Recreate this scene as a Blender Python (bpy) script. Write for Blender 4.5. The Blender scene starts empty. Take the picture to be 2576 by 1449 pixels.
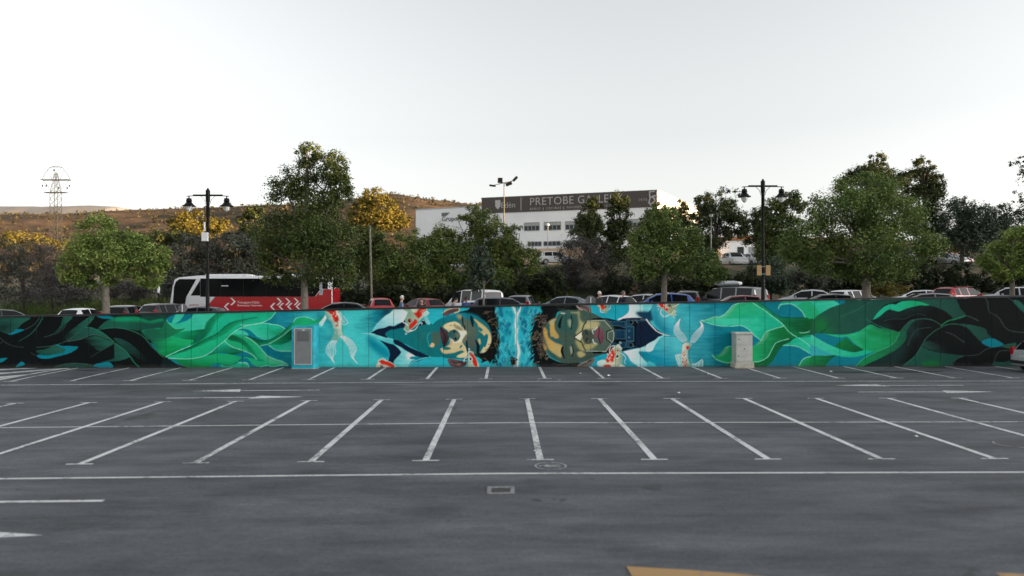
import bpy, bmesh, math, random
import numpy as np
from mathutils import Vector, Matrix, noise as mnoise

S = bpy.context.scene
COL = S.collection
R = math.radians

# ------------------------------------------------------------------ camera, world, sun, exposure
CAM_H = 3.6                                   # eye height in metres
YAW, PITCH = math.atan(20 / 1860.4), math.atan(12.5 / 1860.4)
cam_d = bpy.data.cameras.new('camera'); cam_d.lens = 26; cam_d.sensor_width = 36
cam_d.clip_start = 0.1; cam_d.clip_end = 8000
cam_d.dof.use_dof = True; cam_d.dof.focus_distance = 35.8; cam_d.dof.aperture_fstop = 0.55
cam = bpy.data.objects.new('camera', cam_d); COL.objects.link(cam)
cam.location = (0, 0, CAM_H); cam.rotation_euler = (math.pi / 2 + PITCH, 0, -YAW)
S.camera = cam

SUN_EL, SUN_P = R(5.0), R(14.0)               # low evening sun from the right, slightly in front of the wall
sun_dir = Vector((math.cos(SUN_EL) * math.cos(SUN_P), -math.cos(SUN_EL) * math.sin(SUN_P), math.sin(SUN_EL)))
world = bpy.data.worlds.new('World'); S.world = world; world.use_nodes = True
wn, wl = world.node_tree.nodes, world.node_tree.links
wn.clear()
w_sky = wn.new('ShaderNodeTexSky'); w_sky.sky_type = 'NISHITA'; w_sky.sun_disc = False
w_sky.sun_elevation = SUN_EL
w_sky.sun_rotation = math.atan2(sun_dir.x, sun_dir.y)
w_sky.altitude = 200; w_sky.air_density = 1.0; w_sky.dust_density = 3.0; w_sky.ozone_density = 1.0
w_hs = wn.new('ShaderNodeHueSaturation'); w_hs.inputs['Saturation'].default_value = 0.14
w_bg = wn.new('ShaderNodeBackground'); w_bg.inputs['Strength'].default_value = 0.15
w_out = wn.new('ShaderNodeOutputWorld')
wl.new(w_sky.outputs[0], w_hs.inputs['Color']); wl.new(w_hs.outputs[0], w_bg.inputs['Color'])
wl.new(w_bg.outputs[0], w_out.inputs['Surface'])
sun_l = bpy.data.lights.new('sun', 'SUN'); sun_l.energy = 5.0; sun_l.angle = R(0.5); sun_l.color = (1.0, 0.62, 0.28)
sun = bpy.data.objects.new('sun', sun_l); COL.objects.link(sun)
sun.rotation_euler = sun_dir.to_track_quat('Z', 'Y').to_euler()
vs = S.view_settings; vs.view_transform = 'Standard'; vs.look = 'None'; vs.exposure = 1.95; vs.gamma = 1.0
vs.use_curve_mapping = False
S.render.engine = 'CYCLES'
S.cycles.use_denoising = True
S.cycles.max_bounces = 6; S.cycles.diffuse_bounces = 3; S.cycles.transparent_max_bounces = 8
S.cycles.sample_clamp_indirect = 6.0

# ------------------------------------------------------------------ measuring helpers
_fw = Vector((math.sin(YAW) * math.cos(PITCH), math.cos(YAW) * math.cos(PITCH), math.sin(PITCH)))
_rt = Vector((math.cos(YAW), -math.sin(YAW), 0)); _up = _rt.cross(_fw)

def ray(u, v):
    return _fw + _rt * ((u - 1288) / 1860.4) + _up * ((724.5 - v) / 1860.4)

def at(u, v, Y):
    d = ray(u, v); t = Y / d.y
    return Vector((d.x * t, Y, CAM_H + d.z * t))

def gz(X, Y):
    """height of the lower car park: it falls a little to the left"""
    if X >= 0: return 0.0
    s = min(1, max(0, (Y - 26) / 10)); s = s * s * (3 - 2 * s)
    return -0.0078 * min(-X, 40) * (1 - 0.82 * s)

def on_ground(u, v):
    d = ray(u, v); z = 0.0
    for _ in range(6):
        t = (z - CAM_H) / d.z
        z = gz(d.x * t, d.y * t)
    return (d.x * t, d.y * t)

def upz(X, Y):
    """height of the upper car park behind the wall"""
    return 1.72 + 0.021 * max(-70, min(90, X)) + 0.012 * (Y - 44)

def sm(a, b, x):
    t = min(1.0, max(0.0, (x - a) / (b - a))); return t * t * (3 - 2 * t)

# ------------------------------------------------------------------ material helpers
def lin(c):
    return tuple((x / 255 / 12.92) if x / 255 <= 0.04045 else ((x / 255 + 0.055) / 1.055) ** 2.4 for x in c)

MATS = {}
def mat(name, color, rough=0.6, metal=0.0, coat=0.0, var=0.12, scale=8.0, bump=0.0, bscale=60.0, spec=0.5, emit=None, estr=0.0):
    """principled material whose colour is broken up by procedural noise"""
    if name in MATS: return MATS[name]
    m = bpy.data.materials.new(name); m.use_nodes = True
    n, l = m.node_tree.nodes, m.node_tree.links
    b = n['Principled BSDF']
    b.inputs['Roughness'].default_value = rough; b.inputs['Metallic'].default_value = metal
    b.inputs['Coat Weight'].default_value = coat; b.inputs['Specular IOR Level'].default_value = spec
    if var > 0:
        tc = n.new('ShaderNodeTexCoord'); nz = n.new('ShaderNodeTexNoise')
        nz.inputs['Scale'].default_value = scale; nz.inputs['Detail'].default_value = 5
        mp = n.new('ShaderNodeMapRange'); mp.inputs['From Min'].default_value = 0.3; mp.inputs['From Max'].default_value = 0.7
        mp.inputs['To Min'].default_value = 1 - var; mp.inputs['To Max'].default_value = 1 + var
        mx = n.new('ShaderNodeMix'); mx.data_type = 'RGBA'; mx.blend_type = 'MULTIPLY'; mx.inputs[0].default_value = 1
        mx.inputs[6].default_value = (*color, 1)
        l.new(tc.outputs['Object'], nz.inputs['Vector']); l.new(nz.outputs['Fac'], mp.inputs['Value'])
        l.new(mp.outputs[0], mx.inputs[7]); l.new(mx.outputs[2], b.inputs['Base Color'])
    else:
        b.inputs['Base Color'].default_value = (*color, 1)
    if bump > 0:
        tc2 = n.new('ShaderNodeTexCoord'); nb = n.new('ShaderNodeTexNoise'); nb.inputs['Scale'].default_value = bscale
        bp = n.new('ShaderNodeBump'); bp.inputs['Strength'].default_value = bump; bp.inputs['Distance'].default_value = 0.02
        l.new(tc2.outputs['Object'], nb.inputs['Vector']); l.new(nb.outputs['Fac'], bp.inputs['Height'])
        l.new(bp.outputs[0], b.inputs['Normal'])
    if emit:
        b.inputs['Emission Color'].default_value = (*emit, 1); b.inputs['Emission Strength'].default_value = estr
    MATS[name] = m
    return m

def leaf_mat(name, c1, c2, c3, trans=0.2):
    """foliage: each leaf takes its own tone"""
    if name in MATS: return MATS[name]
    m = bpy.data.materials.new(name); m.use_nodes = True
    n, l = m.node_tree.nodes, m.node_tree.links
    b = n['Principled BSDF']; out = n['Material Output']
    g = n.new('ShaderNodeNewGeometry'); cr = n.new('ShaderNodeValToRGB')
    cr.color_ramp.elements[0].color = (*c1, 1); cr.color_ramp.elements[1].color = (*c3, 1)
    e = cr.color_ramp.elements.new(0.5); e.color = (*c2, 1)
    tc = n.new('ShaderNodeTexCoord'); nz = n.new('ShaderNodeTexNoise'); nz.inputs['Scale'].default_value = 0.8; nz.inputs['Detail'].default_value = 3
    ad = n.new('ShaderNodeMath'); ad.operation = 'MULTIPLY_ADD'; ad.inputs[1].default_value = 0.34
    mp = n.new('ShaderNodeMapRange'); mp.inputs['From Min'].default_value = 0.35; mp.inputs['From Max'].default_value = 0.65
    mp.inputs['To Min'].default_value = 0.0; mp.inputs['To Max'].default_value = 0.66
    l.new(tc.outputs['Object'], nz.inputs['Vector']); l.new(nz.outputs['Fac'], mp.inputs['Value'])
    l.new(g.outputs['Random Per Island'], ad.inputs[0]); l.new(mp.outputs[0], ad.inputs[2])
    l.new(ad.outputs[0], cr.inputs['Fac']); l.new(cr.outputs[0], b.inputs['Base Color'])
    b.inputs['Roughness'].default_value = 0.62; b.inputs['Specular IOR Level'].default_value = 0.25
    tr = n.new('ShaderNodeBsdfTranslucent'); ms = n.new('ShaderNodeMixShader'); ms.inputs[0].default_value = trans
    l.new(cr.outputs[0], tr.inputs['Color']); l.new(b.outputs[0], ms.inputs[1]); l.new(tr.outputs[0], ms.inputs[2])
    l.new(ms.outputs[0], out.inputs['Surface'])
    MATS[name] = m
    return m

def glass_mat(name='dark_glass', color=(0.012, 0.014, 0.016), rough=0.06):
    return mat(name, color, rough=rough, var=0.05, spec=0.2)

# ------------------------------------------------------------------ mesh helpers
def link(name, mesh, material=None, parent=None, smooth=False, loc=None, rot=None):
    o = bpy.data.objects.new(name, mesh); COL.objects.link(o)
    if material is not None:
        if not mesh.materials: mesh.materials.append(material)
    if parent is not None: o.parent = parent
    if smooth:
        mesh.polygons.foreach_set('use_smooth', [True] * len(mesh.polygons))
    if loc is not None: o.location = loc
    if rot is not None: o.rotation_euler = rot
    return o

def pydata(name, verts, faces):
    me = bpy.data.meshes.new(name); me.from_pydata([tuple(v) for v in verts], [], faces); me.update(); return me

class MB:
    """collects boxes, tubes and sheets into one mesh"""
    def __init__(s): s.v = []; s.f = []
    def add(s, verts, faces):
        k = len(s.v); s.v += [tuple(v) for v in verts]; s.f += [tuple(i + k for i in f) for f in faces]; return s
    def box(s, x0, x1, y0, y1, z0, z1):
        return s.add([(x0, y0, z0), (x1, y0, z0), (x1, y1, z0), (x0, y1, z0), (x0, y0, z1), (x1, y0, z1), (x1, y1, z1), (x0, y1, z1)],
                     [(0, 3, 2, 1), (4, 5, 6, 7), (0, 1, 5, 4), (1, 2, 6, 5), (2, 3, 7, 6), (3, 0, 4, 7)])
    def prism(s, pts, a, b, axis='z'):
        """polygon extruded from a to b along an axis"""
        n = len(pts)
        def P(p, h):
            return (p[0], p[1], h) if axis == 'z' else ((p[0], h, p[1]) if axis == 'y' else (h, p[0], p[1]))
        vs_ = [P(p, a) for p in pts] + [P(p, b) for p in pts]
        fs = [tuple(range(n - 1, -1, -1)), tuple(range(n, 2 * n))] + [(i, (i + 1) % n, n + (i + 1) % n, n + i) for i in range(n)]
        return s.add(vs_, fs)
    def tube(s, p, q, r0, r1=None, n=8, cap=True):
        r1 = r0 if r1 is None else r1
        p, q = Vector(p), Vector(q); d = (q - p).normalized()
        a = d.orthogonal().normalized(); b = d.cross(a)
        vs_ = []
        for c, r in ((p, r0), (q, r1)):
            for i in range(n):
                t = 2 * math.pi * i / n; vs_.append(c + a * math.cos(t) * r + b * math.sin(t) * r)
        fs = [(i, (i + 1) % n, n + (i + 1) % n, n + i) for i in range(n)]
        if cap: fs += [tuple(range(n - 1, -1, -1)), tuple(range(n, 2 * n))]
        return s.add(vs_, fs)
    def path(s, pts, radii, n=8):
        pts = [Vector(p) for p in pts]; rings = []
        k0 = len(s.v); ref = None
        for i, p in enumerate(pts):
            d = (pts[min(i + 1, len(pts) - 1)] - pts[max(i - 1, 0)]).normalized()
            if ref is None: ref = d.orthogonal().normalized()
            ref = (ref - d * ref.dot(d)).normalized(); b = d.cross(ref)
            for j in range(n):
                t = 2 * math.pi * j / n
                s.v.append(tuple(p + ref * math.cos(t) * radii[i] + b * math.sin(t) * radii[i]))
        for i in range(len(pts) - 1):
            for j in range(n):
                s.f.append((k0 + i * n + j, k0 + i * n + (j + 1) % n, k0 + (i + 1) * n + (j + 1) % n, k0 + (i + 1) * n + j))
        s.f.append(tuple(k0 + j for j in range(n - 1, -1, -1)))
        e = k0 + (len(pts) - 1) * n; s.f.append(tuple(e + j for j in range(n)))
        return s
    def lathe(s, prof, c=(0, 0, 0), n=16):
        k0 = len(s.v); m = len(prof)
        for r, z in prof:
            for j in range(n):
                t = 2 * math.pi * j / n; s.v.append((c[0] + r * math.cos(t), c[1] + r * math.sin(t), c[2] + z))
        for i in range(m - 1):
            for j in range(n):
                s.f.append((k0 + i * n + j, k0 + i * n + (j + 1) % n, k0 + (i + 1) * n + (j + 1) % n, k0 + (i + 1) * n + j))
        s.f.append(tuple(k0 + j for j in range(n - 1, -1, -1))); e = k0 + (m - 1) * n; s.f.append(tuple(e + j for j in range(n)))
        return s
    def mesh(s, name, bevel=0.0, seg=2):
        me = pydata(name, s.v, s.f)
        if bevel > 0:
            bm = bmesh.new(); bm.from_mesh(me)
            bmesh.ops.bevel(bm, geom=list(bm.edges), offset=bevel, segments=seg, affect='EDGES', profile=0.5)
            bm.to_mesh(me); bm.free()
        return me
    def build(s, name, material, parent=None, bevel=0.0, seg=2, smooth=False, **kw):
        me = s.mesh(name, bevel, seg)
        if smooth:
            o = link(name, me, material, parent, True, **kw)
            me.set_sharp_from_angle(angle=R(40)); return o
        return link(name, me, material, parent, **kw)

def empty(name, loc=(0, 0, 0), rz=0.0):
    o = bpy.data.objects.new(name, None); COL.objects.link(o); o.location = loc; o.rotation_euler = (0, 0, rz)
    o.empty_display_size = 0.2; return o

def tag(o, label, cat, group=None):
    o['label'] = label; o['category'] = cat
    if group: o['group'] = group
    return o

def structure(o): o['kind'] = 'structure'; return o
def stuff(o): o['kind'] = 'stuff'; return o

def text_mesh(s, size, extrude=0.0, align='CENTER', spacing=1.0, offset=0.0):
    cu = bpy.data.curves.new('lettering', 'FONT'); cu.body = s; cu.size = size; cu.extrude = extrude
    cu.align_x = align; cu.align_y = 'CENTER'; cu.space_character = spacing; cu.offset = offset; cu.resolution_u = 3
    o = bpy.data.objects.new('lettering', cu); COL.objects.link(o)
    dg = bpy.context.evaluated_depsgraph_get(); dg.update()
    me = bpy.data.meshes.new_from_object(o.evaluated_get(dg))
    bpy.data.objects.remove(o); bpy.data.curves.remove(cu)
    return me

def spline(pts, closed=True, k=6):
    """Catmull-Rom through the points"""
    P = np.array(pts, float); n = len(P); out = []
    m = n if closed else n - 1
    for i in range(m):
        p0, p1, p2, p3 = (P[(i - 1) % n], P[i], P[(i + 1) % n], P[(i + 2) % n]) if closed else (P[max(i - 1, 0)], P[i], P[i + 1], P[min(i + 2, n - 1)])
        for j in range(k):
            t = j / k
            out.append(0.5 * (2 * p1 + (p2 - p0) * t + (2 * p0 - 5 * p1 + 4 * p2 - p3) * t * t + (3 * p1 - p0 - 3 * p2 + p3) * t ** 3))
    if not closed: out.append(P[-1])
    return np.array(out)
# ------------------------------------------------------------------ ground, markings, terrain
def fbm(x, y, s, o=4):
    return mnoise.fractal(Vector((x * s, y * s, 3.7)), 1.0, 2.0, o)

def grid_mesh(name, xs, ys, zf):
    nx, ny = len(xs), len(ys)
    vs_ = [(x, y, zf(x, y)) for y in ys for x in xs]
    fs = [(j * nx + i, j * nx + i + 1, (j + 1) * nx + i + 1, (j + 1) * nx + i) for j in range(ny - 1) for i in range(nx - 1)]
    return pydata(name, vs_, fs)

def asphalt(name, base, light):
    m = bpy.data.materials.new(name); m.use_nodes = True
    n, l = m.node_tree.nodes, m.node_tree.links; b = n['Principled BSDF']
    tc = n.new('ShaderNodeTexCoord')
    def nz(scale, detail, sx=1, sy=1, rough=0.55):
        mpn = n.new('ShaderNodeMapping'); mpn.inputs['Scale'].default_value = (sx, sy, 1)
        t = n.new('ShaderNodeTexNoise'); t.inputs['Scale'].default_value = scale; t.inputs['Detail'].default_value = detail
        t.inputs['Roughness'].default_value = rough
        l.new(tc.outputs['Object'], mpn.inputs['Vector']); l.new(mpn.outputs[0], t.inputs['Vector']); return t
    def mr(src, a, c, lo, hi):
        q = n.new('ShaderNodeMapRange'); q.inputs['From Min'].default_value = a; q.inputs['From Max'].default_value = c
        q.inputs['To Min'].default_value = lo; q.inputs['To Max'].default_value = hi; l.new(src, q.inputs['Value']); return q
    def mul(a, c):
        q = n.new('ShaderNodeMix'); q.data_type = 'RGBA'; q.blend_type = 'MULTIPLY'; q.inputs[0].default_value = 1
        l.new(a, q.inputs[6]); l.new(c, q.inputs[7]); return q.outputs[2]
    big = nz(0.16, 4, 0.55, 1.0); mid = nz(0.9, 6, 0.4, 1.2, 0.65); fine = nz(16, 4, rough=0.8); speck = nz(75, 2)
    cr = n.new('ShaderNodeMix'); cr.data_type = 'RGBA'; cr.inputs[6].default_value = (*base, 1); cr.inputs[7].default_value = (*light, 1)
    l.new(mr(big.outputs['Fac'], 0.35, 0.65, 0, 1).outputs[0], cr.inputs[0])
    c = mul(cr.outputs[2], mr(mid.outputs['Fac'], 0.30, 0.70, 0.60, 1.40).outputs[0])
    c = mul(c, mr(fine.outputs['Fac'], 0.3, 0.7, 0.72, 1.28).outputs[0])
    c = mul(c, mr(speck.outputs['Fac'], 0.3, 0.7, 0.8, 1.2).outputs[0])
    stain = nz(0.55, 3, 0.7, 1.0)                       # scattered dark oil spots
    c = mul(c, mr(stain.outputs['Fac'], 0.58, 0.72, 1.0, 0.66).outputs[0])
    streak = nz(0.5, 5, 0.22, 2.4, 0.7)                 # long scuffs along the lanes
    c = mul(c, mr(streak.outputs['Fac'], 0.32, 0.68, 0.78, 1.22).outputs[0])
    rub = nz(7.0, 4, 0.35, 1.6, 0.8)
    c = mul(c, mr(rub.outputs['Fac'], 0.3, 0.7, 0.82, 1.18).outputs[0])
    drop = nz(2.6, 2)
    c = mul(c, mr(drop.outputs['Fac'], 0.72, 0.78, 1.0, 0.6).outputs[0])
    l.new(c, b.inputs['Base Color'])
    b.inputs['Roughness'].default_value = 0.82; b.inputs['Specular IOR Level'].default_value = 0.35
    bp = n.new('ShaderNodeBump'); bp.inputs['Strength'].default_value = 0.35; bp.inputs['Distance'].default_value = 0.01
    l.new(fine.outputs['Fac'], bp.inputs['Height']); l.new(bp.outputs[0], b.inputs['Normal'])
    return m

WALL_Y = 36.0
M_ASPH = asphalt('worn_asphalt', (0.063, 0.069, 0.079), (0.098, 0.106, 0.119))
xs = [-150, -100, -70, -55] + [x for x in range(-45, 46)] + [55, 70, 100, 150]
ys = [-120, -80, -50, -30, -15] + [y * 1.0 for y in range(-5, 37)] + [36.3]
lot = structure(link('car_park_ground', grid_mesh('car_park_ground', xs, ys, gz), M_ASPH))

def worn_paint(name, c, wear):
    m = bpy.data.materials.new(name); m.use_nodes = True
    n, l = m.node_tree.nodes, m.node_tree.links; b = n['Principled BSDF']; b.inputs['Roughness'].default_value = .75
    tc = n.new('ShaderNodeTexCoord'); mixes = (*c, 1)
    a = n.new('ShaderNodeTexNoise'); a.inputs['Scale'].default_value = 9; a.inputs['Detail'].default_value = 8; a.inputs['Roughness'].default_value = .75
    a2 = n.new('ShaderNodeTexNoise'); a2.inputs['Scale'].default_value = .8; a2.inputs['Detail'].default_value = 3
    ad = n.new('ShaderNodeMath'); ad.operation = 'MULTIPLY_ADD'; ad.inputs[1].default_value = .6
    mr_ = n.new('ShaderNodeMapRange'); mr_.inputs['From Min'].default_value = wear; mr_.inputs['From Max'].default_value = wear + .16
    mx = n.new('ShaderNodeMix'); mx.data_type = 'RGBA'; mx.inputs[6].default_value = mixes; mx.inputs[7].default_value = (.12, .125, .13, 1)
    l.new(tc.outputs['Object'], a.inputs['Vector']); l.new(tc.outputs['Object'], a2.inputs['Vector'])
    l.new(a2.outputs['Fac'], ad.inputs[0]); l.new(a.outputs['Fac'], ad.inputs[2]); l.new(ad.outputs[0], mr_.inputs['Value'])
    l.new(mr_.outputs[0], mx.inputs[0]); l.new(mx.outputs[2], b.inputs['Base Color']); return m
M_PAINT = worn_paint('worn_white_paint', (0.60, 0.61, 0.62), .80)
M_FAINT = worn_paint('faded_white_paint', (0.36, 0.365, 0.37), .72)
M_TAN = worn_paint('tan_road_paint', (0.36, 0.22, 0.09), .80)
M_STAIN = mat('oil_stain_asphalt', (0.024, 0.026, 0.029), rough=0.6, var=0.3, scale=7.0)
M_SCUFF = mat('scuffed_asphalt', (0.10, 0.104, 0.11), rough=0.8, var=0.4, scale=5.0)

def sheet(mb, pts, lift=0.005):
    """a thin flat polygon lying on the lower car park (pts in x, y), cut every metre or so"""
    bm = bmesh.new(); vs_ = [bm.verts.new((p[0], p[1], 0)) for p in pts]
    bm.faces.new(vs_)
    for ax in (0, 1):
        lo, hi = min(p[ax] for p in pts), max(p[ax] for p in pts)
        k = math.ceil(lo + 0.01)
        while k < hi - 0.01:
            no = (1, 0, 0) if ax == 0 else (0, 1, 0)
            bmesh.ops.bisect_plane(bm, geom=list(bm.verts) + list(bm.edges) + list(bm.faces), plane_co=(k, 0, 0) if ax == 0 else (0, k, 0), plane_no=no)
            k += 1
    bm.normal_update()
    for f in bm.faces:
        if f.normal.z < 0: f.normal_flip()
    bm.verts.index_update()
    k0 = len(mb.v)
    mb.v += [(v.co.x, v.co.y, gz(v.co.x, v.co.y) + lift) for v in bm.verts]
    mb.f += [tuple(k0 + v.index for v in f.verts) for f in bm.faces]
    bm.free()

def rect(x0, x1, y0, y1): return [(x0, y0), (x1, y0), (x1, y1), (x0, y1)]

def marking(name, polys, m, lift=0.005):
    mb = MB()
    for p in polys: sheet(mb, p, lift)
    return mb.build(name, m, lot)

rng = random.Random(5)
Y_N, Y_F, Y_W = 15.92, 25.20, 31.05
for k in range(-9, 10):                                     # double row of bays, each line with a bar at both ends
    x = 0.78 + 2.467 * k
    marking('bay_line', [rect(x - .075, x + .075, Y_N + .08, Y_F - .08), rect(x - .29, x + .29, Y_N, Y_N + .08), rect(x - .29, x + .29, Y_F - .08, Y_F)], M_PAINT, 0.009)
for k in range(-10, 12):                                    # row of bays against the wall
    x = 1.72 + 2.478 * k
    if x < -22.5: continue
    marking('bay_line', [rect(x - .065, x + .065, Y_W + .08, WALL_Y - .06), rect(x - .29, x + .29, Y_W, Y_W + .08)], M_PAINT, 0.009)
for yy, w in ((14.76, .10), (20.52, .085), (30.02, .10)):
    marking('lane_line', [rect(-44, 44, yy - w / 2, yy + w / 2)], M_PAINT, 0.005)

def arrow(x_tail, x_tip, y, hl=1.85, hw=0.62):
    s = 1 if x_tip > x_tail else -1
    xb = x_tip - s * hl
    marking('arrow_marking', [rect(min(x_tail, xb), max(x_tail, xb), y - .06, y + .06),
                              [(xb + s * .12, y + hw * .62), (x_tip, y), (xb - s * .10, y - hw * .5)]], M_PAINT)
arrow(-6.93, -11.75, 27.9); arrow(-11.85, -6.95, 26.1)
arrow(17.9, 12.9, 28.65); arrow(12.86, 17.88, 26.75)
arrow(-7.03, -11.9, 13.10, hw=.6); arrow(-11.9, -6.94, 11.25, hw=.6)

def c1(x, y): return (x * 0.27174, 1150 + y * 0.27166)
for pts in ([(-300, 1132), (480, 1098), (560, 1102), (-300, 1156)], [(-300, 1192), (980, 1102), (1020, 1108), (-300, 1218)],
            [(-300, 1250), (480, 1187), (330, 1206), (-300, 1290)], [(-300, 1312), (860, 1118), (905, 1118), (-300, 1330)]):
    marking('hatch_stripe', [[on_ground(*(c / 1.5652 for c in c1(*p))) for p in pts]], M_PAINT)

def ring_polys(cx, cy, r, w, a0, a1, n=14):
    out = []
    for i in range(n):
        t0, t1 = (a0 + (a1 - a0) * i / n, a0 + (a1 - a0) * (i + 1) / n)
        out.append([(cx + r * math.cos(t0), cy + r * math.sin(t0)), (cx + (r + w) * math.cos(t0), cy + (r + w) * math.sin(t0)),
                    (cx + (r + w) * math.cos(t1), cy + (r + w) * math.sin(t1)), (cx + r * math.cos(t1), cy + r * math.sin(t1))])
    return out
px_, py_ = 0.97, 15.38
man = [[(-.24, .03), (-.19, .03), (-.17, 0), (-.19, -.03), (-.24, -.03), (-.26, 0)],
       [(-.15, .05), (-.02, .045), (.20, .10), (.22, .06), (.04, 0), (.22, -.08), (.20, -.11), (-.02, -.035), (-.15, -.02)],
       [(-.14, .04), (-.06, .11), (.0, .09), (-.05, .06), (-.10, .03)], [(-.14, -.03), (-.03, -.13), (.02, -.12), (-.08, -.03)]]
marking('walking_figure_symbol', ring_polys(px_, py_, .30, .035, 1.75, 4.55) + ring_polys(px_, py_, .30, .035, 4.85, 7.75)
        + [[(px_ + a, py_ + b) for a, b in p] for p in man], M_FAINT, 0.009)
marking('walking_figure_symbol', ring_polys(12.1, 17.5, .36, .05, 2.2, 4.9) + ring_polys(12.1, 17.5, .33, .05, 5.3, 6.6), M_FAINT, 0.009)
marking('walking_figure_symbol', ring_polys(1.72, 30.55, .30, .04, 2.6, 4.4) + ring_polys(2.0, 30.55, .30, .04, -.9, .9), M_FAINT, 0.009)
# tan arrow at the bottom edge of the picture
tp = [on_ground(u / 1.5652, v / 1.5652) for u, v in ((2466, 2233), (2688, 2246), (2990, 2269), (3060, 2284), (2700, 2330), (2520, 2330))]
marking('arrow_marking', [tp, rect(tp[0][0] - 3.2, tp[0][0] + .2, 9.22, 9.36)], M_TAN, 0.013)
tp2 = [on_ground(u / 1.5652, v / 1.5652) for u, v in ((3920, 2256), (4100, 2264), (4130, 2310), (3990, 2310))]
marking('arrow_marking', [tp2], M_TAN)

def blob(cx, cy, rx, ry, n=18, seed=0, ragged=0.25):
    rr = random.Random(seed); ph = [rr.uniform(0, 6.28) for _ in range(4)]
    out = []
    for i in range(n):
        t = 2 * math.pi * i / n
        k = 1 + ragged * (math.sin(2 * t + ph[0]) * .4 + math.sin(3 * t + ph[1]) * .35 + math.sin(5 * t + ph[2]) * .25)
        out.append((cx + rx * k * math.cos(t), cy + ry * k * math.sin(t)))
    return out
def stain_at(u, v, ru, rv, m=None, seed=0):
    x, y = on_ground(u, v); x1, _ = on_ground(u + ru, v); _, y1 = on_ground(u, v - rv)
    marking('oil_stain' if m is None else 'scuff_mark', [blob(x, y, x1 - x, y1 - y, seed=seed, ragged=.45)], m or M_STAIN, 0.0035)
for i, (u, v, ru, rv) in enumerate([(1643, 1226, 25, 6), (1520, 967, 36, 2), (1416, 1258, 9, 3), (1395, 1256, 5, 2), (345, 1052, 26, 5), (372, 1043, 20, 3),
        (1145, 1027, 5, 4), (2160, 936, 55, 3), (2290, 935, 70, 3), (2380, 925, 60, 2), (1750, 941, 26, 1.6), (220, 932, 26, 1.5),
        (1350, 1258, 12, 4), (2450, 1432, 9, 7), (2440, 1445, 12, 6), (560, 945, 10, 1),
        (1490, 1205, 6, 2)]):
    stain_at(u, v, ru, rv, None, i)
def crack(pts, w):
    P = [on_ground(*p) for p in pts]; polys = []
    for (x0, y0), (x1, y1) in zip(P[:-1], P[1:]):
        polys.append([(x0 - w, y0), (x0 + w, y0), (x1 + w, y1), (x1 - w, y1)])
    marking('asphalt_crack', polys, M_STAIN, 0.0035)
crack([(50, 1000), (130, 985), (230, 972), (330, 961)], .03)
crack([(240, 1078), (300, 1060), (370, 1043), (410, 1030)], .035)
crack([(-10, 1018), (120, 1018.5), (240, 1018)], .25)
M_FOOT_SHADE = mat('shade_dark_grit', (0.036, 0.036, 0.036), rough=0.9, var=0.5, scale=4.0)  # gritty strip, darkened to paint contact shade along the wall foot
marking('grit_contact_shade', [[(x, WALL_Y - .05 - .05 * (1 + math.sin(x * 3.1) * .6 + math.sin(x * 7.7) * .4)) for x in np.arange(-30, 30.1, .5)][::-1] + [(-30, WALL_Y + .1), (30, WALL_Y + .1)][::1]], M_FOOT_SHADE, 0.0035)

# ------------------------------------------------------------------ terrain behind the wall
def tz(X, Y):
    z0 = upz(X, min(Y, 58))
    right = sm(-14, 4, X)
    zr = z0 + (6.6 - z0) * sm(59, 76, Y) + (10.3 - 6.6) * sm(100, 113, Y) + 0.03 * max(0, Y - 150)
    zl = z0 + 3.0 * sm(59, 84, Y) + 0.035 * max(0, Y - 80)
    return zl * (1 - right) + zr * right + (fbm(X, Y, .12) * .35 * sm(59, 66, Y))

M_ROAD = asphalt('upper_asphalt', (0.045, 0.047, 0.05), (0.06, 0.062, 0.066))
structure(link('upper_car_park', grid_mesh('upper_car_park', list(range(-120, 161, 4)), [36.12] + list(range(38, 58, 4)) + [58], upz), M_ROAD))

def earth_mat():
    m = bpy.data.materials.new('bank_earth_and_grass'); m.use_nodes = True
    n, l = m.node_tree.nodes, m.node_tree.links; b = n['Principled BSDF']; b.inputs['Roughness'].default_value = 0.95
    tc = n.new('ShaderNodeTexCoord'); nz = n.new('ShaderNodeTexNoise'); nz.inputs['Scale'].default_value = 0.25; nz.inputs['Detail'].default_value = 8
    cr = n.new('ShaderNodeValToRGB'); e = cr.color_ramp.elements
    e[0].position = .35; e[0].color = (0.035, 0.05, 0.018, 1); e[1].position = .68; e[1].color = (0.16, 0.11, 0.065, 1)
    k = e.new(.5); k.color = (0.055, 0.06, 0.028, 1)
    l.new(tc.outputs['Object'], nz.inputs['Vector']); l.new(nz.outputs['Fac'], cr.inputs[0]); l.new(cr.outputs[0], b.inputs['Base Color'])
    return m
M_EARTH = earth_mat()
structure(link('bank_terrain', grid_mesh('bank_terrain', list(range(-260, 261, 4)), [58, 60, 62, 64, 66, 68, 70, 72, 74, 76, 80, 84, 90, 96, 100, 102, 104, 106, 108, 110, 112, 114, 120, 130, 145, 160, 180, 200, 230, 262], lambda x, y: upz(x, 58) if y == 58 else tz(x, y)), M_EARTH, smooth=True))
structure(link('earth_bank', grid_mesh('earth_bank', [2 + 1.5 * k for k in range(26)], [99.5 + .9 * k for k in range(16)], lambda x, y: tz(x, y) + .25 * sm(99.5, 101, y) * sm(113, 111.5, y) + fbm(x, y, .5) * .12 - .02), mat('tan_earth', (0.34, 0.24, 0.15), rough=.95, var=.35, scale=.8), smooth=True))

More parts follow.
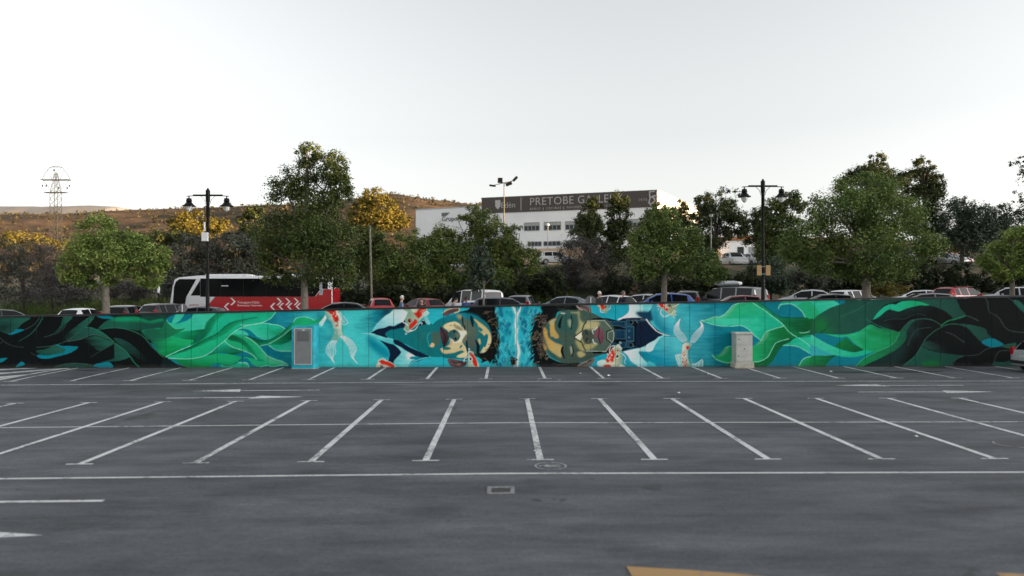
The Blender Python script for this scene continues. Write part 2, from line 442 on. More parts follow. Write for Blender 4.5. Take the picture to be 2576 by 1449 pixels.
def hill_mat(name, a, b_, c):
    m = bpy.data.materials.new(name); m.use_nodes = True
    n, l = m.node_tree.nodes, m.node_tree.links; b = n['Principled BSDF']; b.inputs['Roughness'].default_value = 1.0
    b.inputs['Specular IOR Level'].default_value = 0.1
    tc = n.new('ShaderNodeTexCoord'); nz = n.new('ShaderNodeTexNoise'); nz.inputs['Scale'].default_value = 0.018; nz.inputs['Detail'].default_value = 10
    nz.inputs['Roughness'].default_value = .7
    cr = n.new('ShaderNodeValToRGB'); e = cr.color_ramp.elements
    e[0].position = .38; e[0].color = (*a, 1); e[1].position = .62; e[1].color = (*c, 1); k = e.new(.5); k.color = (*b_, 1)
    l.new(tc.outputs['Object'], nz.inputs['Vector']); l.new(nz.outputs['Fac'], cr.inputs[0]); l.new(cr.outputs[0], b.inputs['Base Color'])
    return m
M_HILL = hill_mat('dry_hillside', (0.030, 0.032, 0.022), (0.080, 0.056, 0.038), (0.15, 0.098, 0.060))
RX = [-1400, -631, -459, -339, -270, -201, -122, -81, -25, 57, 186, 573, 1400]
RZ = [78, 88, 89, 94, 97, 100, 111, 106, 99, 86, 68, 58, 50]
def hz(X, Y):
    r = float(np.interp(X * 800 / max(Y, 300), RX, RZ))
    s = sm(230, 830, Y) * .75 + .25 * sm(500, 830, Y)
    base = 3 + 5.6 * sm(262, 300, Y)
    z = base + (r - base) * s
    if Y > 800: z -= (Y - 800) * .06
    return z + (fbm(X, Y, .006, 5) * 3.5 + fbm(X, Y, .03, 4) * 1.8) * sm(270, 420, Y)
structure(link('hill', grid_mesh('hill', [x * 14.0 for x in range(-75, 66)], [262, 275, 290, 305] + [320 + 20 * k for k in range(35)], hz), M_HILL, smooth=True))
def mz(X, Y):
    a = 310 * math.exp(-((X + 1635) / 130) ** 2) + 300 * math.exp(-((X + 1360) / 110) ** 2) + 285 * math.exp(-((X + 1480) / 420) ** 2) * .95
    return min(a, 290) * sm(1700, 2500, Y) + fbm(X, Y, .004, 5) * 10
structure(link('mountain', grid_mesh('mountain', [-2600 + 40 * k for k in range(50)], [1700 + 50 * k for k in range(24)], mz), hill_mat('pale_rock', (0.17, 0.18, 0.20), (0.20, 0.21, 0.22), (0.24, 0.22, 0.20)), smooth=True))
def rz(X, Y):  # ridge added out of view at right, crest set to shade the car park
    return -1.5 + (12.3 + 300 * math.tan(SUN_EL) + 1.5) * math.exp(-((X - 300) / 62) ** 2) + fbm(X, Y, .03, 4) * 1.0 * math.exp(-((X - 300) / 80) ** 2)
structure(link('unseen_shade_ridge', grid_mesh('unseen_shade_ridge', [170 + 10 * k for k in range(28)], [-320 + 14 * k for k in range(56)], rz), M_HILL, smooth=True))
structure(link('valley_ground', grid_mesh('valley_ground', [-6000, -2000, 0, 2000, 6000], [-4000, -1000, 1500, 6000], lambda x, y: -2.0), M_EARTH))
# ------------------------------------------------------------------ the painted wall
PX = 1.5652                                                   # photograph pixels per measuring unit
def wall_xz(px, py):
    p = at(px / PX, py / PX, WALL_Y); return (p.x, p.z)
VIEW = {1: (0, 1150, .27174, .27166), 2: (650, 1150, .27174, .27166), 3: (1300, 1150, .27174, .27166), 4: (1950, 1150, .27174, .27166),
        5: (2550, 1150, .27174, .27166), 6: (3200, 1120, .32298, .3231)}
RES = 0.0125
CX0, CX1, CZ0, CZ1 = -33.0, 33.0, -0.3, 4.0
NW, NH = int((CX1 - CX0) / RES), int((CZ1 - CZ0) / RES)
CANV = np.zeros((NH, NW, 3), np.float32)
nrng = np.random.default_rng(11)

def smooth_noise(h, w, sy, sx, seed):
    r = np.random.default_rng(seed)
    g = r.random((int(h / sy) + 3, int(w / sx) + 3)).astype(np.float32)
    y = np.arange(h) / sy; x = np.arange(w) / sx
    y0, x0 = y.astype(int), x.astype(int); fy, fx = (y - y0)[:, None], (x - x0)[None, :]
    fy = fy * fy * (3 - 2 * fy); fx = fx * fx * (3 - 2 * fx)
    return (g[y0][:, x0] * (1 - fy) * (1 - fx) + g[y0 + 1][:, x0] * fy * (1 - fx) + g[y0][:, x0 + 1] * (1 - fy) * fx + g[y0 + 1][:, x0 + 1] * fy * fx)

def conv(view, pts):
    x0, y0, sx, sy = VIEW[view]
    out = []
    for x, y in pts:
        X, Z = wall_xz(x0 + x * sx, y0 + y * sy); out.append(((X - CX0) / RES, (Z - CZ0) / RES))
    return np.array(out)

def C3(c): return np.array(lin(c), np.float32)

def blur(m, r):
    if r < 1: return m
    r = int(r)
    for _ in range(2):
        for ax in (0, 1):
            p = np.pad(m, [(r, r) if a == ax else (0, 0) for a in (0, 1)], mode='edge')
            c = np.cumsum(p, axis=ax, dtype=np.float64)
            n = m.shape[ax]
            z = np.zeros_like(np.take(c, [0], axis=ax)); c = np.concatenate([z, c], axis=ax)
            m = ((np.take(c, range(2 * r + 1, 2 * r + 1 + n), axis=ax) - np.take(c, range(0, n), axis=ax)) / (2 * r + 1)).astype(np.float32)
    return m

def region(P, pad):
    x0, y0 = np.floor(P.min(0)).astype(int) - pad; x1, y1 = np.ceil(P.max(0)).astype(int) + pad
    return max(x0, 0), max(y0, 0), min(x1, NW), min(y1, NH)

def mask_poly(P, pad):
    x0, y0, x1, y1 = region(P, pad)
    if x1 <= x0 or y1 <= y0: return None
    m = np.zeros((y1 - y0, x1 - x0), np.float32)
    Q = np.roll(P, -1, axis=0); xc = np.arange(x0, x1) + .5
    for r in range(y1 - y0):
        y = y0 + r + .5
        a = (P[:, 1] <= y) != (Q[:, 1] <= y)
        if not a.any(): continue
        p, q = P[a], Q[a]
        xs_ = np.sort(p[:, 0] + (y - p[:, 1]) * (q[:, 0] - p[:, 0]) / (q[:, 1] - p[:, 1]))
        m[r] = (np.searchsorted(xs_, xc) % 2)
    return m, x0, y0, x1, y1

def lay(m, x0, y0, x1, y1, col):
    d = CANV[y0:y1, x0:x1]; d += (col - d) * m[..., None]

def F(view, pts, c, c2=None, g=None, feather=0, k=5, straight=False, a=1.0, gam=1.0):
    """fill a traced shape; c to c2 along g = (from, to) in the same units"""
    P = conv(view, pts)
    if not straight: P = spline(P, True, k)
    f = int(feather * VIEW[view][2] * 1.0)
    r = mask_poly(P, f * 2 + 2)
    if r is None: return
    m, x0, y0, x1, y1 = r
    if f: m = blur(m, f)
    col = C3(c)
    if c2 is not None:
        if g is None: g = (pts[0], pts[len(pts) // 2])
        A, B = conv(view, g)
        yy, xx = np.mgrid[y0:y1, x0:x1]
        d = B - A; t = ((xx - A[0]) * d[0] + (yy - A[1]) * d[1]) / (d @ d)
        t = t + (smooth_noise(y1 - y0, x1 - x0, 5, 40, len(pts) + x0) - .5) * .35        # brushed transition
        t = np.clip(t, 0, 1)[..., None] ** gam
        col = C3(c) * (1 - t) + C3(c2) * t
    lay(m * a, x0, y0, x1, y1, col)

def L(view, pts, w, c, w2=None, k=8, feather=0, a=1.0):
    """paint a line; w to w2 are its widths"""
    P = spline(conv(view, pts), False, k); s = VIEW[view][2] / 1.0
    w0 = max(w * s * .5, .8); w1 = w0 if w2 is None else max(w2 * s * .5, .5)
    pad = int(max(w0, w1)) + 3
    x0, y0, x1, y1 = region(P, pad)
    if x1 <= x0 or y1 <= y0: return
    m = np.zeros((y1 - y0, x1 - x0), np.float32); n = len(P)
    for i in range(n - 1):
        p, q = P[i], P[i + 1]; w_ = w0 + (w1 - w0) * i / n
        a0, b0 = int(max(min(p[0], q[0]) - w_ - 2, x0)), int(min(max(p[0], q[0]) + w_ + 3, x1))
        a1, b1 = int(max(min(p[1], q[1]) - w_ - 2, y0)), int(min(max(p[1], q[1]) + w_ + 3, y1))
        if b0 <= a0 or b1 <= a1: continue
        yy, xx = np.mgrid[a1:b1, a0:b0]; d = q - p; l2 = max(d @ d, 1e-6)
        t = np.clip(((xx + .5 - p[0]) * d[0] + (yy + .5 - p[1]) * d[1]) / l2, 0, 1)
        dist = np.hypot(xx + .5 - p[0] - t * d[0], yy + .5 - p[1] - t * d[1])
        s_ = m[a1 - y0:b1 - y0, a0 - x0:b0 - x0]
        np.maximum(s_, np.clip(w_ + .5 - dist, 0, 1), out=s_)
    if feather: m = blur(m, int(feather * s))
    lay(m * a, x0, y0, x1, y1, C3(c))

def E(view, x, y, rx, ry, c, feather=0, a=1.0, rot=0):
    cs, sn = math.cos(rot), math.sin(rot)
    F(view, [(x + rx * math.cos(t) * cs - ry * math.sin(t) * sn, y + rx * math.cos(t) * sn + ry * math.sin(t) * cs) for t in np.arange(0, 6.28, .45)], c, feather=feather, a=a, k=2)

BLK, TEAL, TEAL2 = (10, 16, 18), (34, 92, 82), (24, 68, 62)
MINT, MINT2, GRN, DGRN, LEDGE = (26, 184, 150), (62, 204, 176), (14, 148, 104), (6, 98, 64), (140, 235, 210)
BLUE, CYAN, PCYAN, WHT, NAVY = (2, 124, 146), (70, 204, 212), (150, 226, 236), (236, 248, 252), (8, 30, 58)
CREAM, OLIVE, MAUVE, RED, GOLD = (226, 210, 170), (96, 110, 98), (84, 58, 66), (214, 48, 34), (208, 164, 88)

def paint_mural():
    CANV[:] = C3(BLK)
    # base water between the leaves
    F(1, [(2400, 0), (20000, 0), (20000, 1500), (2400, 1500)], BLUE, straight=True)
    F(2, [(1500, 100), (4200, 100), (4200, 1300), (1500, 1300)], BLUE, CYAN, ((1700, 600), (2500, 650)), straight=True)
    F(3, [(100, 100), (2800, 100), (2800, 1300), (100, 1300)], CYAN, (40, 182, 205), ((300, 600), (1500, 600)), straight=True)
    F(4, [(-100, 100), (2700, 100), (2700, 1300), (-100, 1300)], (44, 182, 206), (30, 168, 194), ((0, 600), (1700, 600)), straight=True)
    F(5, [(0, 0), (1400, 0), (1400, 1300), (0, 1300)], (84, 204, 220), BLUE, ((150, 600), (1000, 560)), straight=True)
    F(5, [(1380, 0), (2900, 0), (2900, 1300), (1380, 1300)], BLUE, straight=True)
    F(6, [(480, 0), (2700, 0), (6000, 0), (6000, 1200), (900, 1200)], BLK, straight=True)
    for i in range(40):                                        # cloudy water right and left of the faces
        x = nrng.uniform(150, 1050); y = nrng.uniform(150, 1080)
        E(5, x, y, nrng.uniform(25, 90), nrng.uniform(50, 160), (70, 195, 214) if nrng.random() < .5 else (0, 134, 170), feather=60, a=.4)
    for i in range(14):
        E(2, nrng.uniform(1650, 2500), nrng.uniform(300, 1080), nrng.uniform(25, 60), nrng.uniform(60, 150), (60, 190, 210) if nrng.random() < .5 else (0, 134, 170), feather=60, a=.35)
    left_leaves(); green_left(); koi_left(); portrait_left(); water_middle(); portrait_right(); koi_right(); green_right(); right_leaves()
    # brush grain over everything
    gn = smooth_noise(NH, NW, 3, 14, 5) * .5 + smooth_noise(NH, NW, 30, 24, 6) * .5
    CANV[:] = CANV * (0.86 + .28 * gn)[..., None]
    sp = nrng.random((NH, NW)).astype(np.float32)
    CANV[:] = CANV * (0.93 + .14 * sp)[..., None]
    # grime creeping up from the ground
    zz = np.linspace(CZ0, CZ1, NH)[:, None]; dirt = np.clip(1 - zz / (.10 + .16 * smooth_noise(NH, NW, 400, 20, 8)), 0, 1) * .45
    CANV[:] = CANV * (1 - dirt[..., None]) + C3((60, 62, 62)) * dirt[..., None]

def left_leaves():
    v = 1
    F(v, [(-900, 300), (-500, 370), (-420, 520), (-560, 640), (-900, 700)], TEAL, BLK)
    L(v, [(-900, 800), (-500, 760), (-200, 860)], 10, TEAL)
    F(v, [(0, 370), (430, 368), (330, 450), (250, 530), (150, 610), (50, 590), (-60, 520)], TEAL, TEAL2, ((300, 380), (60, 580)))
    F(v, [(0, 480), (120, 470), (200, 440), (180, 480), (60, 560), (0, 560)], BLK, feather=30, a=.7)
    F(v, [(235, 540), (350, 548), (300, 575), (190, 615), (150, 620), (115, 608), (190, 580)], BLUE)
    F(v, [(920, 360), (1050, 360), (960, 460), (800, 600), (640, 655), (790, 580), (880, 480)], TEAL, BLK, ((1000, 400), (700, 660)))
    L(v, [(575, 372), (480, 480), (360, 545)], 9, (58, 72, 72)); L(v, [(620, 365), (540, 500), (430, 620), (270, 715)], 14, TEAL, 6)
    F(v, [(1290, 360), (1370, 355), (1280, 470), (1130, 590), (1000, 690), (850, 755), (700, 790), (520, 800), (800, 720), (980, 590)], TEAL, BLK, ((1250, 520), (900, 560)))
    L(v, [(1370, 355), (1280, 470), (1130, 590), (1000, 690), (850, 755), (700, 790), (520, 803)], 8, (60, 92, 84))
    L(v, [(960, 480), (870, 570), (770, 615), (640, 655)], 7, (60, 80, 76)); L(v, [(0, 665), (90, 740), (200, 785), (340, 805)], 8, (60, 66, 66))
    L(v, [(0, 750), (40, 715)], 7, (60, 66, 66)); L(v, [(445, 880), (490, 910), (540, 930)], 7, (60, 66, 66))
    F(v, [(1405, 345), (1560, 343), (1660, 375), (1560, 393), (1450, 375)], BLUE)
    F(v, [(1440, 530), (1480, 470), (1560, 410), (1700, 370), (1900, 360), (2030, 375), (2150, 420), (2210, 415), (2330, 385), (2420, 430), (2530, 530), (2590, 545), (2500, 560), (2340, 525), (2200, 525), (2050, 560), (1900, 545), (1700, 520)], (26, 92, 76), (22, 78, 66), ((1900, 420), (2000, 560)))
    F(v, [(1600, 405), (1700, 370), (1900, 360), (2030, 375), (2150, 420), (2210, 415), (2330, 385), (2380, 410), (2300, 425), (2180, 445), (2050, 425), (1900, 425), (1750, 430)], GRN, feather=16)
    F(v, [(2050, 560), (2200, 530), (2340, 525), (2600, 560), (2450, 650), (2350, 690), (2200, 680), (2150, 690), (2090, 630)], GRN, (18, 92, 72), ((2300, 530), (2260, 680)))
    F(v, [(2180, 690), (2350, 690), (2480, 645), (2620, 590), (2620, 840), (2480, 860), (2400, 855), (2290, 800)], (20, 100, 76), (10, 150, 84), ((2220, 720), (2480, 740)))
    F(v, [(2270, 860), (2400, 860), (2620, 840), (2620, 980), (2500, 965), (2400, 940)], (14, 140, 84))
    L(v, [(2400, 940), (2480, 900), (2620, 840)], 9, LEDGE)
    F(v, [(1390, 545), (1560, 525), (1700, 520), (1850, 545), (2000, 600), (2100, 670), (2180, 770), (2260, 850), (2350, 930), (2600, 1060), (2600, 1110), (1900, 1110), (1600, 760)], BLK)
    L(v, [(1400, 545), (1560, 525), (1700, 520), (1850, 545), (2000, 600), (2100, 670), (2180, 770), (2260, 850), (2350, 930), (2500, 1010), (2600, 1060)], 9, (52, 120, 100))
    F(v, [(1240, 510), (1350, 530), (1500, 600), (1640, 715), (1500, 650), (1400, 630), (1290, 635), (1150, 690), (990, 715), (1080, 640), (1170, 560)], TEAL, TEAL2, ((1400, 560), (1100, 690)))
    L(v, [(980, 715), (1150, 690), (1290, 635), (1400, 625), (1560, 680)], 8, (70, 96, 88))
    F(v, [(1210, 700), (1290, 655), (1400, 640), (1540, 690), (1650, 740), (1560, 800), (1430, 850), (1330, 780)], TEAL, BLK, ((1500, 700), (1300, 830)))
    F(v, [(1660, 740), (1800, 850), (1880, 925), (1820, 970), (1700, 1000), (1560, 1010), (1440, 1020), (1560, 990), (1650, 950)], TEAL, TEAL2, ((1800, 900), (1500, 1010)))
    L(v, [(1640, 745), (1560, 800), (1430, 870), (1310, 950)], 7, (50, 70, 68))
    F(v, [(1640, 670), (1750, 680), (1900, 760), (2050, 900), (2160, 1000), (2280, 1070), (2150, 1030), (2000, 960), (1850, 870), (1740, 770)], (30, 74, 70), BLK, ((1780, 690), (2100, 1000)))
    L(v, [(1240, 510), (1350, 530), (1500, 605), (1660, 740), (1790, 830), (1880, 930), (1950, 1030), (2020, 1090)], 10, (40, 128, 98))
    F(v, [(800, 765), (840, 760), (900, 785), (1010, 785), (1130, 795), (1090, 840), (1000, 890), (850, 930), (700, 965), (600, 965), (530, 930), (570, 910), (700, 915), (800, 900), (870, 860), (950, 845), (900, 810)], BLUE)
    F(v, [(520, 850), (650, 830), (800, 775), (900, 810), (950, 845), (850, 895), (700, 910), (560, 890)], TEAL2, TEAL, ((540, 860), (850, 820)))
    F(v, [(0, 970), (90, 955), (100, 968), (20, 1020), (-30, 1022)], BLUE); F(v, [(225, 1090), (305, 1012), (360, 1050), (300, 1075)], BLUE)
    F(v, [(790, 1095), (900, 1055), (1040, 1035), (1200, 1040), (1330, 1060), (1400, 1095)], TEAL2); L(v, [(790, 1095), (900, 1055), (1040, 1035), (1200, 1040), (1330, 1060)], 8, (66, 90, 84))
    F(v, [(1350, 1065), (1450, 1030), (1590, 1022), (1630, 1098), (1420, 1095)], BLUE); F(v, [(2180, 735), (2280, 800), (2380, 850), (2290, 855), (2240, 820)], BLUE)
    F(v, [(2040, 325), (2420, 320), (2430, 380), (2330, 385), (2150, 400)], TEAL2)

def green_left():
    v = 2
    F(1, [(2380, 290), (2600, 290), (2410, 415), (2380, 420)], TEAL2, straight=True)
    F(v, [(30, 440), (100, 450), (160, 460), (300, 400), (390, 300), (790, 290), (640, 450), (560, 540), (480, 640), (380, 745), (200, 820), (80, 780), (40, 640)], MINT, MINT2, ((200, 800), (450, 330)))
    F(v, [(10, 400), (100, 340), (170, 310), (100, 440), (40, 440)], BLUE); F(v, [(150, 455), (230, 400), (270, 300), (395, 300), (380, 370), (300, 420), (200, 455)], BLUE)
    F(v, [(100, 440), (165, 310), (275, 310), (225, 400), (150, 455)], MINT2)
    F(v, [(110, 635), (230, 580), (380, 560), (560, 545), (480, 650), (410, 720), (400, 695), (300, 690), (200, 670)], GRN, DGRN, ((300, 570), (420, 710)))
    F(v, [(-200, 692), (-40, 690), (100, 650), (250, 690), (380, 690), (410, 720), (370, 760), (200, 820), (0, 862), (-100, 855)], (20, 98, 76), (24, 176, 112), ((-180, 720), (120, 730)))
    F(v, [(-20, 800), (100, 760), (240, 780), (330, 770), (200, 825), (0, 862)], (10, 146, 84), feather=16, a=.8)
    F(v, [(-300, 560), (-180, 535), (-60, 530), (-10, 440), (20, 425), (60, 470), (150, 530), (290, 520), (230, 570), (100, 640), (-40, 692), (-190, 688), (-250, 640)], (26, 92, 76), (18, 134, 86), ((-200, 560), (250, 560)))
    L(v, [(20, 410), (80, 480), (160, 535), (290, 518)], 8, (90, 200, 160))
    body = [(10, 940), (150, 860), (380, 760), (500, 650), (570, 540), (620, 430), (780, 295), (1120, 285), (1480, 280), (1610, 280), (1560, 350), (1500, 400), (1400, 440), (1180, 490), (1060, 540), (960, 610), (870, 700), (750, 790), (600, 900), (450, 950), (300, 970), (50, 960)]
    F(v, body, MINT, (26, 180, 130), ((600, 500), (700, 850)))
    F(v, [(380, 755), (500, 650), (570, 540), (620, 430), (780, 295), (880, 295), (740, 420), (680, 530), (600, 640), (480, 730)], DGRN, GRN, ((560, 520), (700, 560)), feather=14)
    F(v, [(10, 940), (150, 870), (380, 780), (560, 690), (760, 590), (870, 490), (1000, 425), (1200, 385), (1330, 370), (1120, 430), (1000, 500), (880, 600), (760, 665), (600, 735), (400, 820), (150, 900)], DGRN, GRN, ((560, 680), (600, 740)), feather=8)
    F(v, [(1050, 540), (1200, 480), (1420, 450), (1560, 470), (1660, 490), (1740, 535), (1640, 620), (1550, 680), (1440, 695), (1330, 650), (1230, 560), (1150, 535)], MINT, MINT2, ((1500, 480), (1400, 680)))
    F(v, [(1300, 540), (1450, 520), (1600, 560), (1690, 580), (1600, 640), (1480, 560)], (26, 176, 130), feather=20)
    F(v, [(1040, 545), (1150, 535), (1240, 565), (1330, 650), (1430, 700), (1330, 690), (1200, 650), (1140, 640), (1210, 625), (1170, 575), (1100, 555)], BLUE)
    F(v, [(960, 615), (1030, 560), (1110, 555), (1170, 580), (1205, 630), (1100, 620)], MINT2)
    F(v, [(1130, 635), (1250, 655), (1380, 700), (1500, 695), (1620, 630), (1740, 540), (1860, 440), (1860, 520), (1700, 640), (1600, 700), (1490, 755), (1380, 780), (1270, 720)], DGRN, GRN, ((1400, 690), (1440, 770)))
    F(v, [(1850, 450), (1900, 380), (2000, 360), (2100, 380), (2160, 410), (2330, 330), (2300, 400), (2200, 450), (2100, 480), (1960, 520), (1870, 530), (1700, 640), (1600, 720), (1490, 755), (1640, 660)], (26, 170, 116), GRN, ((2000, 380), (1700, 640)))
    F(v, [(1490, 757), (1620, 690), (1750, 590), (1870, 520), (1870, 660), (1760, 730), (1640, 765)], DGRN, GRN, ((1800, 600), (1600, 750)))
    F(v, [(1490, 765), (1640, 768), (1760, 740), (1870, 690), (1900, 860), (1700, 860), (1600, 840), (1530, 800)], MINT, MINT2, ((1640, 770), (1700, 860)))
    F(v, [(120, 965), (300, 975), (480, 950), (620, 905), (750, 890), (900, 900), (1050, 930), (1110, 960), (1050, 1010), (940, 1065), (850, 1050), (760, 1035), (680, 1060), (640, 1120), (360, 1120), (220, 1040)], (24, 172, 118), (10, 128, 74), ((600, 920), (560, 1090)))
    F(v, [(590, 910), (740, 830), (750, 790), (860, 715), (960, 790), (1110, 850), (1100, 880), (980, 915), (860, 880), (760, 885), (650, 915)], MINT, DGRN, ((860, 730), (880, 900)))
    F(v, [(860, 715), (960, 615), (1120, 630), (1230, 680), (1330, 760), (1420, 860), (1490, 930), (1600, 980), (1700, 1010), (1780, 1065), (1680, 1060), (1570, 1085), (1470, 1065), (1380, 1090), (1280, 1060), (1220, 990), (1170, 960), (1110, 970), (1160, 940), (1330, 975), (1250, 900), (1120, 845), (960, 790)], (24, 176, 122), (34, 186, 136), ((1000, 700), (1500, 1050)))
    F(v, [(900, 680), (960, 620), (1080, 660), (1180, 730), (1270, 830), (1350, 950), (1440, 1000), (1340, 1000), (1250, 930), (1180, 820), (1080, 740)], DGRN, GRN, ((1000, 640), (1250, 900)), feather=8)
    F(v, [(1400, 880), (1490, 930), (1600, 980), (1700, 1010), (1780, 1065), (1600, 1040), (1480, 1000)], (90, 190, 150), feather=18, a=.7)
    F(v, [(-20, 950), (60, 970), (160, 1040), (360, 1110), (360, 1140), (-20, 1140)], (14, 34, 38))
    F(v, [(640, 1110), (690, 1055), (760, 1037), (800, 1045), (860, 1120)], BLUE)
    F(v, [(800, 1045), (900, 1075), (1000, 1050), (1060, 1020), (1100, 1025), (1180, 1030), (1215, 1095), (1000, 1120), (860, 1120)], MINT)
    for p in ([(50, 960), (300, 970), (480, 950), (620, 900), (760, 790), (870, 700), (960, 612), (1060, 540), (1180, 490), (1400, 445), (1500, 400), (1560, 350), (1605, 285)],
              [(1420, 450), (1560, 470), (1660, 490), (1740, 535)], [(1490, 757), (1600, 700), (1720, 620), (1850, 510)], [(1500, 775), (1600, 840), (1700, 860), (1890, 850)],
              [(860, 715), (960, 790), (1110, 845), (1250, 900), (1325, 975)], [(1120, 632), (1230, 680), (1330, 760), (1420, 860), (1490, 930), (1600, 980), (1700, 1010), (1780, 1065), (1680, 1060), (1570, 1085), (1470, 1065), (1380, 1090)],
              [(1850, 450), (1900, 382), (2000, 360), (2100, 380), (2160, 410)], [(1380, 780), (1490, 757)], [(10, 940), (200, 850), (380, 775)],
              [(1060, 1020), (1100, 1025), (1180, 1030), (1215, 1090)], [(1100, 475), (1200, 480), (1420, 450)], [(1640, 620), (1740, 535)]):
        L(v, p, 9, LEDGE)
    for p in ([(380, 755), (500, 650), (570, 540), (620, 430), (780, 295)], [(400, 800), (560, 700), (760, 600), (870, 500), (1000, 430), (1200, 390), (1330, 370)],
              [(1120, 965), (1160, 940), (1290, 955)], [(1130, 640), (1250, 655), (1380, 702), (1500, 697), (1620, 632), (1740, 542), (1850, 450)], [(760, 1035), (850, 1052), (940, 1066), (1050, 1010), (1110, 962)]):
        L(v, p, 7, (8, 70, 56))

def scales(v, cx, cy, w, h, n, c, seed):
    r = np.random.default_rng(seed)
    for i in range(n):
        E(v, cx + r.normal() * w, cy + r.normal() * h, r.uniform(5, 11), r.uniform(5, 11), c, a=.9)

def koi_left():
    v = 3
    F(v, [(-220, 330), (-100, 330), (60, 440), (60, 600), (10, 700), (-60, 700), (30, 580), (10, 460), (-120, 400)], (0, 104, 134), feather=40, a=.8)
    F(v, [(-70, 255), (105, 250), (150, 400), (165, 560), (185, 615), (140, 660), (90, 720), (10, 700), (40, 640), (52, 560), (20, 450), (-40, 380)], (228, 226, 214), (120, 180, 168), ((130, 420), (10, 480)))
    F(v, [(-60, 255), (60, 250), (90, 330), (122, 390), (100, 430), (60, 432), (40, 380), (0, 320)], RED, feather=4)
    scales(v, 110, 390, 18, 60, 22, (150, 40, 36), 3); scales(v, 70, 330, 30, 40, 10, (240, 220, 205), 4); scales(v, 100, 460, 10, 20, 6, RED, 5)
    F(v, [(-70, 330), (-60, 390), (-130, 500), (-165, 460), (-120, 400)], (150, 220, 222))
    for i in range(5): L(v, [(-70 + i * 4, 345 + i * 8), (-160 + i * 10, 455 + i * 9)], 6, WHT)
    F(v, [(130, 290), (250, 430), (240, 460), (170, 470), (150, 380)], (90, 196, 206))
    for q in ([(130, 290), (250, 430), (240, 460), (170, 470), (150, 380)], [(140, 320), (200, 440)], [(150, 340), (185, 460)]): L(v, q, 6, WHT)
    F(v, [(90, 700), (100, 760), (80, 840), (30, 920), (60, 1030), (-20, 960), (-62, 860), (-52, 760), (10, 700)], (110, 206, 216), a=.6)
    F(v, [(150, 620), (240, 630), (330, 720), (390, 820), (350, 900), (335, 960), (400, 1040), (300, 950), (280, 880), (250, 790), (170, 690)], (110, 200, 210), a=.6)
    for i in range(6):
        t = i / 5
        L(v, [(20 + 75 * t, 705), (-45 + 110 * t, 790), (-60 + 140 * t, 870), (0 + 40 * t, 950), (60, 1030)], 8, WHT, 4)
        L(v, [(150 + 20 * t, 650 - 20 * t), (220 + 40 * t, 730 - 60 * t), (270 + 70 * t, 800 - 60 * t), (290 + 90 * t, 880 - 50 * t), (310 + 30 * t, 950), (398, 1038)], 8, WHT, 4)

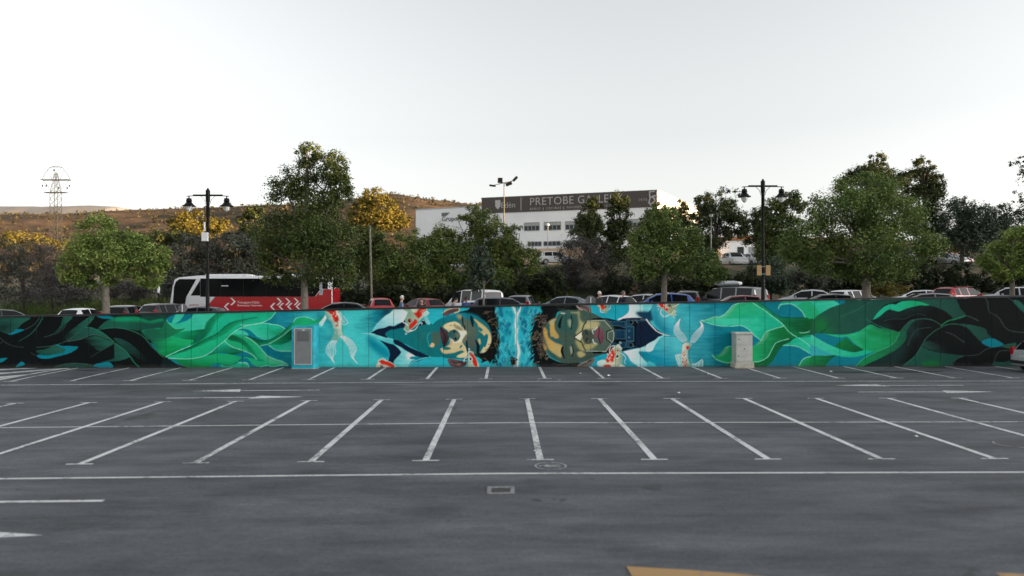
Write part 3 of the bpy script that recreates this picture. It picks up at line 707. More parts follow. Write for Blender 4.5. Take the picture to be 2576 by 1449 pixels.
def portrait_left():
    v = 3
    F(v, [(190, 590), (400, 440), (560, 330), (650, 245), (900, 235), (830, 340), (700, 470), (600, 590), (470, 595)], (0, 118, 142), CYAN, ((700, 400), (300, 470)), feather=40)
    F(v, [(780, 230), (920, 232), (860, 320), (760, 400)], NAVY, feather=50)
    F(v, [(600, 590), (660, 480), (780, 360), (870, 300), (960, 235), (1120, 235), (1110, 330), (1060, 420), (960, 470), (920, 495), (860, 490), (780, 525), (690, 540)], (214, 240, 248), (120, 206, 222), ((1000, 300), (700, 560)))
    F(v, [(590, 600), (680, 540), (780, 520), (860, 490), (920, 495), (1050, 430), (1100, 400), (1110, 520), (1000, 560), (900, 560), (860, 570), (820, 610), (820, 665), (700, 630)], NAVY)
    F(v, [(800, 600), (870, 550), (930, 545), (1060, 520), (1100, 560), (1180, 540), (1280, 470), (1380, 460), (1470, 460), (1500, 560), (1480, 700), (1500, 860), (1600, 940), (1420, 932), (1270, 850), (1100, 760), (930, 690), (820, 650)], (8, 124, 138), (14, 116, 124), ((850, 620), (1450, 760)))
    E(v, 1330, 640, 70, 60, (50, 108, 104), feather=60, a=.6)
    F(v, [(1270, 500), (1350, 395), (1385, 440), (1400, 465), (1300, 490)], NAVY); F(v, [(1360, 380), (1400, 360), (1448, 460), (1395, 462)], (130, 214, 226))
    F(v, [(545, 630), (640, 690), (760, 770), (850, 850), (870, 940), (800, 960), (650, 870), (550, 760)], (0, 140, 168), feather=30)
    F(v, [(470, 600), (560, 600), (640, 610), (760, 660), (880, 670), (922, 700), (915, 755), (830, 740), (720, 690), (620, 640), (540, 615)], (120, 214, 226), (84, 200, 214), ((600, 610), (880, 740)))
    F(v, [(720, 700), (830, 740), (910, 760), (1000, 830), (1028, 865), (990, 930), (930, 990), (905, 1070), (840, 1020), (860, 900), (820, 800)], NAVY, feather=3)
    F(v, [(905, 1095), (930, 990), (990, 930), (1025, 865), (940, 755), (1100, 850), (1220, 910), (1200, 960), (1270, 965), (1180, 1040), (1140, 1060), (1100, 1095)], (150, 224, 234), (96, 206, 220), ((1150, 920), (960, 1060)))
    F(v, [(1110, 890), (1225, 905), (1160, 975), (1110, 965)], WHT, feather=14)
    F(v, [(1150, 965), (1180, 935), (1280, 945), (1400, 945), (1450, 930), (1300, 1000), (1200, 1030), (1140, 1060), (1180, 1000), (1230, 985)], (12, 138, 162))
    L(v, [(470, 598), (600, 604), (760, 660), (900, 690), (925, 730), (1000, 790), (1130, 870), (1220, 912)], 9, PCYAN); L(v, [(1145, 1058), (1230, 1000), (1440, 935)], 7, PCYAN)
    F(v, [(918, 695), (1000, 710), (1130, 790), (1270, 855), (1425, 930), (1400, 946), (1270, 940), (1130, 870), (1000, 790), (930, 750)], NAVY)
    # ears
    F(v, [(1632, 300), (1680, 265), (1740, 235), (1862, 230), (1875, 270), (1840, 300), (1760, 315), (1690, 350), (1640, 345)], (120, 92, 96), (90, 66, 72), ((1700, 260), (1740, 340)))
    L(v, [(1632, 300), (1690, 262), (1760, 240), (1860, 232), (1862, 280), (1800, 300)], 14, CREAM); L(v, [(1700, 300), (1760, 280), (1810, 270), (1790, 250)], 10, (70, 48, 54))
    F(v, [(1708, 970), (1850, 985), (1930, 1000), (1980, 1010), (1970, 1060), (1900, 1085), (1770, 1085), (1720, 1040)], (110, 82, 88), (84, 58, 66), ((1750, 990), (1850, 1080)))
    L(v, [(1760, 1000), (1830, 1030), (1900, 1010), (1950, 1050)], 14, (60, 40, 48)); E(v, 1860, 1050, 30, 14, (150, 116, 106), feather=8)
    # hair
    hair = [(1850, 315), (1990, 260), (2060, 215), (2370, 210), (2385, 300), (2405, 450), (2425, 600), (2440, 700), (2420, 850), (2385, 930), (2330, 1010), (2315, 1040), (2280, 1000), (2180, 1030), (2200, 990), (2100, 930), (2000, 980), (2000, 500)]
    F(v, hair, BLK)
    r = np.random.default_rng(21)
    for i in range(46):
        y = 260 + i * 17; x = 2375 + 50 * math.sin((y - 250) / 800 * 3.1)
        L(v, [(x - 30, y), (x + r.uniform(0, 20), y + r.uniform(10, 60)), (x + r.uniform(10, 45), y + r.uniform(60, 130))], 18, BLK, 3)
    # face
    F(v, [(1430, 600), (1400, 650), (1420, 760), (1470, 850), (1560, 920), (1680, 960), (1850, 972), (2000, 985), (2120, 945), (2230, 880), (2310, 780), (2340, 660), (2320, 540), (2260, 440), (2180, 385), (2080, 335), (1950, 308), (1850, 312), (1700, 352), (1560, 405), (1480, 480)], (10, 120, 132), (20, 112, 122), ((1500, 500), (2000, 900)))
    F(v, [(1600, 390), (1720, 345), (1850, 314), (1950, 310), (2080, 338), (2180, 395), (2080, 410), (1980, 390), (1850, 360), (1700, 400)], (16, 128, 152), feather=24)
    L(v, [(1440, 590), (1405, 650), (1420, 740), (1430, 790)], 8, (70, 180, 190))
    F(v, [(1870, 380), (1990, 400), (2080, 480), (2120, 560), (2130, 680), (2100, 800), (2130, 910), (2060, 910), (2000, 820), (1985, 700), (1960, 600), (1920, 500)], OLIVE, (70, 96, 92), ((1950, 450), (2060, 850)), feather=20)
    E(v, 2050, 740, 40, 60, (96, 84, 84), feather=30, a=.8)
    F(v, [(1630, 500), (1700, 450), (1800, 430), (1870, 460), (1910, 510), (1950, 540), (1980, 600), (1960, 640), (1910, 720), (1960, 800), (1975, 880), (1900, 850), (1800, 880), (1700, 895), (1630, 885), (1600, 820), (1660, 800), (1720, 760), (1750, 660), (1700, 560)], CREAM, (214, 196, 150), ((1900, 560), (1680, 860)))
    F(v, [(1830, 560), (1930, 550), (1970, 600), (1930, 680), (1880, 720), (1800, 730), (1740, 700), (1760, 660)], (246, 240, 226), feather=22)
    F(v, [(1790, 480), (1870, 500), (1930, 545), (1900, 560), (1830, 540)], (150, 140, 112), feather=14); E(v, 1800, 475, 16, 10, (120, 118, 100), feather=6); E(v, 1745, 485, 22, 6, (120, 118, 100), feather=4)
    F(v, [(1630, 810), (1700, 795), (1750, 820), (1700, 840), (1640, 835)], (16, 118, 126)); F(v, [(1730, 900), (1850, 880), (1950, 890), (1850, 960), (1780, 945)], (16, 120, 128)); F(v, [(1870, 800), (1905, 765), (1910, 790), (1885, 815)], (16, 120, 128))
    F(v, [(1850, 920), (1960, 870), (1990, 900), (1960, 945), (1840, 950)], CREAM, feather=6)
    F(v, [(1910, 700), (1950, 640), (1980, 610), (1975, 720), (1930, 740)], (120, 116, 96), feather=10)
    F(v, [(2080, 390), (2180, 450), (2260, 520), (2320, 600), (2335, 700), (2300, 800), (2240, 870), (2180, 900), (2190, 850), (2230, 780), (2250, 680), (2200, 600), (2150, 560), (2140, 480)], (206, 186, 120), CREAM, ((2150, 450), (2280, 750)), feather=5)
    F(v, [(1830, 340), (1890, 335), (1900, 380), (1870, 390)], (170, 160, 112), feather=14)
    F(v, [(2195, 700), (2255, 610), (2285, 640), (2270, 740), (2240, 805), (2215, 760)], (16, 118, 132)); F(v, [(2110, 670), (2190, 655), (2205, 760), (2180, 860), (2160, 760)], (16, 112, 124), feather=4)
    F(v, [(2140, 690), (2170, 680), (2180, 740), (2165, 760)], (200, 184, 130), feather=5); F(v, [(2150, 500), (2210, 545), (2190, 575), (2150, 555)], (16, 118, 132), feather=5)
    F(v, [(1480, 585), (1560, 590), (1590, 690), (1550, 790), (1490, 760), (1470, 650)], (76, 100, 90), feather=18); F(v, [(1440, 790), (1475, 735), (1512, 765), (1490, 802)], (220, 200, 150))
    F(v, [(1590, 505), (1625, 530), (1700, 590), (1716, 620), (1712, 690), (1685, 750), (1650, 800), (1620, 740), (1600, 660), (1585, 590)], MAUVE, (60, 42, 50), ((1600, 600), (1700, 700)))
    L(v, [(1605, 520), (1640, 600), (1670, 660), (1660, 740), (1645, 795)], 14, (24, 18, 22)); L(v, [(1600, 510), (1690, 575), (1716, 630), (1700, 720), (1650, 800)], 7, (30, 50, 60))
    F(v, [(1725, 760), (1760, 690), (1770, 720), (1730, 790)], (214, 170, 140), feather=6); F(v, [(1700, 560), (1740, 545), (1740, 580)], (214, 180, 150), feather=6)
    F(v, [(1725, 575), (1790, 543), (1850, 570), (1882, 630), (1862, 690), (1812, 722), (1770, 690), (1720, 645), (1700, 615)], (40, 96, 98), (80, 100, 92), ((1730, 600), (1860, 660)))
    E(v, 1797, 577, 15, 22, (14, 14, 18), rot=.3); E(v, 1817, 676, 15, 22, (14, 14, 18), rot=-.3); E(v, 1845, 625, 20, 30, (110, 118, 104), feather=12)
    L(v, [(1912, 375), (1922, 460), (1945, 500), (1950, 545)], 20, (10, 14, 18)); L(v, [(1975, 715), (1980, 800), (1985, 850), (2000, 880)], 20, (10, 14, 18))
    F(v, [(2030, 335), (2068, 370), (2082, 450), (2065, 515), (2040, 450), (2025, 400)], (6, 34, 46)); F(v, [(2095, 680), (2155, 760), (2160, 850), (2120, 900), (2118, 780)], (6, 28, 38))
    # strands
    for i in range(46):
        t = r.random(); y = 240 + t * 760; x = 2130 + 210 * math.sin((t * .92 + .06) * 3.14) + r.uniform(-20, 30)
        dx = r.uniform(30, 120); dy = r.uniform(-60, 60)
        L(v, [(x, y), (x + dx * .5, y + dy * .3 - 10), (x + dx, y + dy)], r.uniform(4, 7), (120, 100, 76) if r.random() < .4 else BLK, 2)
    for i in range(22):
        L(v, [(2150 + r.uniform(-60, 60), 880 + r.uniform(0, 60)), (2220 + r.uniform(-30, 30), 900 + r.uniform(-20, 60)), (2310, 880 + r.uniform(-60, 60))], 12, BLK, 3)
    # fish at the neck
    F(v, [(1060, 240), (1390, 235), (1370, 310), (1330, 370), (1280, 430), (1260, 470), (1210, 510), (1140, 585), (1120, 580), (1070, 535), (1090, 470), (1085, 390), (1110, 340), (1120, 290)], (132, 168, 150), (200, 204, 180), ((1120, 400), (1300, 420)))
    F(v, [(1215, 300), (1290, 240), (1390, 236), (1365, 300), (1320, 350), (1280, 385), (1240, 350)], RED, feather=3); F(v, [(1145, 480), (1200, 430), (1230, 390), (1260, 440), (1200, 510), (1150, 540)], RED, feather=3)
    scales(v, 1350, 310, 22, 40, 14, (236, 210, 196), 9); F(v, [(1170, 240), (1280, 238), (1220, 300)], (216, 220, 204), feather=8)
    F(v, [(1355, 350), (1370, 285), (1415, 285), (1425, 310), (1390, 350)], (176, 224, 228)); L(v, [(1355, 350), (1372, 285), (1415, 287), (1425, 310), (1390, 350)], 6, WHT)
    E(v, 1150, 415, 32, 32, (196, 90, 80)); E(v, 1150, 415, 22, 24, (18, 14, 16)); E(v, 1160, 405, 6, 6, WHT)
    L(v, [(1070, 535), (1115, 580), (1135, 580), (1200, 560)], 10, (224, 234, 226)); L(v, [(1040, 380), (1050, 430), (1110, 470), (1125, 490)], 13, WHT); L(v, [(1040, 380), (1045, 330), (1040, 290)], 8, WHT, 4)
    L(v, [(1140, 560), (1220, 550), (1270, 490), (1290, 455), (1325, 450), (1325, 470)], 9, WHT)
    E(v, 1098, 606, 15, 15, (190, 230, 234)); E(v, 1098, 606, 9, 9, (60, 170, 180))
    # two fish heads at the foot of the wall
    F(v, [(680, 1100), (690, 1020), (700, 985), (760, 975), (860, 1010), (920, 1050), (960, 1100)], (226, 214, 200)); F(v, [(705, 1000), (760, 985), (860, 1020), (930, 1070), (900, 1095), (800, 1060), (730, 1040)], RED, feather=3)
    E(v, 745, 1078, 20, 18, (30, 30, 40)); E(v, 748, 1074, 7, 7, WHT); L(v, [(720, 990), (750, 960), (790, 975), (800, 1000)], 8, WHT); L(v, [(690, 1060), (720, 1030)], 14, WHT)
    F(v, [(1985, 900), (2010, 870), (2050, 880), (2090, 920), (2120, 980), (2150, 1100), (1985, 1100), (1990, 980)], (140, 190, 180), (222, 214, 200), ((1990, 980), (2110, 980)))
    F(v, [(2010, 885), (2050, 890), (2090, 930), (2125, 1010), (2130, 1080), (2090, 1070), (2060, 1010), (2060, 960)], RED, feather=3); E(v, 2030, 970, 28, 28, (230, 230, 226)); E(v, 2033, 970, 19, 20, (24, 30, 70))
    L(v, [(1985, 905), (2000, 865), (2020, 858), (2060, 870), (2075, 890)], 10, WHT); L(v, [(1940, 1010), (1945, 970), (1975, 950), (2000, 935)], 10, WHT); E(v, 2010, 830, 13, 13, (170, 224, 230))

def water_middle():
    v = 4; r = np.random.default_rng(31)
    for i in range(120):
        x, y = r.uniform(20, 640), r.uniform(220, 1075)
        if abs(x - 310) < 40: continue
        E(v, x, y, r.uniform(14, 36), r.uniform(24, 60), (0, 112, 150), feather=11, a=r.uniform(.4, .9))
    for i in range(110):
        x, y = r.uniform(10, 630), r.uniform(220, 1075)
        L(v, [(x, y), (x + r.uniform(-30, 30), y + r.uniform(20, 50)), (x + r.uniform(-40, 40), y + r.uniform(50, 100))], 9, (110, 220, 232), 4, feather=6, a=.8)
    for i in range(26):
        L(v, [(r.uniform(-20, 45), 300 + i * 22), (r.uniform(0, 45), 330 + i * 22), (r.uniform(0, 40), 380 + i * 22)], 14, BLK if r.random() < .8 else (96, 90, 64), 3)
    L(v, [(250, 200), (290, 290), (312, 340), (300, 420), (290, 480), (308, 560), (298, 640), (310, 720), (330, 800), (342, 880), (322, 960), (312, 1090)], 50, (150, 230, 240), feather=12, a=.8)
    L(v, [(250, 200), (290, 290), (312, 340), (300, 420), (290, 480), (308, 560), (298, 640), (310, 720), (330, 800), (342, 880), (322, 960), (312, 1090)], 22, WHT, 30); L(v, [(375, 200), (340, 290), (312, 345)], 20, WHT)
    for q in ([(310, 560), (340, 520), (330, 480)], [(298, 640), (290, 720), (270, 770)], [(320, 780), (380, 770)], [(300, 440), (280, 400), (290, 370)]): L(v, q, 10, (200, 244, 250), 4)

def portrait_right():
    v = 4; r = np.random.default_rng(41)
    # sheets of water round the neck
    F(v, [(1780, 412), (1830, 370), (1900, 320), (1940, 260), (1950, 165), (2110, 165), (2295, 165), (2282, 230), (2200, 290), (2130, 370), (1880, 384)], WHT, (126, 212, 226), ((1960, 250), (2200, 240)))
    L(v, [(1775, 412), (1790, 390), (1880, 378), (2130, 375)], 10, WHT)
    F(v, [(2130, 350), (2220, 290), (2285, 230), (2300, 400), (2200, 410)], (14, 66, 96), feather=14)
    F(v, [(2280, 165), (2576, 165), (2576, 600), (2420, 560), (2300, 440)], (84, 198, 216), (40, 160, 190), ((2450, 300), (2330, 500)), feather=10)
    F(v, [(1840, 870), (2010, 830), (2200, 770), (2320, 670), (2400, 620), (2470, 620), (2350, 700), (2300, 800), (2260, 858), (2090, 860), (2110, 930), (2200, 1020), (2330, 1100), (2020, 1100), (1940, 960), (1880, 890)], (236, 246, 250), (130, 214, 228), ((1950, 880), (2200, 950)))
    F(v, [(2090, 870), (2280, 865), (2330, 760), (2400, 690), (2600, 640), (2600, 860), (2400, 900), (2340, 960), (2400, 1100), (2320, 1080), (2190, 1000), (2110, 920)], (0, 132, 164), (40, 170, 196), ((2150, 880), (2450, 1000)), feather=8)
    L(v, [(2330, 1090), (2200, 1015), (2110, 925), (2088, 862)], 8, (20, 90, 120)); L(v, [(2088, 858), (2260, 852), (2310, 770), (2380, 680), (2460, 622)], 8, PCYAN)
    F(v, [(1440, 940), (1700, 870), (1860, 870), (1960, 1000), (2030, 1100), (1380, 1100), (1380, 1040)], (26, 164, 192), feather=4)
    # hair
    F(v, [(690, 200), (1150, 185), (1240, 262), (1000, 268), (900, 300), (860, 390), (760, 440), (720, 520), (700, 680), (730, 850), (780, 940), (900, 1005), (1000, 1025), (1225, 1025), (1150, 1100), (700, 1100), (640, 1040), (580, 1030), (560, 900), (530, 700), (540, 540), (600, 420), (640, 340), (680, 290)], BLK)
    for i in range(60):
        y = 300 + i * 13; x = 610 - 70 * math.sin((y - 280) / 780 * 3.1)
        L(v, [(x + 40, y), (x + r.uniform(-30, 10), y + r.uniform(5, 40)), (x - r.uniform(0, 80), y + r.uniform(40, 110))], 18, BLK if r.random() < .86 else (100, 94, 66), 3)
    # ears
    F(v, [(1165, 180), (1330, 180), (1400, 280), (1350, 288), (1280, 272), (1220, 266)], (128, 112, 110)); L(v, [(1190, 200), (1270, 215), (1330, 240), (1350, 275)], 18, (60, 48, 50)); L(v, [(1180, 190), (1210, 240), (1260, 265)], 9, (210, 196, 186))
    F(v, [(1195, 1095), (1215, 1040), (1330, 990), (1420, 955), (1435, 1000), (1385, 1060), (1300, 1095)], (112, 104, 104)); L(v, [(1230, 1060), (1310, 1030), (1390, 990)], 18, (54, 48, 52)); L(v, [(1205, 1070), (1260, 1040), (1330, 1010)], 8, (180, 176, 170))
    # neck machinery
    F(v, [(1560, 385), (1780, 412), (1880, 380), (2130, 380), (2200, 450), (2260, 530), (2430, 620), (2300, 700), (2200, 760), (2080, 805), (1950, 830), (1830, 865), (1700, 890), (1560, 880), (1650, 620)], NAVY)
    ST = (18, 66, 96)
    for p in ([(1640, 430), (1880, 430), (1880, 520), (1800, 490), (1640, 485)], [(1740, 552), (1880, 552), (1880, 680), (1740, 680)], [(1895, 408), (2050, 408), (2170, 422), (2195, 480), (2195, 740), (2130, 790), (1900, 800), (1895, 720), (2005, 715), (2005, 500), (1895, 490)],
              [(1895, 505), (2005, 505), (2005, 710), (1895, 710)], [(2070, 500), (2185, 500), (2185, 712), (2070, 712)], [(1700, 740), (1880, 730), (1880, 800), (1720, 850)]):
        F(v, p, ST, (14, 48, 78), (p[0], p[2]), straight=True); L(v, p + [p[0]], 5, (70, 120, 140), k=1)
    F(v, [(2030, 405), (2092, 492), (2056, 492), (2056, 720), (2092, 720), (2030, 805), (1978, 720), (2010, 720), (2010, 492), (1978, 492)], (6, 10, 14), straight=True)
    L(v, [(2056, 492), (2092, 492), (2030, 405)], 6, (150, 150, 140), k=1)
    for y in (440, 770):
        E(v, 1966, y, 34, 34, (90, 120, 130)); E(v, 1964, y, 28, 28, (6, 10, 14))
    for x, y in ((1938, 568), (1938, 660), (2138, 524), (2140, 660)): E(v, x, y, 15, 15, (110, 140, 150)); E(v, x, y, 9, 9, (14, 36, 56))
    L(v, [(2100, 395), (2170, 410), (2196, 480), (2198, 700), (2190, 760)], 8, (120, 130, 130))
    F(v, [(1690, 500), (1800, 500), (1860, 535), (1740, 540), (1700, 560)], (6, 10, 14)); F(v, [(1730, 690), (1860, 690), (1860, 720), (1740, 740)], (6, 10, 14))
    F(v, [(2090, 430), (2160, 440), (2170, 480), (2100, 490)], (8, 16, 26)); F(v, [(2160, 800), (2260, 690), (2400, 622), (2300, 700), (2200, 780)], NAVY)
    # face
    F(v, [(720, 500), (760, 440), (860, 390), (940, 290), (1020, 265), (1220, 263), (1350, 285), (1420, 310), (1560, 380), (1640, 420), (1720, 520), (1730, 620), (1710, 720), (1600, 880), (1440, 940), (1330, 990), (1200, 1025), (1000, 1028), (880, 985), (780, 920), (720, 820), (690, 700), (690, 590)], (74, 98, 88), (66, 86, 80), ((900, 400), (1400, 800)))
    F(v, [(860, 400), (950, 300), (1100, 300), (1180, 400), (1170, 560), (1050, 590), (900, 560), (860, 480)], (44, 94, 94), feather=40, a=.8); F(v, [(700, 560), (800, 520), (880, 660), (980, 760), (900, 760), (760, 640)], (34, 96, 104), feather=20)
    F(v, [(740, 500), (790, 450), (800, 560), (760, 580)], (40, 100, 110), feather=10); F(v, [(720, 800), (800, 860), (900, 960), (880, 985), (780, 920), (725, 830)], (40, 96, 96), feather=14)
    F(v, [(700, 510), (750, 560), (760, 640), (850, 730), (970, 780), (960, 870), (950, 950), (860, 900), (780, 830), (730, 720), (700, 600)], GOLD, (196, 176, 120), ((750, 650), (930, 880)), feather=8)
    F(v, [(795, 450), (850, 425), (860, 540), (920, 640), (900, 675), (860, 670), (840, 650), (800, 630)], GOLD, (190, 160, 100), ((820, 480), (880, 650)), feather=7)
    F(v, [(780, 430), (880, 380), (860, 420), (820, 480)], (190, 176, 130), feather=8); F(v, [(700, 760), (740, 800), (730, 850), (705, 820)], GOLD, feather=10)
    F(v, [(1195, 295), (1215, 290), (1225, 400), (1290, 460), (1260, 545), (1190, 620), (1170, 590), (1210, 480)], (176, 170, 126), feather=12); F(v, [(1100, 290), (1210, 292), (1200, 312), (1110, 310)], (150, 156, 124), feather=7)
    F(v, [(945, 300), (1010, 305), (1005, 318), (950, 312)], (200, 216, 206), feather=4)
    F(v, [(1165, 700), (1250, 740), (1290, 820), (1345, 852), (1240, 850), (1180, 770)], (170, 162, 116), feather=12); F(v, [(1185, 880), (1240, 862), (1305, 900), (1280, 932), (1215, 948)], (184, 172, 124), feather=8)
    # jaw plate
    plate = [(1325, 420), (1420, 408), (1580, 410), (1690, 530), (1725, 600), (1715, 700), (1600, 865), (1310, 860), (1250, 735), (1140, 655), (1260, 560), (1280, 480)]
    F(v, plate, (88, 106, 94), (80, 100, 92), ((1400, 450), (1600, 800)), straight=True)
    F(v, [(1330, 430), (1480, 430), (1510, 470), (1440, 540), (1340, 540), (1270, 560), (1290, 480)], (190, 180, 136), feather=18); F(v, [(1270, 780), (1330, 745), (1475, 750), (1400, 820), (1300, 835)], (172, 164, 112), feather=14)
    F(v, [(1145, 650), (1250, 570), (1260, 640), (1230, 700), (1190, 690)], (232, 226, 206), feather=6); F(v, [(1240, 660), (1275, 700), (1290, 760), (1250, 730)], (150, 146, 104), feather=8)
    L(v, plate + [plate[0]], 15, (10, 14, 16), k=1); L(v, [(p[0] * .985 + 22, p[1] * .985 + 10) for p in plate[:8]], 7, (214, 224, 214), k=1)
    F(v, [(1390, 405), (1420, 380), (1560, 378), (1590, 408)], (6, 10, 14), straight=True); F(v, [(1400, 868), (1600, 868), (1570, 894), (1420, 894)], (6, 10, 14), straight=True)
    F(v, [(1250, 600), (1300, 540), (1350, 560), (1425, 600), (1425, 700), (1370, 752), (1300, 745), (1270, 660)], (66, 78, 70), (80, 88, 78), ((1280, 600), (1400, 700)))
    L(v, [(1312, 565), (1318, 595), (1338, 612)], 14, (12, 14, 16)); L(v, [(1340, 670), (1318, 685), (1318, 718)], 14, (12, 14, 16))
    L(v, [(1480, 505), (1440, 545), (1405, 565), (1420, 610)], 12, WHT, 7); L(v, [(1412, 690), (1425, 730), (1475, 758)], 14, WHT, 7)
    F(v, [(1440, 590), (1470, 540), (1505, 520), (1555, 560), (1578, 640), (1560, 720), (1520, 758), (1490, 690), (1440, 650)], (132, 80, 98), (110, 64, 84), ((1460, 600), (1550, 680)))
    L(v, [(1500, 505), (1505, 570), (1495, 640), (1508, 700), (1520, 752)], 11, (24, 18, 22))
    L(v, [(1700, 540), (1612, 575), (1612, 690), (1680, 742)], 14, (10, 14, 16), k=1); L(v, [(1706, 555), (1628, 586), (1628, 680), (1690, 730)], 6, (190, 204, 196), k=1)
    F(v, [(1050, 420), (1095, 400), (1100, 500), (1070, 500)], (170, 178, 156), feather=14, a=.8); F(v, [(1085, 800), (1110, 790), (1115, 900), (1095, 880)], (180, 186, 164), feather=10, a=.8)
    L(v, [(1098, 345), (1110, 430), (1095, 538)], 16, (12, 16, 18)); L(v, [(1108, 772), (1126, 850), (1114, 932)], 16, (12, 16, 18))
    F(v, [(982, 342), (962, 400), (946, 524), (912, 512), (908, 460), (940, 390)], (10, 14, 16)); F(v, [(990, 788), (960, 800), (948, 870), (978, 940), (1008, 972), (992, 900), (982, 840)], (10, 14, 16))
    for i in range(90):                                         # curls
        t = r.random(); y = 300 + t * 680; x = 610 + 120 * abs(t - .5) * 1.6 + r.uniform(-50, 80)
        if x > 700 + 350 * abs(t - .5) ** 2 * 4: continue
        a0 = r.uniform(0, 6.28); rr = r.uniform(14, 38)
        L(v, [(x + rr * math.cos(a0 + q), y + rr * .8 * math.sin(a0 + q)) for q in np.arange(0, 3.6, .6)], r.uniform(4, 7), (128, 112, 100), 3, k=3, a=.8)
    for i in range(14):
        x = r.uniform(780, 1120); y = r.uniform(205, 262) if r.random() < .5 else r.uniform(1035, 1075)
        L(v, [(x, y), (x + 40, y + r.uniform(-14, 14)), (x + 90, y + r.uniform(-16, 16))], 5, (70, 66, 64), 3)

def koi_right():
    v = 4
    F(v, [(1475, 170), (1625, 170), (1635, 240), (1622, 280), (1602, 312), (1560, 280), (1520, 240)], (214, 214, 192), (140, 170, 150), ((1510, 220), (1620, 230)))
    F(v, [(1520, 170), (1565, 180), (1585, 240), (1560, 258), (1530, 225)], RED, feather=5); E(v, 1597, 218, 15, 15, (30, 26, 34)); scales(v, 1540, 225, 16, 20, 8, RED, 12)
    L(v, [(1620, 265), (1660, 240), (1672, 195)], 8, WHT); L(v, [(1520, 245), (1530, 290), (1570, 300)], 8, WHT)
    F(v, [(1550, 1100), (1600, 980), (1640, 900), (1700, 810), (1760, 765), (1795, 770), (1832, 820), (1834, 900), (1842, 960), (1800, 1100)], (224, 222, 206), (140, 166, 140), ((1650, 950), (1820, 940)))
    F(v, [(1690, 840), (1735, 890), (1722, 960), (1700, 1020), (1620, 1022), (1600, 975), (1660, 890)], RED, feather=5); F(v, [(1565, 1060), (1660, 1055), (1675, 1100), (1555, 1100)], RED, feather=4)
    scales(v, 1660, 960, 34, 50, 20, (232, 214, 200), 14); scales(v, 1690, 870, 30, 30, 10, RED, 15); E(v, 1770, 850, 14, 12, RED)
    E(v, 1765, 932, 32, 34, (226, 224, 214)); E(v, 1765, 932, 20, 22, (24, 22, 30)); E(v, 1758, 924, 6, 6, WHT)
    F(v, [(1760, 770), (1790, 762), (1835, 820), (1810, 842), (1780, 810)], (206, 214, 200)); L(v, [(1765, 770), (1792, 766), (1834, 824)], 8, WHT)
    F(v, [(1475, 1040), (1490, 1010), (1560, 985), (1595, 1000), (1560, 1085), (1490, 1075)], (190, 222, 222)); L(v, [(1475, 1040), (1490, 1010), (1560, 985)], 8, WHT)
    for q in ([(1500, 1060), (1580, 1010)], [(1530, 1070), (1588, 1020)]): L(v, q, 5, WHT)
    F(v, [(1800, 1060), (1830, 1050), (1880, 1085), (1800, 1100)], (226, 230, 224))
    L(v, [(1795, 880), (1850, 905), (1888, 960), (1870, 1010), (1886, 1045)], 9, WHT, 4); L(v, [(1650, 875), (1665, 800), (1720, 778), (1760, 800)], 9, WHT); E(v, 1810, 740, 18, 18, (170, 210, 220)); E(v, 1810, 740, 11, 11, (24, 70, 96))
    v = 5
    F(v, [(60, 150), (130, 150), (180, 420), (300, 540), (330, 610), (200, 580), (70, 420)], (0, 130, 162), feather=40, a=.7)
    F(v, [(-60, 160), (80, 160), (50, 250), (0, 300), (-60, 340)], (120, 214, 226)); L(v, [(82, 165), (50, 250), (0, 298)], 7, (30, 90, 116))
    F(v, [(-180, 300), (20, 290), (40, 420), (-20, 420)], (14, 60, 90), feather=14)
    F(v, [(-160, 480), (0, 420), (80, 500), (215, 612), (100, 690), (0, 760), (-160, 800)], NAVY)
    F(v, [(240, 640), (330, 640), (430, 660), (540, 780), (600, 1090), (160, 1090), (60, 960), (20, 880), (100, 760)], (84, 198, 216), (16, 150, 184), ((350, 760), (200, 1000)), feather=20)
    F(v, [(0, 1010), (60, 1020), (140, 1090), (0, 1090)], (70, 190, 210)); F(v, [(-20, 770), (100, 700), (160, 650), (245, 625), (185, 665), (110, 770), (60, 855), (-20, 862)], (150, 222, 232), (214, 240, 246), ((150, 660), (30, 840)))
    L(v, [(-20, 398), (60, 500), (150, 580), (250, 622), (330, 640), (430, 655)], 16, WHT, 5); L(v, [(240, 640), (420, 655), (520, 760)], 8, (10, 90, 120))
    F(v, [(140, 150), (418, 150), (416, 220), (400, 290), (350, 350), (280, 300), (200, 240), (160, 200)], (226, 218, 206), (150, 172, 144), ((200, 220), (330, 230)))
    F(v, [(150, 150), (245, 150), (250, 220), (292, 240), (290, 282), (230, 250), (180, 210)], RED, feather=5); scales(v, 230, 220, 40, 30, 10, (238, 216, 204), 16); E(v, 310, 196, 24, 20, (24, 18, 24)); E(v, 305, 190, 6, 5, WHT); F(v, [(325, 210), (350, 215), (345, 238)], RED)
    F(v, [(340, 320), (380, 265), (412, 280), (390, 330), (355, 350)], (186, 196, 170)); L(v, [(345, 325), (380, 270), (410, 282)], 6, WHT)
    L(v, [(192, 262), (188, 310), (228, 357), (285, 345), (330, 318)], 10, WHT); L(v, [(360, 215), (400, 203), (455, 172)], 10, WHT)
    for q in ([(372, 362), (390, 378)], [(395, 330), (412, 336)]): L(v, q, 8, WHT)
    # fish tail
    F(v, [(470, 385), (400, 480), (380, 560), (410, 640), (500, 735), (560, 745), (578, 690), (540, 610), (480, 540), (455, 470)], (70, 170, 190), a=.8); F(v, [(752, 420), (802, 470), (802, 560), (750, 650), (680, 735), (620, 765), (600, 730), (640, 620), (720, 540), (772, 490)], (60, 160, 184), a=.8)
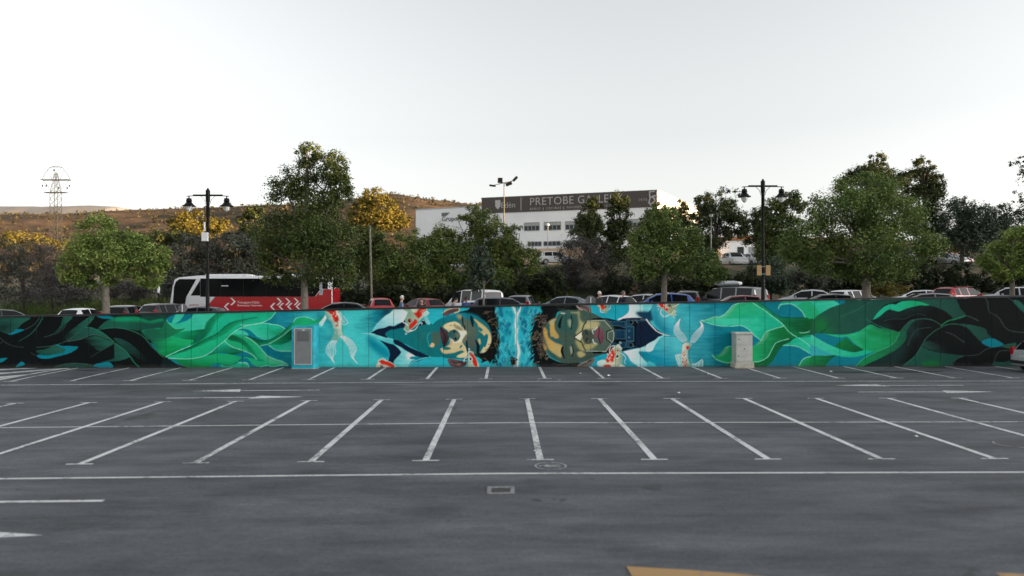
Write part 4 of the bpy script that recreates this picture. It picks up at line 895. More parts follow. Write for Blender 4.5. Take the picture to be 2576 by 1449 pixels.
    for i in range(6):
        t = i / 5
        L(v, [(470, 390), (400 + 55 * t, 480), (382 + 90 * t, 560), (415 + 110 * t, 640 - 20 * t), (505 + 70 * t, 735 - 30 * t)], 8, WHT, 5)
        L(v, [(755, 425), (802 - 30 * t, 480 + 10 * t), (800 - 90 * t, 560), (750 - 100 * t, 640 - 10 * t), (680 - 70 * t, 735)], 8, WHT, 5)
    F(v, [(505, 770), (550, 735), (640, 750), (620, 790), (590, 850), (592, 950), (650, 1100), (465, 1100), (480, 950), (500, 850)], (230, 224, 212), (140, 190, 184), ((500, 900), (600, 920)))
    scales(v, 520, 930, 18, 50, 16, RED, 18); scales(v, 540, 1040, 30, 30, 18, RED, 19); F(v, [(560, 785), (600, 790), (590, 835), (560, 830)], RED)
    L(v, [(590, 850), (592, 950), (650, 1090)], 8, (10, 80, 104))
    F(v, [(400, 920), (490, 912), (490, 1100), (440, 1050)], (150, 212, 218)); F(v, [(640, 1050), (700, 1040), (780, 980), (802, 1010), (790, 1100), (650, 1100)], (130, 206, 216))
    for q in ([(400, 920), (440, 1050), (470, 1085)], [(400, 920), (490, 912)], [(440, 930), (470, 1050)], [(640, 1045), (700, 1040), (780, 982), (800, 1010), (790, 1090)], [(700, 1040), (690, 1085)], [(740, 1010), (735, 1085)]): L(v, q, 7, WHT)

def green_right():
    v = 5
    F(v, [(770, 408), (850, 405), (960, 365), (1060, 355), (1150, 290), (1230, 200), (1330, 160), (1500, 140), (1600, 210), (1700, 270), (1800, 350), (1900, 420), (1980, 495), (1850, 530), (1760, 560), (1700, 600), (1640, 700), (1560, 640), (1500, 580), (1430, 520), (1340, 487), (1200, 495), (1050, 490), (900, 460)], (40, 182, 132), MINT, ((1400, 200), (1500, 480)))
    F(v, [(860, 410), (1000, 390), (1300, 385), (1600, 390), (1850, 420), (1900, 450), (1700, 560), (1640, 680), (1500, 570), (1340, 480), (1050, 482), (900, 452)], MINT2, MINT, ((1300, 400), (1650, 600)), feather=6)
    F(v, [(850, 405), (960, 368), (1060, 358), (1150, 292), (1230, 205), (1280, 190), (1200, 300), (1100, 375), (950, 400)], (110, 200, 160), feather=14, a=.7)
    F(v, [(1500, 130), (1600, 130), (1700, 210), (1800, 290), (1920, 360), (2000, 372), (2425, 375), (2390, 470), (2340, 570), (2240, 600), (2150, 580), (2060, 520), (1985, 450), (1980, 495), (1900, 420), (1700, 270)], GRN, (6, 86, 48), ((1700, 230), (2250, 500)))
    F(v, [(1985, 440), (2060, 510), (2160, 575), (2240, 598), (2330, 570), (2390, 470), (2425, 375), (2500, 320), (2600, 260), (2600, 540), (2500, 592), (2400, 632), (2250, 652), (2150, 645), (2060, 592), (1975, 495)], (10, 120, 68), (12, 104, 62), ((2050, 560), (2500, 450)))
    F(v, [(930, 908), (1000, 930), (1060, 890), (1120, 810), (1180, 790), (1400, 790), (1530, 780), (1600, 740), (1660, 680), (1700, 600), (1760, 560), (1850, 530), (1970, 495), (2060, 590), (2165, 655), (2080, 720), (1950, 790), (1880, 880), (1830, 970), (1780, 1030), (1690, 1085), (1500, 1100), (1250, 1080), (1120, 1040), (1000, 980)], (30, 168, 112), (10, 118, 64), ((1600, 720), (1900, 760)))
    F(v, [(1000, 930), (1060, 890), (1120, 812), (1180, 795), (1150, 860), (1080, 920)], (110, 190, 150), feather=12, a=.7); F(v, [(1560, 770), (1640, 700), (1700, 605), (1760, 565), (1720, 660), (1640, 750)], (110, 190, 150), feather=14, a=.6)
    F(v, [(1250, 1025), (1540, 1015), (1700, 980), (1780, 890), (1830, 780), (1880, 730), (1980, 690), (2080, 668), (2165, 655), (2080, 720), (1950, 790), (1880, 880), (1830, 970), (1780, 1030), (1690, 1085), (1400, 1100), (1180, 1060)], (8, 92, 52), (10, 110, 64), ((2000, 720), (1600, 1060)))
    F(v, [(1895, 245), (1910, 190), (1950, 135), (2060, 110), (2420, 105), (2620, 105), (2620, 260), (2500, 320), (2420, 373), (2285, 373), (2240, 290), (2150, 210), (2060, 175), (1960, 182)], MINT2, MINT, ((2450, 150), (2350, 350)))
    F(v, [(2160, 205), (2320, 140), (2440, 220), (2480, 310), (2420, 372), (2285, 372), (2240, 290)], (30, 176, 128), feather=6)
    F(v, [(1960, 775), (2050, 730), (2160, 660), (2400, 632), (2480, 690), (2620, 760), (2620, 925), (2450, 925), (2350, 890), (2250, 830), (2150, 785), (2050, 775)], MINT, MINT2, ((2150, 690), (2500, 900)))
    F(v, [(2410, 640), (2500, 605), (2620, 570), (2620, 760), (2480, 690)], BLUE)
    F(v, [(2190, 1090), (2230, 1000), (2300, 950), (2420, 935), (2620, 922), (2620, 1100)], (28, 160, 104), (8, 100, 56), ((2250, 970), (2450, 1060)))
    for p in ([(770, 410), (900, 462), (1050, 492), (1200, 496), (1340, 488), (1430, 520), (1500, 580), (1560, 640), (1640, 700)], [(770, 408), (850, 405), (960, 365), (1060, 355), (1150, 290), (1230, 200), (1330, 162), (1500, 142)],
              [(1500, 142), (1600, 210), (1700, 270), (1800, 350), (1900, 420), (1978, 495), (2060, 590), (2165, 655)], [(1640, 705), (1700, 600), (1760, 560), (1850, 530), (1975, 495)],
              [(1240, 1025), (1540, 1015), (1640, 1000), (1740, 940), (1800, 830), (1860, 740), (1960, 700), (2050, 680)], [(930, 908), (1000, 980), (1120, 1020), (1240, 1025)], [(1120, 812), (1180, 790), (1260, 790)],
              [(1895, 245), (1910, 190), (1960, 178), (2060, 172), (2150, 208), (2240, 290), (2285, 372)], [(1960, 775), (2050, 775), (2150, 785), (2250, 830), (2350, 890), (2450, 925), (2620, 926)], [(2190, 670), (2300, 740), (2400, 830), (2576, 895)],
              [(2425, 380), (2390, 470), (2340, 570), (2250, 592), (2200, 586)], [(2190, 1090), (2230, 1000), (2300, 950), (2420, 935)], [(2440, 220), (2480, 310)]):
        L(v, p, 9, LEDGE)
    for p in ([(1600, 145), (1700, 210), (1800, 290), (1920, 362), (2010, 373), (2420, 376)], [(2160, 648), (2260, 654), (2400, 634), (2510, 592), (2600, 540)]): L(v, p, 8, (6, 60, 40))

def right_leaves():
    v = 6
    F(v, [(0, 180), (260, 175), (330, 235), (340, 240), (200, 290), (120, 340), (70, 360), (30, 405), (0, 410)], MINT2, MINT, ((250, 210), (40, 380))); F(v, [(255, 175), (430, 175), (385, 225), (335, 243)], BLUE)
    F(v, [(0, 240), (70, 360), (30, 405), (-60, 410)], (28, 176, 124))
    F(v, [(-30, 520), (30, 405), (120, 340), (220, 285), (380, 230), (480, 165), (1300, 165), (1240, 195), (1080, 200), (880, 250), (800, 340), (740, 420), (700, 485), (620, 545), (500, 590), (400, 610), (100, 602), (-30, 618)], (30, 88, 72), (28, 78, 70), ((100, 500), (700, 300)))
    E(v, 90, 500, 80, 80, (8, 130, 56), feather=60, a=.9); E(v, 190, 580, 50, 24, (10, 130, 58), feather=40, a=.8); L(v, [(340, 395), (520, 320), (640, 250), (720, 210)], 12, (44, 104, 88), 5)
    L(v, [(100, 590), (160, 540), (230, 470)], 8, (10, 50, 40), 3)
    F(v, [(20, 605), (150, 605), (330, 640), (410, 630), (350, 690), (270, 758), (170, 712), (60, 652)], BLUE)
    F(v, [(150, 605), (300, 615), (420, 610), (560, 575), (700, 490), (800, 530), (950, 555), (1060, 590), (1000, 680), (940, 750), (830, 800), (700, 828), (620, 800), (520, 730), (420, 640), (330, 648)], (40, 186, 134), (14, 128, 74), ((450, 640), (980, 640)))
    F(v, [(560, 640), (700, 690), (850, 690), (960, 650), (900, 740), (760, 800), (640, 790)], (20, 158, 100), feather=16, a=.8); F(v, [(640, 560), (750, 560), (900, 610), (800, 640), (680, 610)], (14, 140, 76), feather=18, a=.8)
    F(v, [(268, 757), (340, 690), (420, 660), (500, 730), (622, 802), (480, 827), (350, 792)], (10, 122, 66), (8, 92, 54), ((350, 700), (520, 810)))
    F(v, [(-20, 620), (60, 660), (170, 720), (270, 765), (400, 812), (520, 827), (640, 800), (720, 828), (600, 867), (500, 887), (350, 882), (220, 852), (100, 792), (-20, 722)], MINT2, MINT, ((150, 740), (500, 860)))
    F(v, [(-20, 735), (100, 800), (240, 858), (150, 868), (-20, 872)], (50, 176, 190)); F(v, [(-20, 880), (150, 870), (292, 870), (220, 920), (180, 1020), (-20, 1020)], (16, 130, 76), (8, 92, 56), ((50, 890), (200, 980)))
    F(v, [(290, 872), (350, 882), (500, 889), (620, 862), (725, 828), (640, 890), (510, 1020), (178, 1020), (212, 920)], BLUE)
    F(v, [(500, 1020), (640, 890), (800, 810), (940, 750), (1010, 680), (1060, 580), (1120, 510), (1200, 445), (1280, 425), (1210, 500), (1160, 580), (1120, 700), (1000, 810), (850, 890), (700, 960), (600, 1020)], (20, 130, 80), (24, 84, 70), ((700, 880), (1150, 600)))
    F(v, [(735, 428), (780, 360), (860, 280), (950, 240), (1010, 245), (1080, 210), (1200, 200), (1320, 215), (1425, 255), (1300, 257), (1150, 292), (1060, 327), (1000, 322), (930, 306), (860, 352), (800, 402)], MINT, (24, 168, 112), ((900, 300), (1350, 240)))
    F(v, [(630, 410), (690, 440), (740, 432), (800, 402), (860, 352), (930, 308), (1060, 330), (1150, 294), (1300, 259), (1480, 275), (1600, 325), (1680, 385), (1730, 430), (1570, 505), (1470, 440), (1350, 420), (1200, 442), (1120, 510), (1055, 585), (940, 552), (820, 512), (720, 465)], (20, 44, 46), BLK, ((1150, 300), (1180, 400)))
    E(v, 850, 520, 120, 26, (26, 74, 66), feather=30, a=.6); L(v, [(640, 415), (720, 465), (820, 515), (940, 553), (1050, 583)], 8, (46, 110, 92))
    L(v, [(860, 450), (940, 425), (1040, 420), (1120, 420), (1200, 380), (1290, 362), (1380, 380)], 12, (40, 58, 60), 5)
    F(v, [(1425, 255), (1320, 212), (1240, 165), (1690, 165), (1770, 230), (1800, 300), (1865, 380), (1740, 430), (1680, 380), (1600, 320), (1480, 272)], (32, 84, 74), (28, 72, 66), ((1400, 200), (1750, 380)))
    L(v, [(1430, 175), (1500, 220), (1560, 250)], 8, (40, 96, 84), 3)
    F(v, [(610, 1020), (850, 885), (1000, 805), (1130, 700), (1150, 560), (1250, 440), (1400, 430), (1565, 512), (1450, 600), (1370, 680), (1320, 760), (1250, 870), (1100, 1020)], (22, 48, 48), BLK, ((1120, 640), (1250, 700)))
    L(v, [(1160, 740), (1210, 620), (1280, 550), (1380, 530), (1440, 530)], 12, (48, 70, 70), 4); E(v, 1250, 590, 40, 50, (34, 66, 64), feather=34, a=.6)
    L(v, [(1060, 580), (1120, 510), (1200, 442), (1350, 420), (1470, 440), (1570, 505)], 8, (56, 96, 86)); L(v, [(520, 1000), (640, 890), (800, 812), (940, 750), (1010, 680), (1060, 585)], 9, (60, 180, 134), 6)
    F(v, [(1100, 1020), (1250, 870), (1330, 760), (1420, 800), (1550, 830), (1750, 852), (1850, 870), (1760, 910), (1700, 950), (1665, 1020)], (28, 82, 72), (26, 76, 66), ((1300, 850), (1700, 950)))
    E(v, 1450, 975, 130, 36, (12, 122, 60), feather=30, a=.9)
    F(v, [(1335, 755), (1400, 690), (1560, 740), (1750, 800), (1850, 860), (1700, 850), (1500, 820)], (30, 66, 64), BLK, ((1400, 780), (1600, 720)), feather=6)
    L(v, [(1335, 755), (1420, 800), (1550, 832), (1760, 855), (1860, 862)], 7, (8, 20, 22))
    L(v, [(1110, 1000), (1250, 870), (1320, 760), (1390, 650), (1500, 560), (1640, 492), (1760, 485), (1870, 510), (1960, 600), (2060, 690), (2170, 770)], 9, (46, 108, 92), 6)
    L(v, [(1560, 510), (1640, 450), (1740, 422), (1865, 380)], 12, (30, 130, 86)); L(v, [(1865, 380), (1940, 405), (2020, 445)], 7, (70, 90, 86))
    F(v, [(1760, 486), (1900, 490), (2090, 535), (2130, 600), (2182, 660), (2060, 700), (1980, 632), (1880, 530)], (30, 80, 70), TEAL2, ((1900, 500), (2120, 650)))
    F(v, [(2058, 702), (2190, 658), (2330, 735), (2290, 755), (2170, 767)], BLUE); F(v, [(2330, 737), (2480, 715), (2440, 785), (2350, 772), (2290, 757)], (32, 84, 72))
    for p in ([(2090, 150), (2130, 220), (2150, 330), (2260, 400), (2350, 530), (2450, 575), (2700, 590)], [(1690, 1000), (1740, 920), (1830, 872), (2000, 860), (2100, 800), (2170, 770)], [(2360, 150), (2450, 210), (2520, 280)], [(2210, 950), (2240, 860), (2290, 812), (2400, 808)], [(1620, 580), (1720, 620), (1850, 710)]):
        L(v, p, 8, (62, 76, 76))
    F(v, [(2440, 205), (2500, 195), (2600, 290), (2600, 365), (2500, 275)], TEAL); F(v, [(2190, 1020), (2215, 945), (2300, 950), (2480, 930), (2480, 1020)], (28, 82, 70))
    F(v, [(2750, 300), (3000, 420), (3100, 700), (2900, 640), (2760, 460)], TEAL, BLK); F(v, [(2700, 800), (2900, 760), (3100, 900), (2900, 1000)], TEAL2); L(v, [(2600, 700), (2900, 640), (3300, 820)], 10, TEAL)

paint_mural()

_wt = [at(u, v, WALL_Y) for u, v in ((0, 799.3), (417, 790.6), (1056, 776.4), (1486, 767.2), (1862, 760.8), (2112, 754.9), (2430, 750.2))]
_wa, _wb = np.polyfit([p.x for p in _wt], [p.z for p in _wt], 1)
_wr = [p.z - (_wa * p.x + _wb) for p in _wt]
def wtop(X): return _wa * X + _wb + np.interp(X, [p.x for p in _wt], _wr)   # height of the wall's painted top edge
MURAL_GAIN = 1.08
def mural_mat():
    m = bpy.data.materials.new('mural_paint'); m.use_nodes = True
    n, l = m.node_tree.nodes, m.node_tree.links; b = n['Principled BSDF']
    at_ = n.new('ShaderNodeAttribute'); at_.attribute_name = 'mural'
    nz = n.new('ShaderNodeTexNoise'); nz.inputs['Scale'].default_value = 45; tc = n.new('ShaderNodeTexCoord')
    bp = n.new('ShaderNodeBump'); bp.inputs['Strength'].default_value = .25; bp.inputs['Distance'].default_value = .01
    l.new(tc.outputs['Object'], nz.inputs['Vector']); l.new(nz.outputs['Fac'], bp.inputs['Height']); l.new(bp.outputs[0], b.inputs['Normal'])
    l.new(at_.outputs['Color'], b.inputs['Base Color']); b.inputs['Roughness'].default_value = .7; b.inputs['Specular IOR Level'].default_value = .12
    return m
M_MURAL = mural_mat()
JOINTS = [144, 249, 349, 450, 553, 653.5, 753, 855, 956, 1055, 1154, 1252, 1350, 1452, 1550, 1646, 1746, 1841, 1936, 2034, 2132, 2228.5, 2326, 2424, 2520.6, 2617,
          2716, 2815, 2913, 3012, 3110, 3208, 3306.6, 3406.7, 3505, 3604, 3704, 3804, 3904, 4004]
JX = [wall_xz(j, 1300)[0] for j in JOINTS]
while JX[0] > -30: JX.insert(0, JX[0] - 1.255)
while JX[-1] < 30: JX.append(JX[-1] + 1.235)
wall = tag(empty('mural_wall', (0, WALL_Y, 0)), 'long concrete retaining wall painted with a mural of leaves, koi fish and two sideways faces', 'wall')
MC = np.clip(CANV * MURAL_GAIN * np.array([1.0, 1.02, .93], np.float32), 0, .88)
SP = 0.0255
for x0, x1 in zip(JX[:-1], JX[1:]):
    a, b_ = x0 + .008, x1 - .008
    inview = x1 > -27 and x0 < 27
    nx = max(2, int((b_ - a) / (SP if inview else .1))); nz_ = int(3.1 / (SP if inview else .1))
    X = np.linspace(a, b_, nx + 1); T = np.linspace(0, 1, nz_ + 1)
    ZT = wtop(X); XX = np.broadcast_to(X, (nz_ + 1, nx + 1)); ZZ = -.12 + T[:, None] * (ZT[None, :] + .12)
    nv = (nx + 1) * (nz_ + 1)
    co = np.zeros((nv + 8, 3), np.float32)
    co[:nv, 0] = XX.ravel(); co[:nv, 2] = ZZ.ravel()
    e = .001                                                   # the slab behind the painted face
    co[nv:] = [(a, e, -.12), (b_, e, -.12), (b_, e, ZT[-1]), (a, e, ZT[0]), (a, .05, -.12), (b_, .05, -.12), (b_, .05, ZT[-1]), (a, .05, ZT[0])]
    idx = (np.arange(nz_)[:, None] * (nx + 1) + np.arange(nx)[None, :]).ravel()
    q = np.stack([idx, idx + 1, idx + nx + 2, idx + nx + 1], 1)
    box = nv + np.array([(0, 4, 5, 1), (1, 5, 6, 2), (2, 6, 7, 3), (3, 7, 4, 0), (4, 7, 6, 5)])
    q = np.concatenate([q, box])
    me = bpy.data.meshes.new('panel'); me.vertices.add(len(co)); me.vertices.foreach_set('co', co.ravel())
    me.loops.add(q.size); me.loops.foreach_set('vertex_index', q.ravel().astype(np.int32))
    me.polygons.add(len(q)); me.polygons.foreach_set('loop_start', np.arange(0, q.size, 4, dtype=np.int32))
    me.update(calc_edges=True); me.validate()
    iy = np.clip(((co[:, 2] - CZ0) / RES).astype(int), 1, NH - 2); ix = np.clip(((co[:, 0] - CX0) / RES).astype(int), 1, NW - 2)
    c = (MC[iy, ix] + MC[iy - 1, ix] + MC[iy, ix - 1] + MC[iy - 1, ix - 1]) / 4
    rgba = np.ones((len(co), 4), np.float32); rgba[:, :3] = c; rgba[nv:, :3] = .05
    ca = me.color_attributes.new('mural', 'FLOAT_COLOR', 'POINT'); ca.data.foreach_set('color', rgba.ravel())
    link('panel', me, M_MURAL, wall)
M_CORE = mat('dark_joint_concrete', (0.02, 0.02, 0.02), rough=.9)
x0, x1 = JX[0], JX[-1]
_tx = [x0] + [p.x for p in _wt] + [x1]
MB().prism([(x0, -.3), (x1, -.3)] + [(x, wtop(x) - .01) for x in reversed(_tx)], .055, .24, 'y').build('wall_core', M_CORE, wall)
cop = MB()
cop.prism([(x, wtop(x) + .004) for x in _tx] + [(x, wtop(x) + .09) for x in reversed(_tx)], -.05, .30, 'y')
cop.build('coping', mat('black_coping', (0.012, 0.012, 0.013), rough=.5, var=.2), wall, bevel=.006)
# ------------------------------------------------------------------ things standing at the wall
def on_wall(px, py, Y):
    p = at(px / PX, py / PX, Y); return p.x, p.z
M_BOXP = mat('turquoise_painted_render', (0.0125, 0.37, 0.47), rough=.65, var=.3, scale=2.2)
M_GREY = mat('grey_painted_steel', (0.19, 0.205, 0.21), rough=.5, var=.08, scale=3)
M_DARK = mat('dark_recess', (0.02, 0.021, 0.022), rough=.8)
M_WHITE = mat('white_enamel', (0.75, 0.76, 0.76), rough=.4, var=.05)
bx0, bx1, bzt = -10.10, -8.97, 2.02
box = tag(empty('meter_housing', ((bx0 + bx1) / 2, 35.3, gz(-9.5, 35.3))), 'turquoise painted housing with a grey steel door built against the mural wall', 'housing')
w = (bx1 - bx0) / 2
g0 = gz(-9.5, 35.3)
MB().prism([(-w, .0), (w - .10, .0), (w - .03, .04), (w, .12), (w + .02, .68), (-w, .68)], -.05, bzt - g0, 'z').build('housing_body', M_BOXP, box, bevel=.012)
MB().prism([(-w - .03, -.03), (w - .08, -.03), (w, .02), (w + .06, .1), (w + .08, .68), (-w - .03, .68)], -.06, .02, 'z').build('footing', mat('pale_concrete', (0.36, 0.35, 0.32), rough=.9, var=.2), box)
dx0, dx1, dz0, dz1 = -9.955 - (bx0 + bx1) / 2, -9.17 - (bx0 + bx1) / 2, .215 - g0, 1.90 - g0
fr = MB()
for a in ((dx0 - .03, dx0 + .015, dz0 - .03, dz1 + .03), (dx1 - .015, dx1 + .03, dz0 - .03, dz1 + .03)): fr.box(a[0], a[1], -.022, -.002, a[2], a[3])
for a in ((dz0 - .03, dz0 + .015), (dz1 - .015, dz1 + .03)): fr.box(dx0 + .016, dx1 - .016, -.022, -.002, a[0], a[1])
fr.build('door_frame', mat('pale_grey_trim', (0.42, 0.45, 0.45), rough=.5), box)
door = MB().box(dx0 + .018, dx1 - .018, -.012, -.0005, dz0 + .018, dz1 - .018).build('door', M_GREY, box)
vx0, vx1, vz0, vz1 = dx0 + .12, dx1 - .12, dz1 - .59, dz1 - .12
vent = MB().box(vx0, vx1, -.018, -.013, vz0, vz1).build('vent', M_DARK, door)
gr = MB()
for i in range(14): gr.box(vx0 + (vx1 - vx0) * (i + .25) / 14, vx0 + (vx1 - vx0) * (i + .6) / 14, -.030, -.0185, vz0, vz1)
for i in range(12): gr.box(vx0, vx1, -.026, -.0185, vz0 + (vz1 - vz0) * (i + .25) / 12, vz0 + (vz1 - vz0) * (i + .6) / 12)
gr.build('vent_grille', M_GREY, door)
MB().box(-.06, .06, -.022, -.0125, dz1 - .085, dz1 - .045).build('number_plate', M_WHITE, door)

cb = tag(empty('utility_cabinet', (11.485, 35.25, 0)), 'beige grey utility cabinet with three locked doors against the green mural', 'cabinet')
M_CAB = mat('beige_grey_polyester', (0.48, 0.485, 0.45), rough=.6, var=.12, scale=2.5)
MB().box(-.395, .395, 0, .72, .285, 1.62).build('cabinet_body', M_CAB, cb, bevel=.015)
MB().prism([(-.43, 1.622), (.43, 1.622), (.43, 1.68), (.40, 1.71), (-.40, 1.71), (-.43, 1.68)], -.04, .73, 'y').build('cap', mat('pale_cabinet_top', (0.50, 0.51, 0.48), rough=.6), cb, bevel=.008)
MB().prism([(-.46, .0), (.46, .0), (.46, .20), (.405, .283), (-.405, .283), (-.46, .20)], -.06, .73, 'y').build('plinth', mat('concrete_plinth', (0.44, 0.43, 0.37), rough=.85, var=.2), cb, bevel=.01)
MB().box(-.49, .49, -.09, .73, -.05, .035).build('footing', mat('sandy_concrete', (0.30, 0.25, 0.17), rough=.95, var=.3), cb)
for z0, z1, lx, lz in ((1.135, 1.575, -.27, 1.38), (.845, 1.115, .0, .93), (.335, .825, -.28, .585)):
    d = MB().box(-.375, .375, -.016, -.001, z0, z1).build('door', M_CAB, cb, bevel=.005)
    MB().lathe([(.028, 0), (.028, .012), (.02, .016)], n=12).build('lock', M_DARK, d, loc=(lx, -.017, lz), rot=(math.pi / 2, 0, 0))

# weed at the foot of the wall, fallen stick, litter
M_WEED = leaf_mat('dark_weed_leaf', (.010, .016, .008), (.02, .026, .012), (.05, .05, .03), .1)
M_STEM = mat('pale_dry_stem', (0.42, 0.40, 0.36), rough=.8)
wx = on_wall(2023, 1440, 35.82)[0]
weed = tag(empty('weed', (wx, 35.82, 0)), 'small dark weed with pale stems growing at the foot of the mural wall', 'weed')
st = MB(); lf = []; rr = random.Random(3)
for i in range(7):
    a = rr.uniform(0, 6.28); h = rr.uniform(.3, .58); p = [(0, 0, 0)]
    for k in range(1, 5): p.append((math.cos(a) * .13 * k / 4 + rr.uniform(-.01, .01), math.sin(a) * .05 * k / 4, h * k / 4))
    st.path(p, [.012, .01, .008, .006, .004], 5)
    for k in range(26):
        t = rr.uniform(.35, 1); c = Vector(p[4]) * t + Vector((rr.uniform(-.05, .05), rr.uniform(-.03, .03), rr.uniform(-.03, .03)))
        d1 = Vector((rr.uniform(-1, 1), rr.uniform(-1, 1), rr.uniform(-.3, 1))).normalized() * rr.uniform(.04, .075); d2 = d1.orthogonal().normalized() * rr.uniform(.018, .032)
        lf.append((c - d1, c + d2, c + d1, c - d2))
st.build('stem', M_STEM, weed)
link('foliage', pydata('foliage', [v for q in lf for v in q], [(4 * i, 4 * i + 1, 4 * i + 2, 4 * i + 3) for i in range(len(lf))]), M_WEED, weed)
sx = on_wall(2296, 1448, 35.6)[0]
tag(MB().path([(-.32, 0, .04), (-.15, .02, .05), (.05, -.01, .045), (.3, .03, .035)], [.022, .02, .018, .012], 7).path([(.05, -.01, .045), (.12, -.06, .06), (.2, -.09, .05)], [.013, .01, .006], 6)
    .path([(-.30, -.02, .03), (-.33, .07, .035)], [.03, .02], 6).build('fallen_stick', mat('brown_bark_stick', (0.10, 0.06, 0.04), rough=.9), None, loc=(sx, 35.55, 0)), 'short brown stick lying on the asphalt below the right face', 'stick')
def litter(u, v, s, label, seed):
    x, y = on_ground(u, v); r_ = random.Random(seed); mb = MB()
    ring = [(math.cos(t) * s * r_.uniform(.6, 1.1), math.sin(t) * s * r_.uniform(.5, 1), r_.uniform(.0, .5) * s) for t in np.arange(0, 6.2, .8)]
    n = len(ring); mb.v = ring + [(0, 0, s * .8), (0, 0, .0)]
    mb.f = [(i, (i + 1) % n, n) for i in range(n)] + [((i + 1) % n, i, n + 1) for i in range(n)]
    tag(mb.build('paper_scrap', M_WHITE, None, loc=(x, y, gz(x, y) + .012)), label, 'litter', 'paper scraps blown about the car park')
for i, (u, v, s, lab) in enumerate([(2305, 1100, .07, 'crumpled white paper scrap alone in a front bay at the right'), (1708, 990, .09, 'white paper scrap on the lane beyond the bay ends right of centre'),
        (1531, 946, .10, 'bright white paper scrap in the wall bay below the right portrait'), (1782, 942, .07, 'pale paper scrap in the wall bay near the fish tail'), (1607, 923, .07, 'paper scrap at the wall foot below the white water ribbon'),
        (2090, 936, .09, 'flat pale scrap in a wall bay right of the cabinet'), (1345, 1136, .04, 'tiny white scrap beside the middle bay line'), (1460, 941, .08, 'pale scrap lying in the wall bay below the portrait chin')]):
    litter(u, v, s * .75, lab, i)

# drain
dxy = on_ground(1260, 1234)
dr = tag(empty('storm_drain', (dxy[0], dxy[1], 0)), 'rectangular storm drain grate with a pale concrete frame in the asphalt', 'drain')
f = MB()
for a in ((-.25, -.175, -.24, .24), (.175, .25, -.24, .24)): f.box(a[0], a[1], a[2], a[3], -.02, .012)
for a in ((-.24, -.165), (.165, .24)): f.box(-.174, .174, a[0], a[1], -.02, .012)
f.build('frame', mat('drain_concrete', (0.20, 0.205, 0.21), rough=.9, var=.4, scale=14), dr)
MB().box(-.174, .174, -.164, .164, -.02, .003).build('pit', M_DARK, dr)
for i in range(8): MB().box(-.170 + i * .0435, -.170 + i * .0435 + .022, -.160, .160, .0035, .009).build('grate_bar', mat('cast_iron', (0.05, 0.052, 0.058), rough=.6), dr)

# ------------------------------------------------------------------ street lamps and posts
M_BLACK = mat('black_lamp_paint', (0.004, 0.0045, 0.005), rough=.5, var=.15, spec=.2)
M_OPAL = mat('opal_lamp_glass', (0.72, 0.72, 0.68), rough=.25, var=.03)
def street_lamp(u, v_top, Y, label, side_lean=0):
    p = at(u, v_top, Y); g = upz(p.x, Y); H = p.z - g
    o = tag(empty('street_lamp', (p.x, Y, g)), label, 'street lamp', 'two armed street lamps behind the wall')
    MB().lathe([(.16, 0), (.16, .25), (.13, .3), (.12, 1.2), (.10, 1.3), (.095, 2.3), (.085, 2.35)], n=14).build('base', M_BLACK, o, smooth=True)
    MB().lathe([(.085, 2.34), (.075, H * .55), (.065, H - 1.5), (.085, H - 1.45), (.085, H - .75), (.11, H - .68), (.11, H - .12), (.06, H - .08), (.03, H)], n=14).build('pole', M_BLACK, o, smooth=True)
    for s in (-1, 1):
        MB().box(min(s * .1, s * .75), max(s * .1, s * .75), -.03, .03, H - .42, H - .33).tube((s * .72, 0, H - .40), (s * 1.08, 0, H - .42), .022).path([(s * .1, 0, H - .85), (s * .18, 0, H - .60), (s * .35, 0, H - .43)], [.012, .012, .012], 6).build('arm', M_BLACK, o)
        x = s * .96; z = H - .44
        sh = MB().lathe([(.03, 0), (.03, -.07), (.12, -.09), (.14, -.2), (.16, -.24), (.12, -.27), (.19, -.36), (.24, -.42), (.33, -.47), (.33, -.50), (.2, -.505)], c=(x, 0, z), n=18).build('lamp_shade', M_BLACK, o, smooth=True)
        MB().lathe([(.17, -.506), (.165, -.58), (.13, -.68), (.07, -.76), (.02, -.79)], c=(x, 0, z), n=16).build('lamp_bowl', M_OPAL, sh, smooth=True)
    return o, H, p.x
lamp_l, HL, xl = street_lamp(523, 473, 38.0, 'black two armed street lamp carrying a white box, in front of the bus')
bz = at(518, 596, 37.9).z - lamp_l.location.z
MB().box(-.24, .08, -.22, -.09, bz - .22, bz + .22).build('junction_box', M_WHITE, lamp_l, bevel=.015)
MB().box(-.16, -.09, -.14, -.085, bz + .3, bz + .75).build('antenna', M_WHITE, lamp_l, bevel=.01)
lamp_r, HR, xr = street_lamp(1919, 450, 38.0, 'black two armed street lamp with tan sign backs, right of the roof box van')
sz = at(1911, 680, 37.9).z - lamp_r.location.z
M_TANS = mat('tan_sign_back', (0.40, 0.25, 0.10), rough=.5, var=.1)
for x in (-.36, .10):
    MB().box(x, x + .24, -.14, -.12, sz - .26, sz + .26).build('sign_back', M_TANS, lamp_r, bevel=.008)
for dz_ in (-.19, .19): MB().box(-.14, .14, -.118, -.095, sz + dz_ - .02, sz + dz_ + .02).build('sign_bracket', M_GREY, lamp_r)

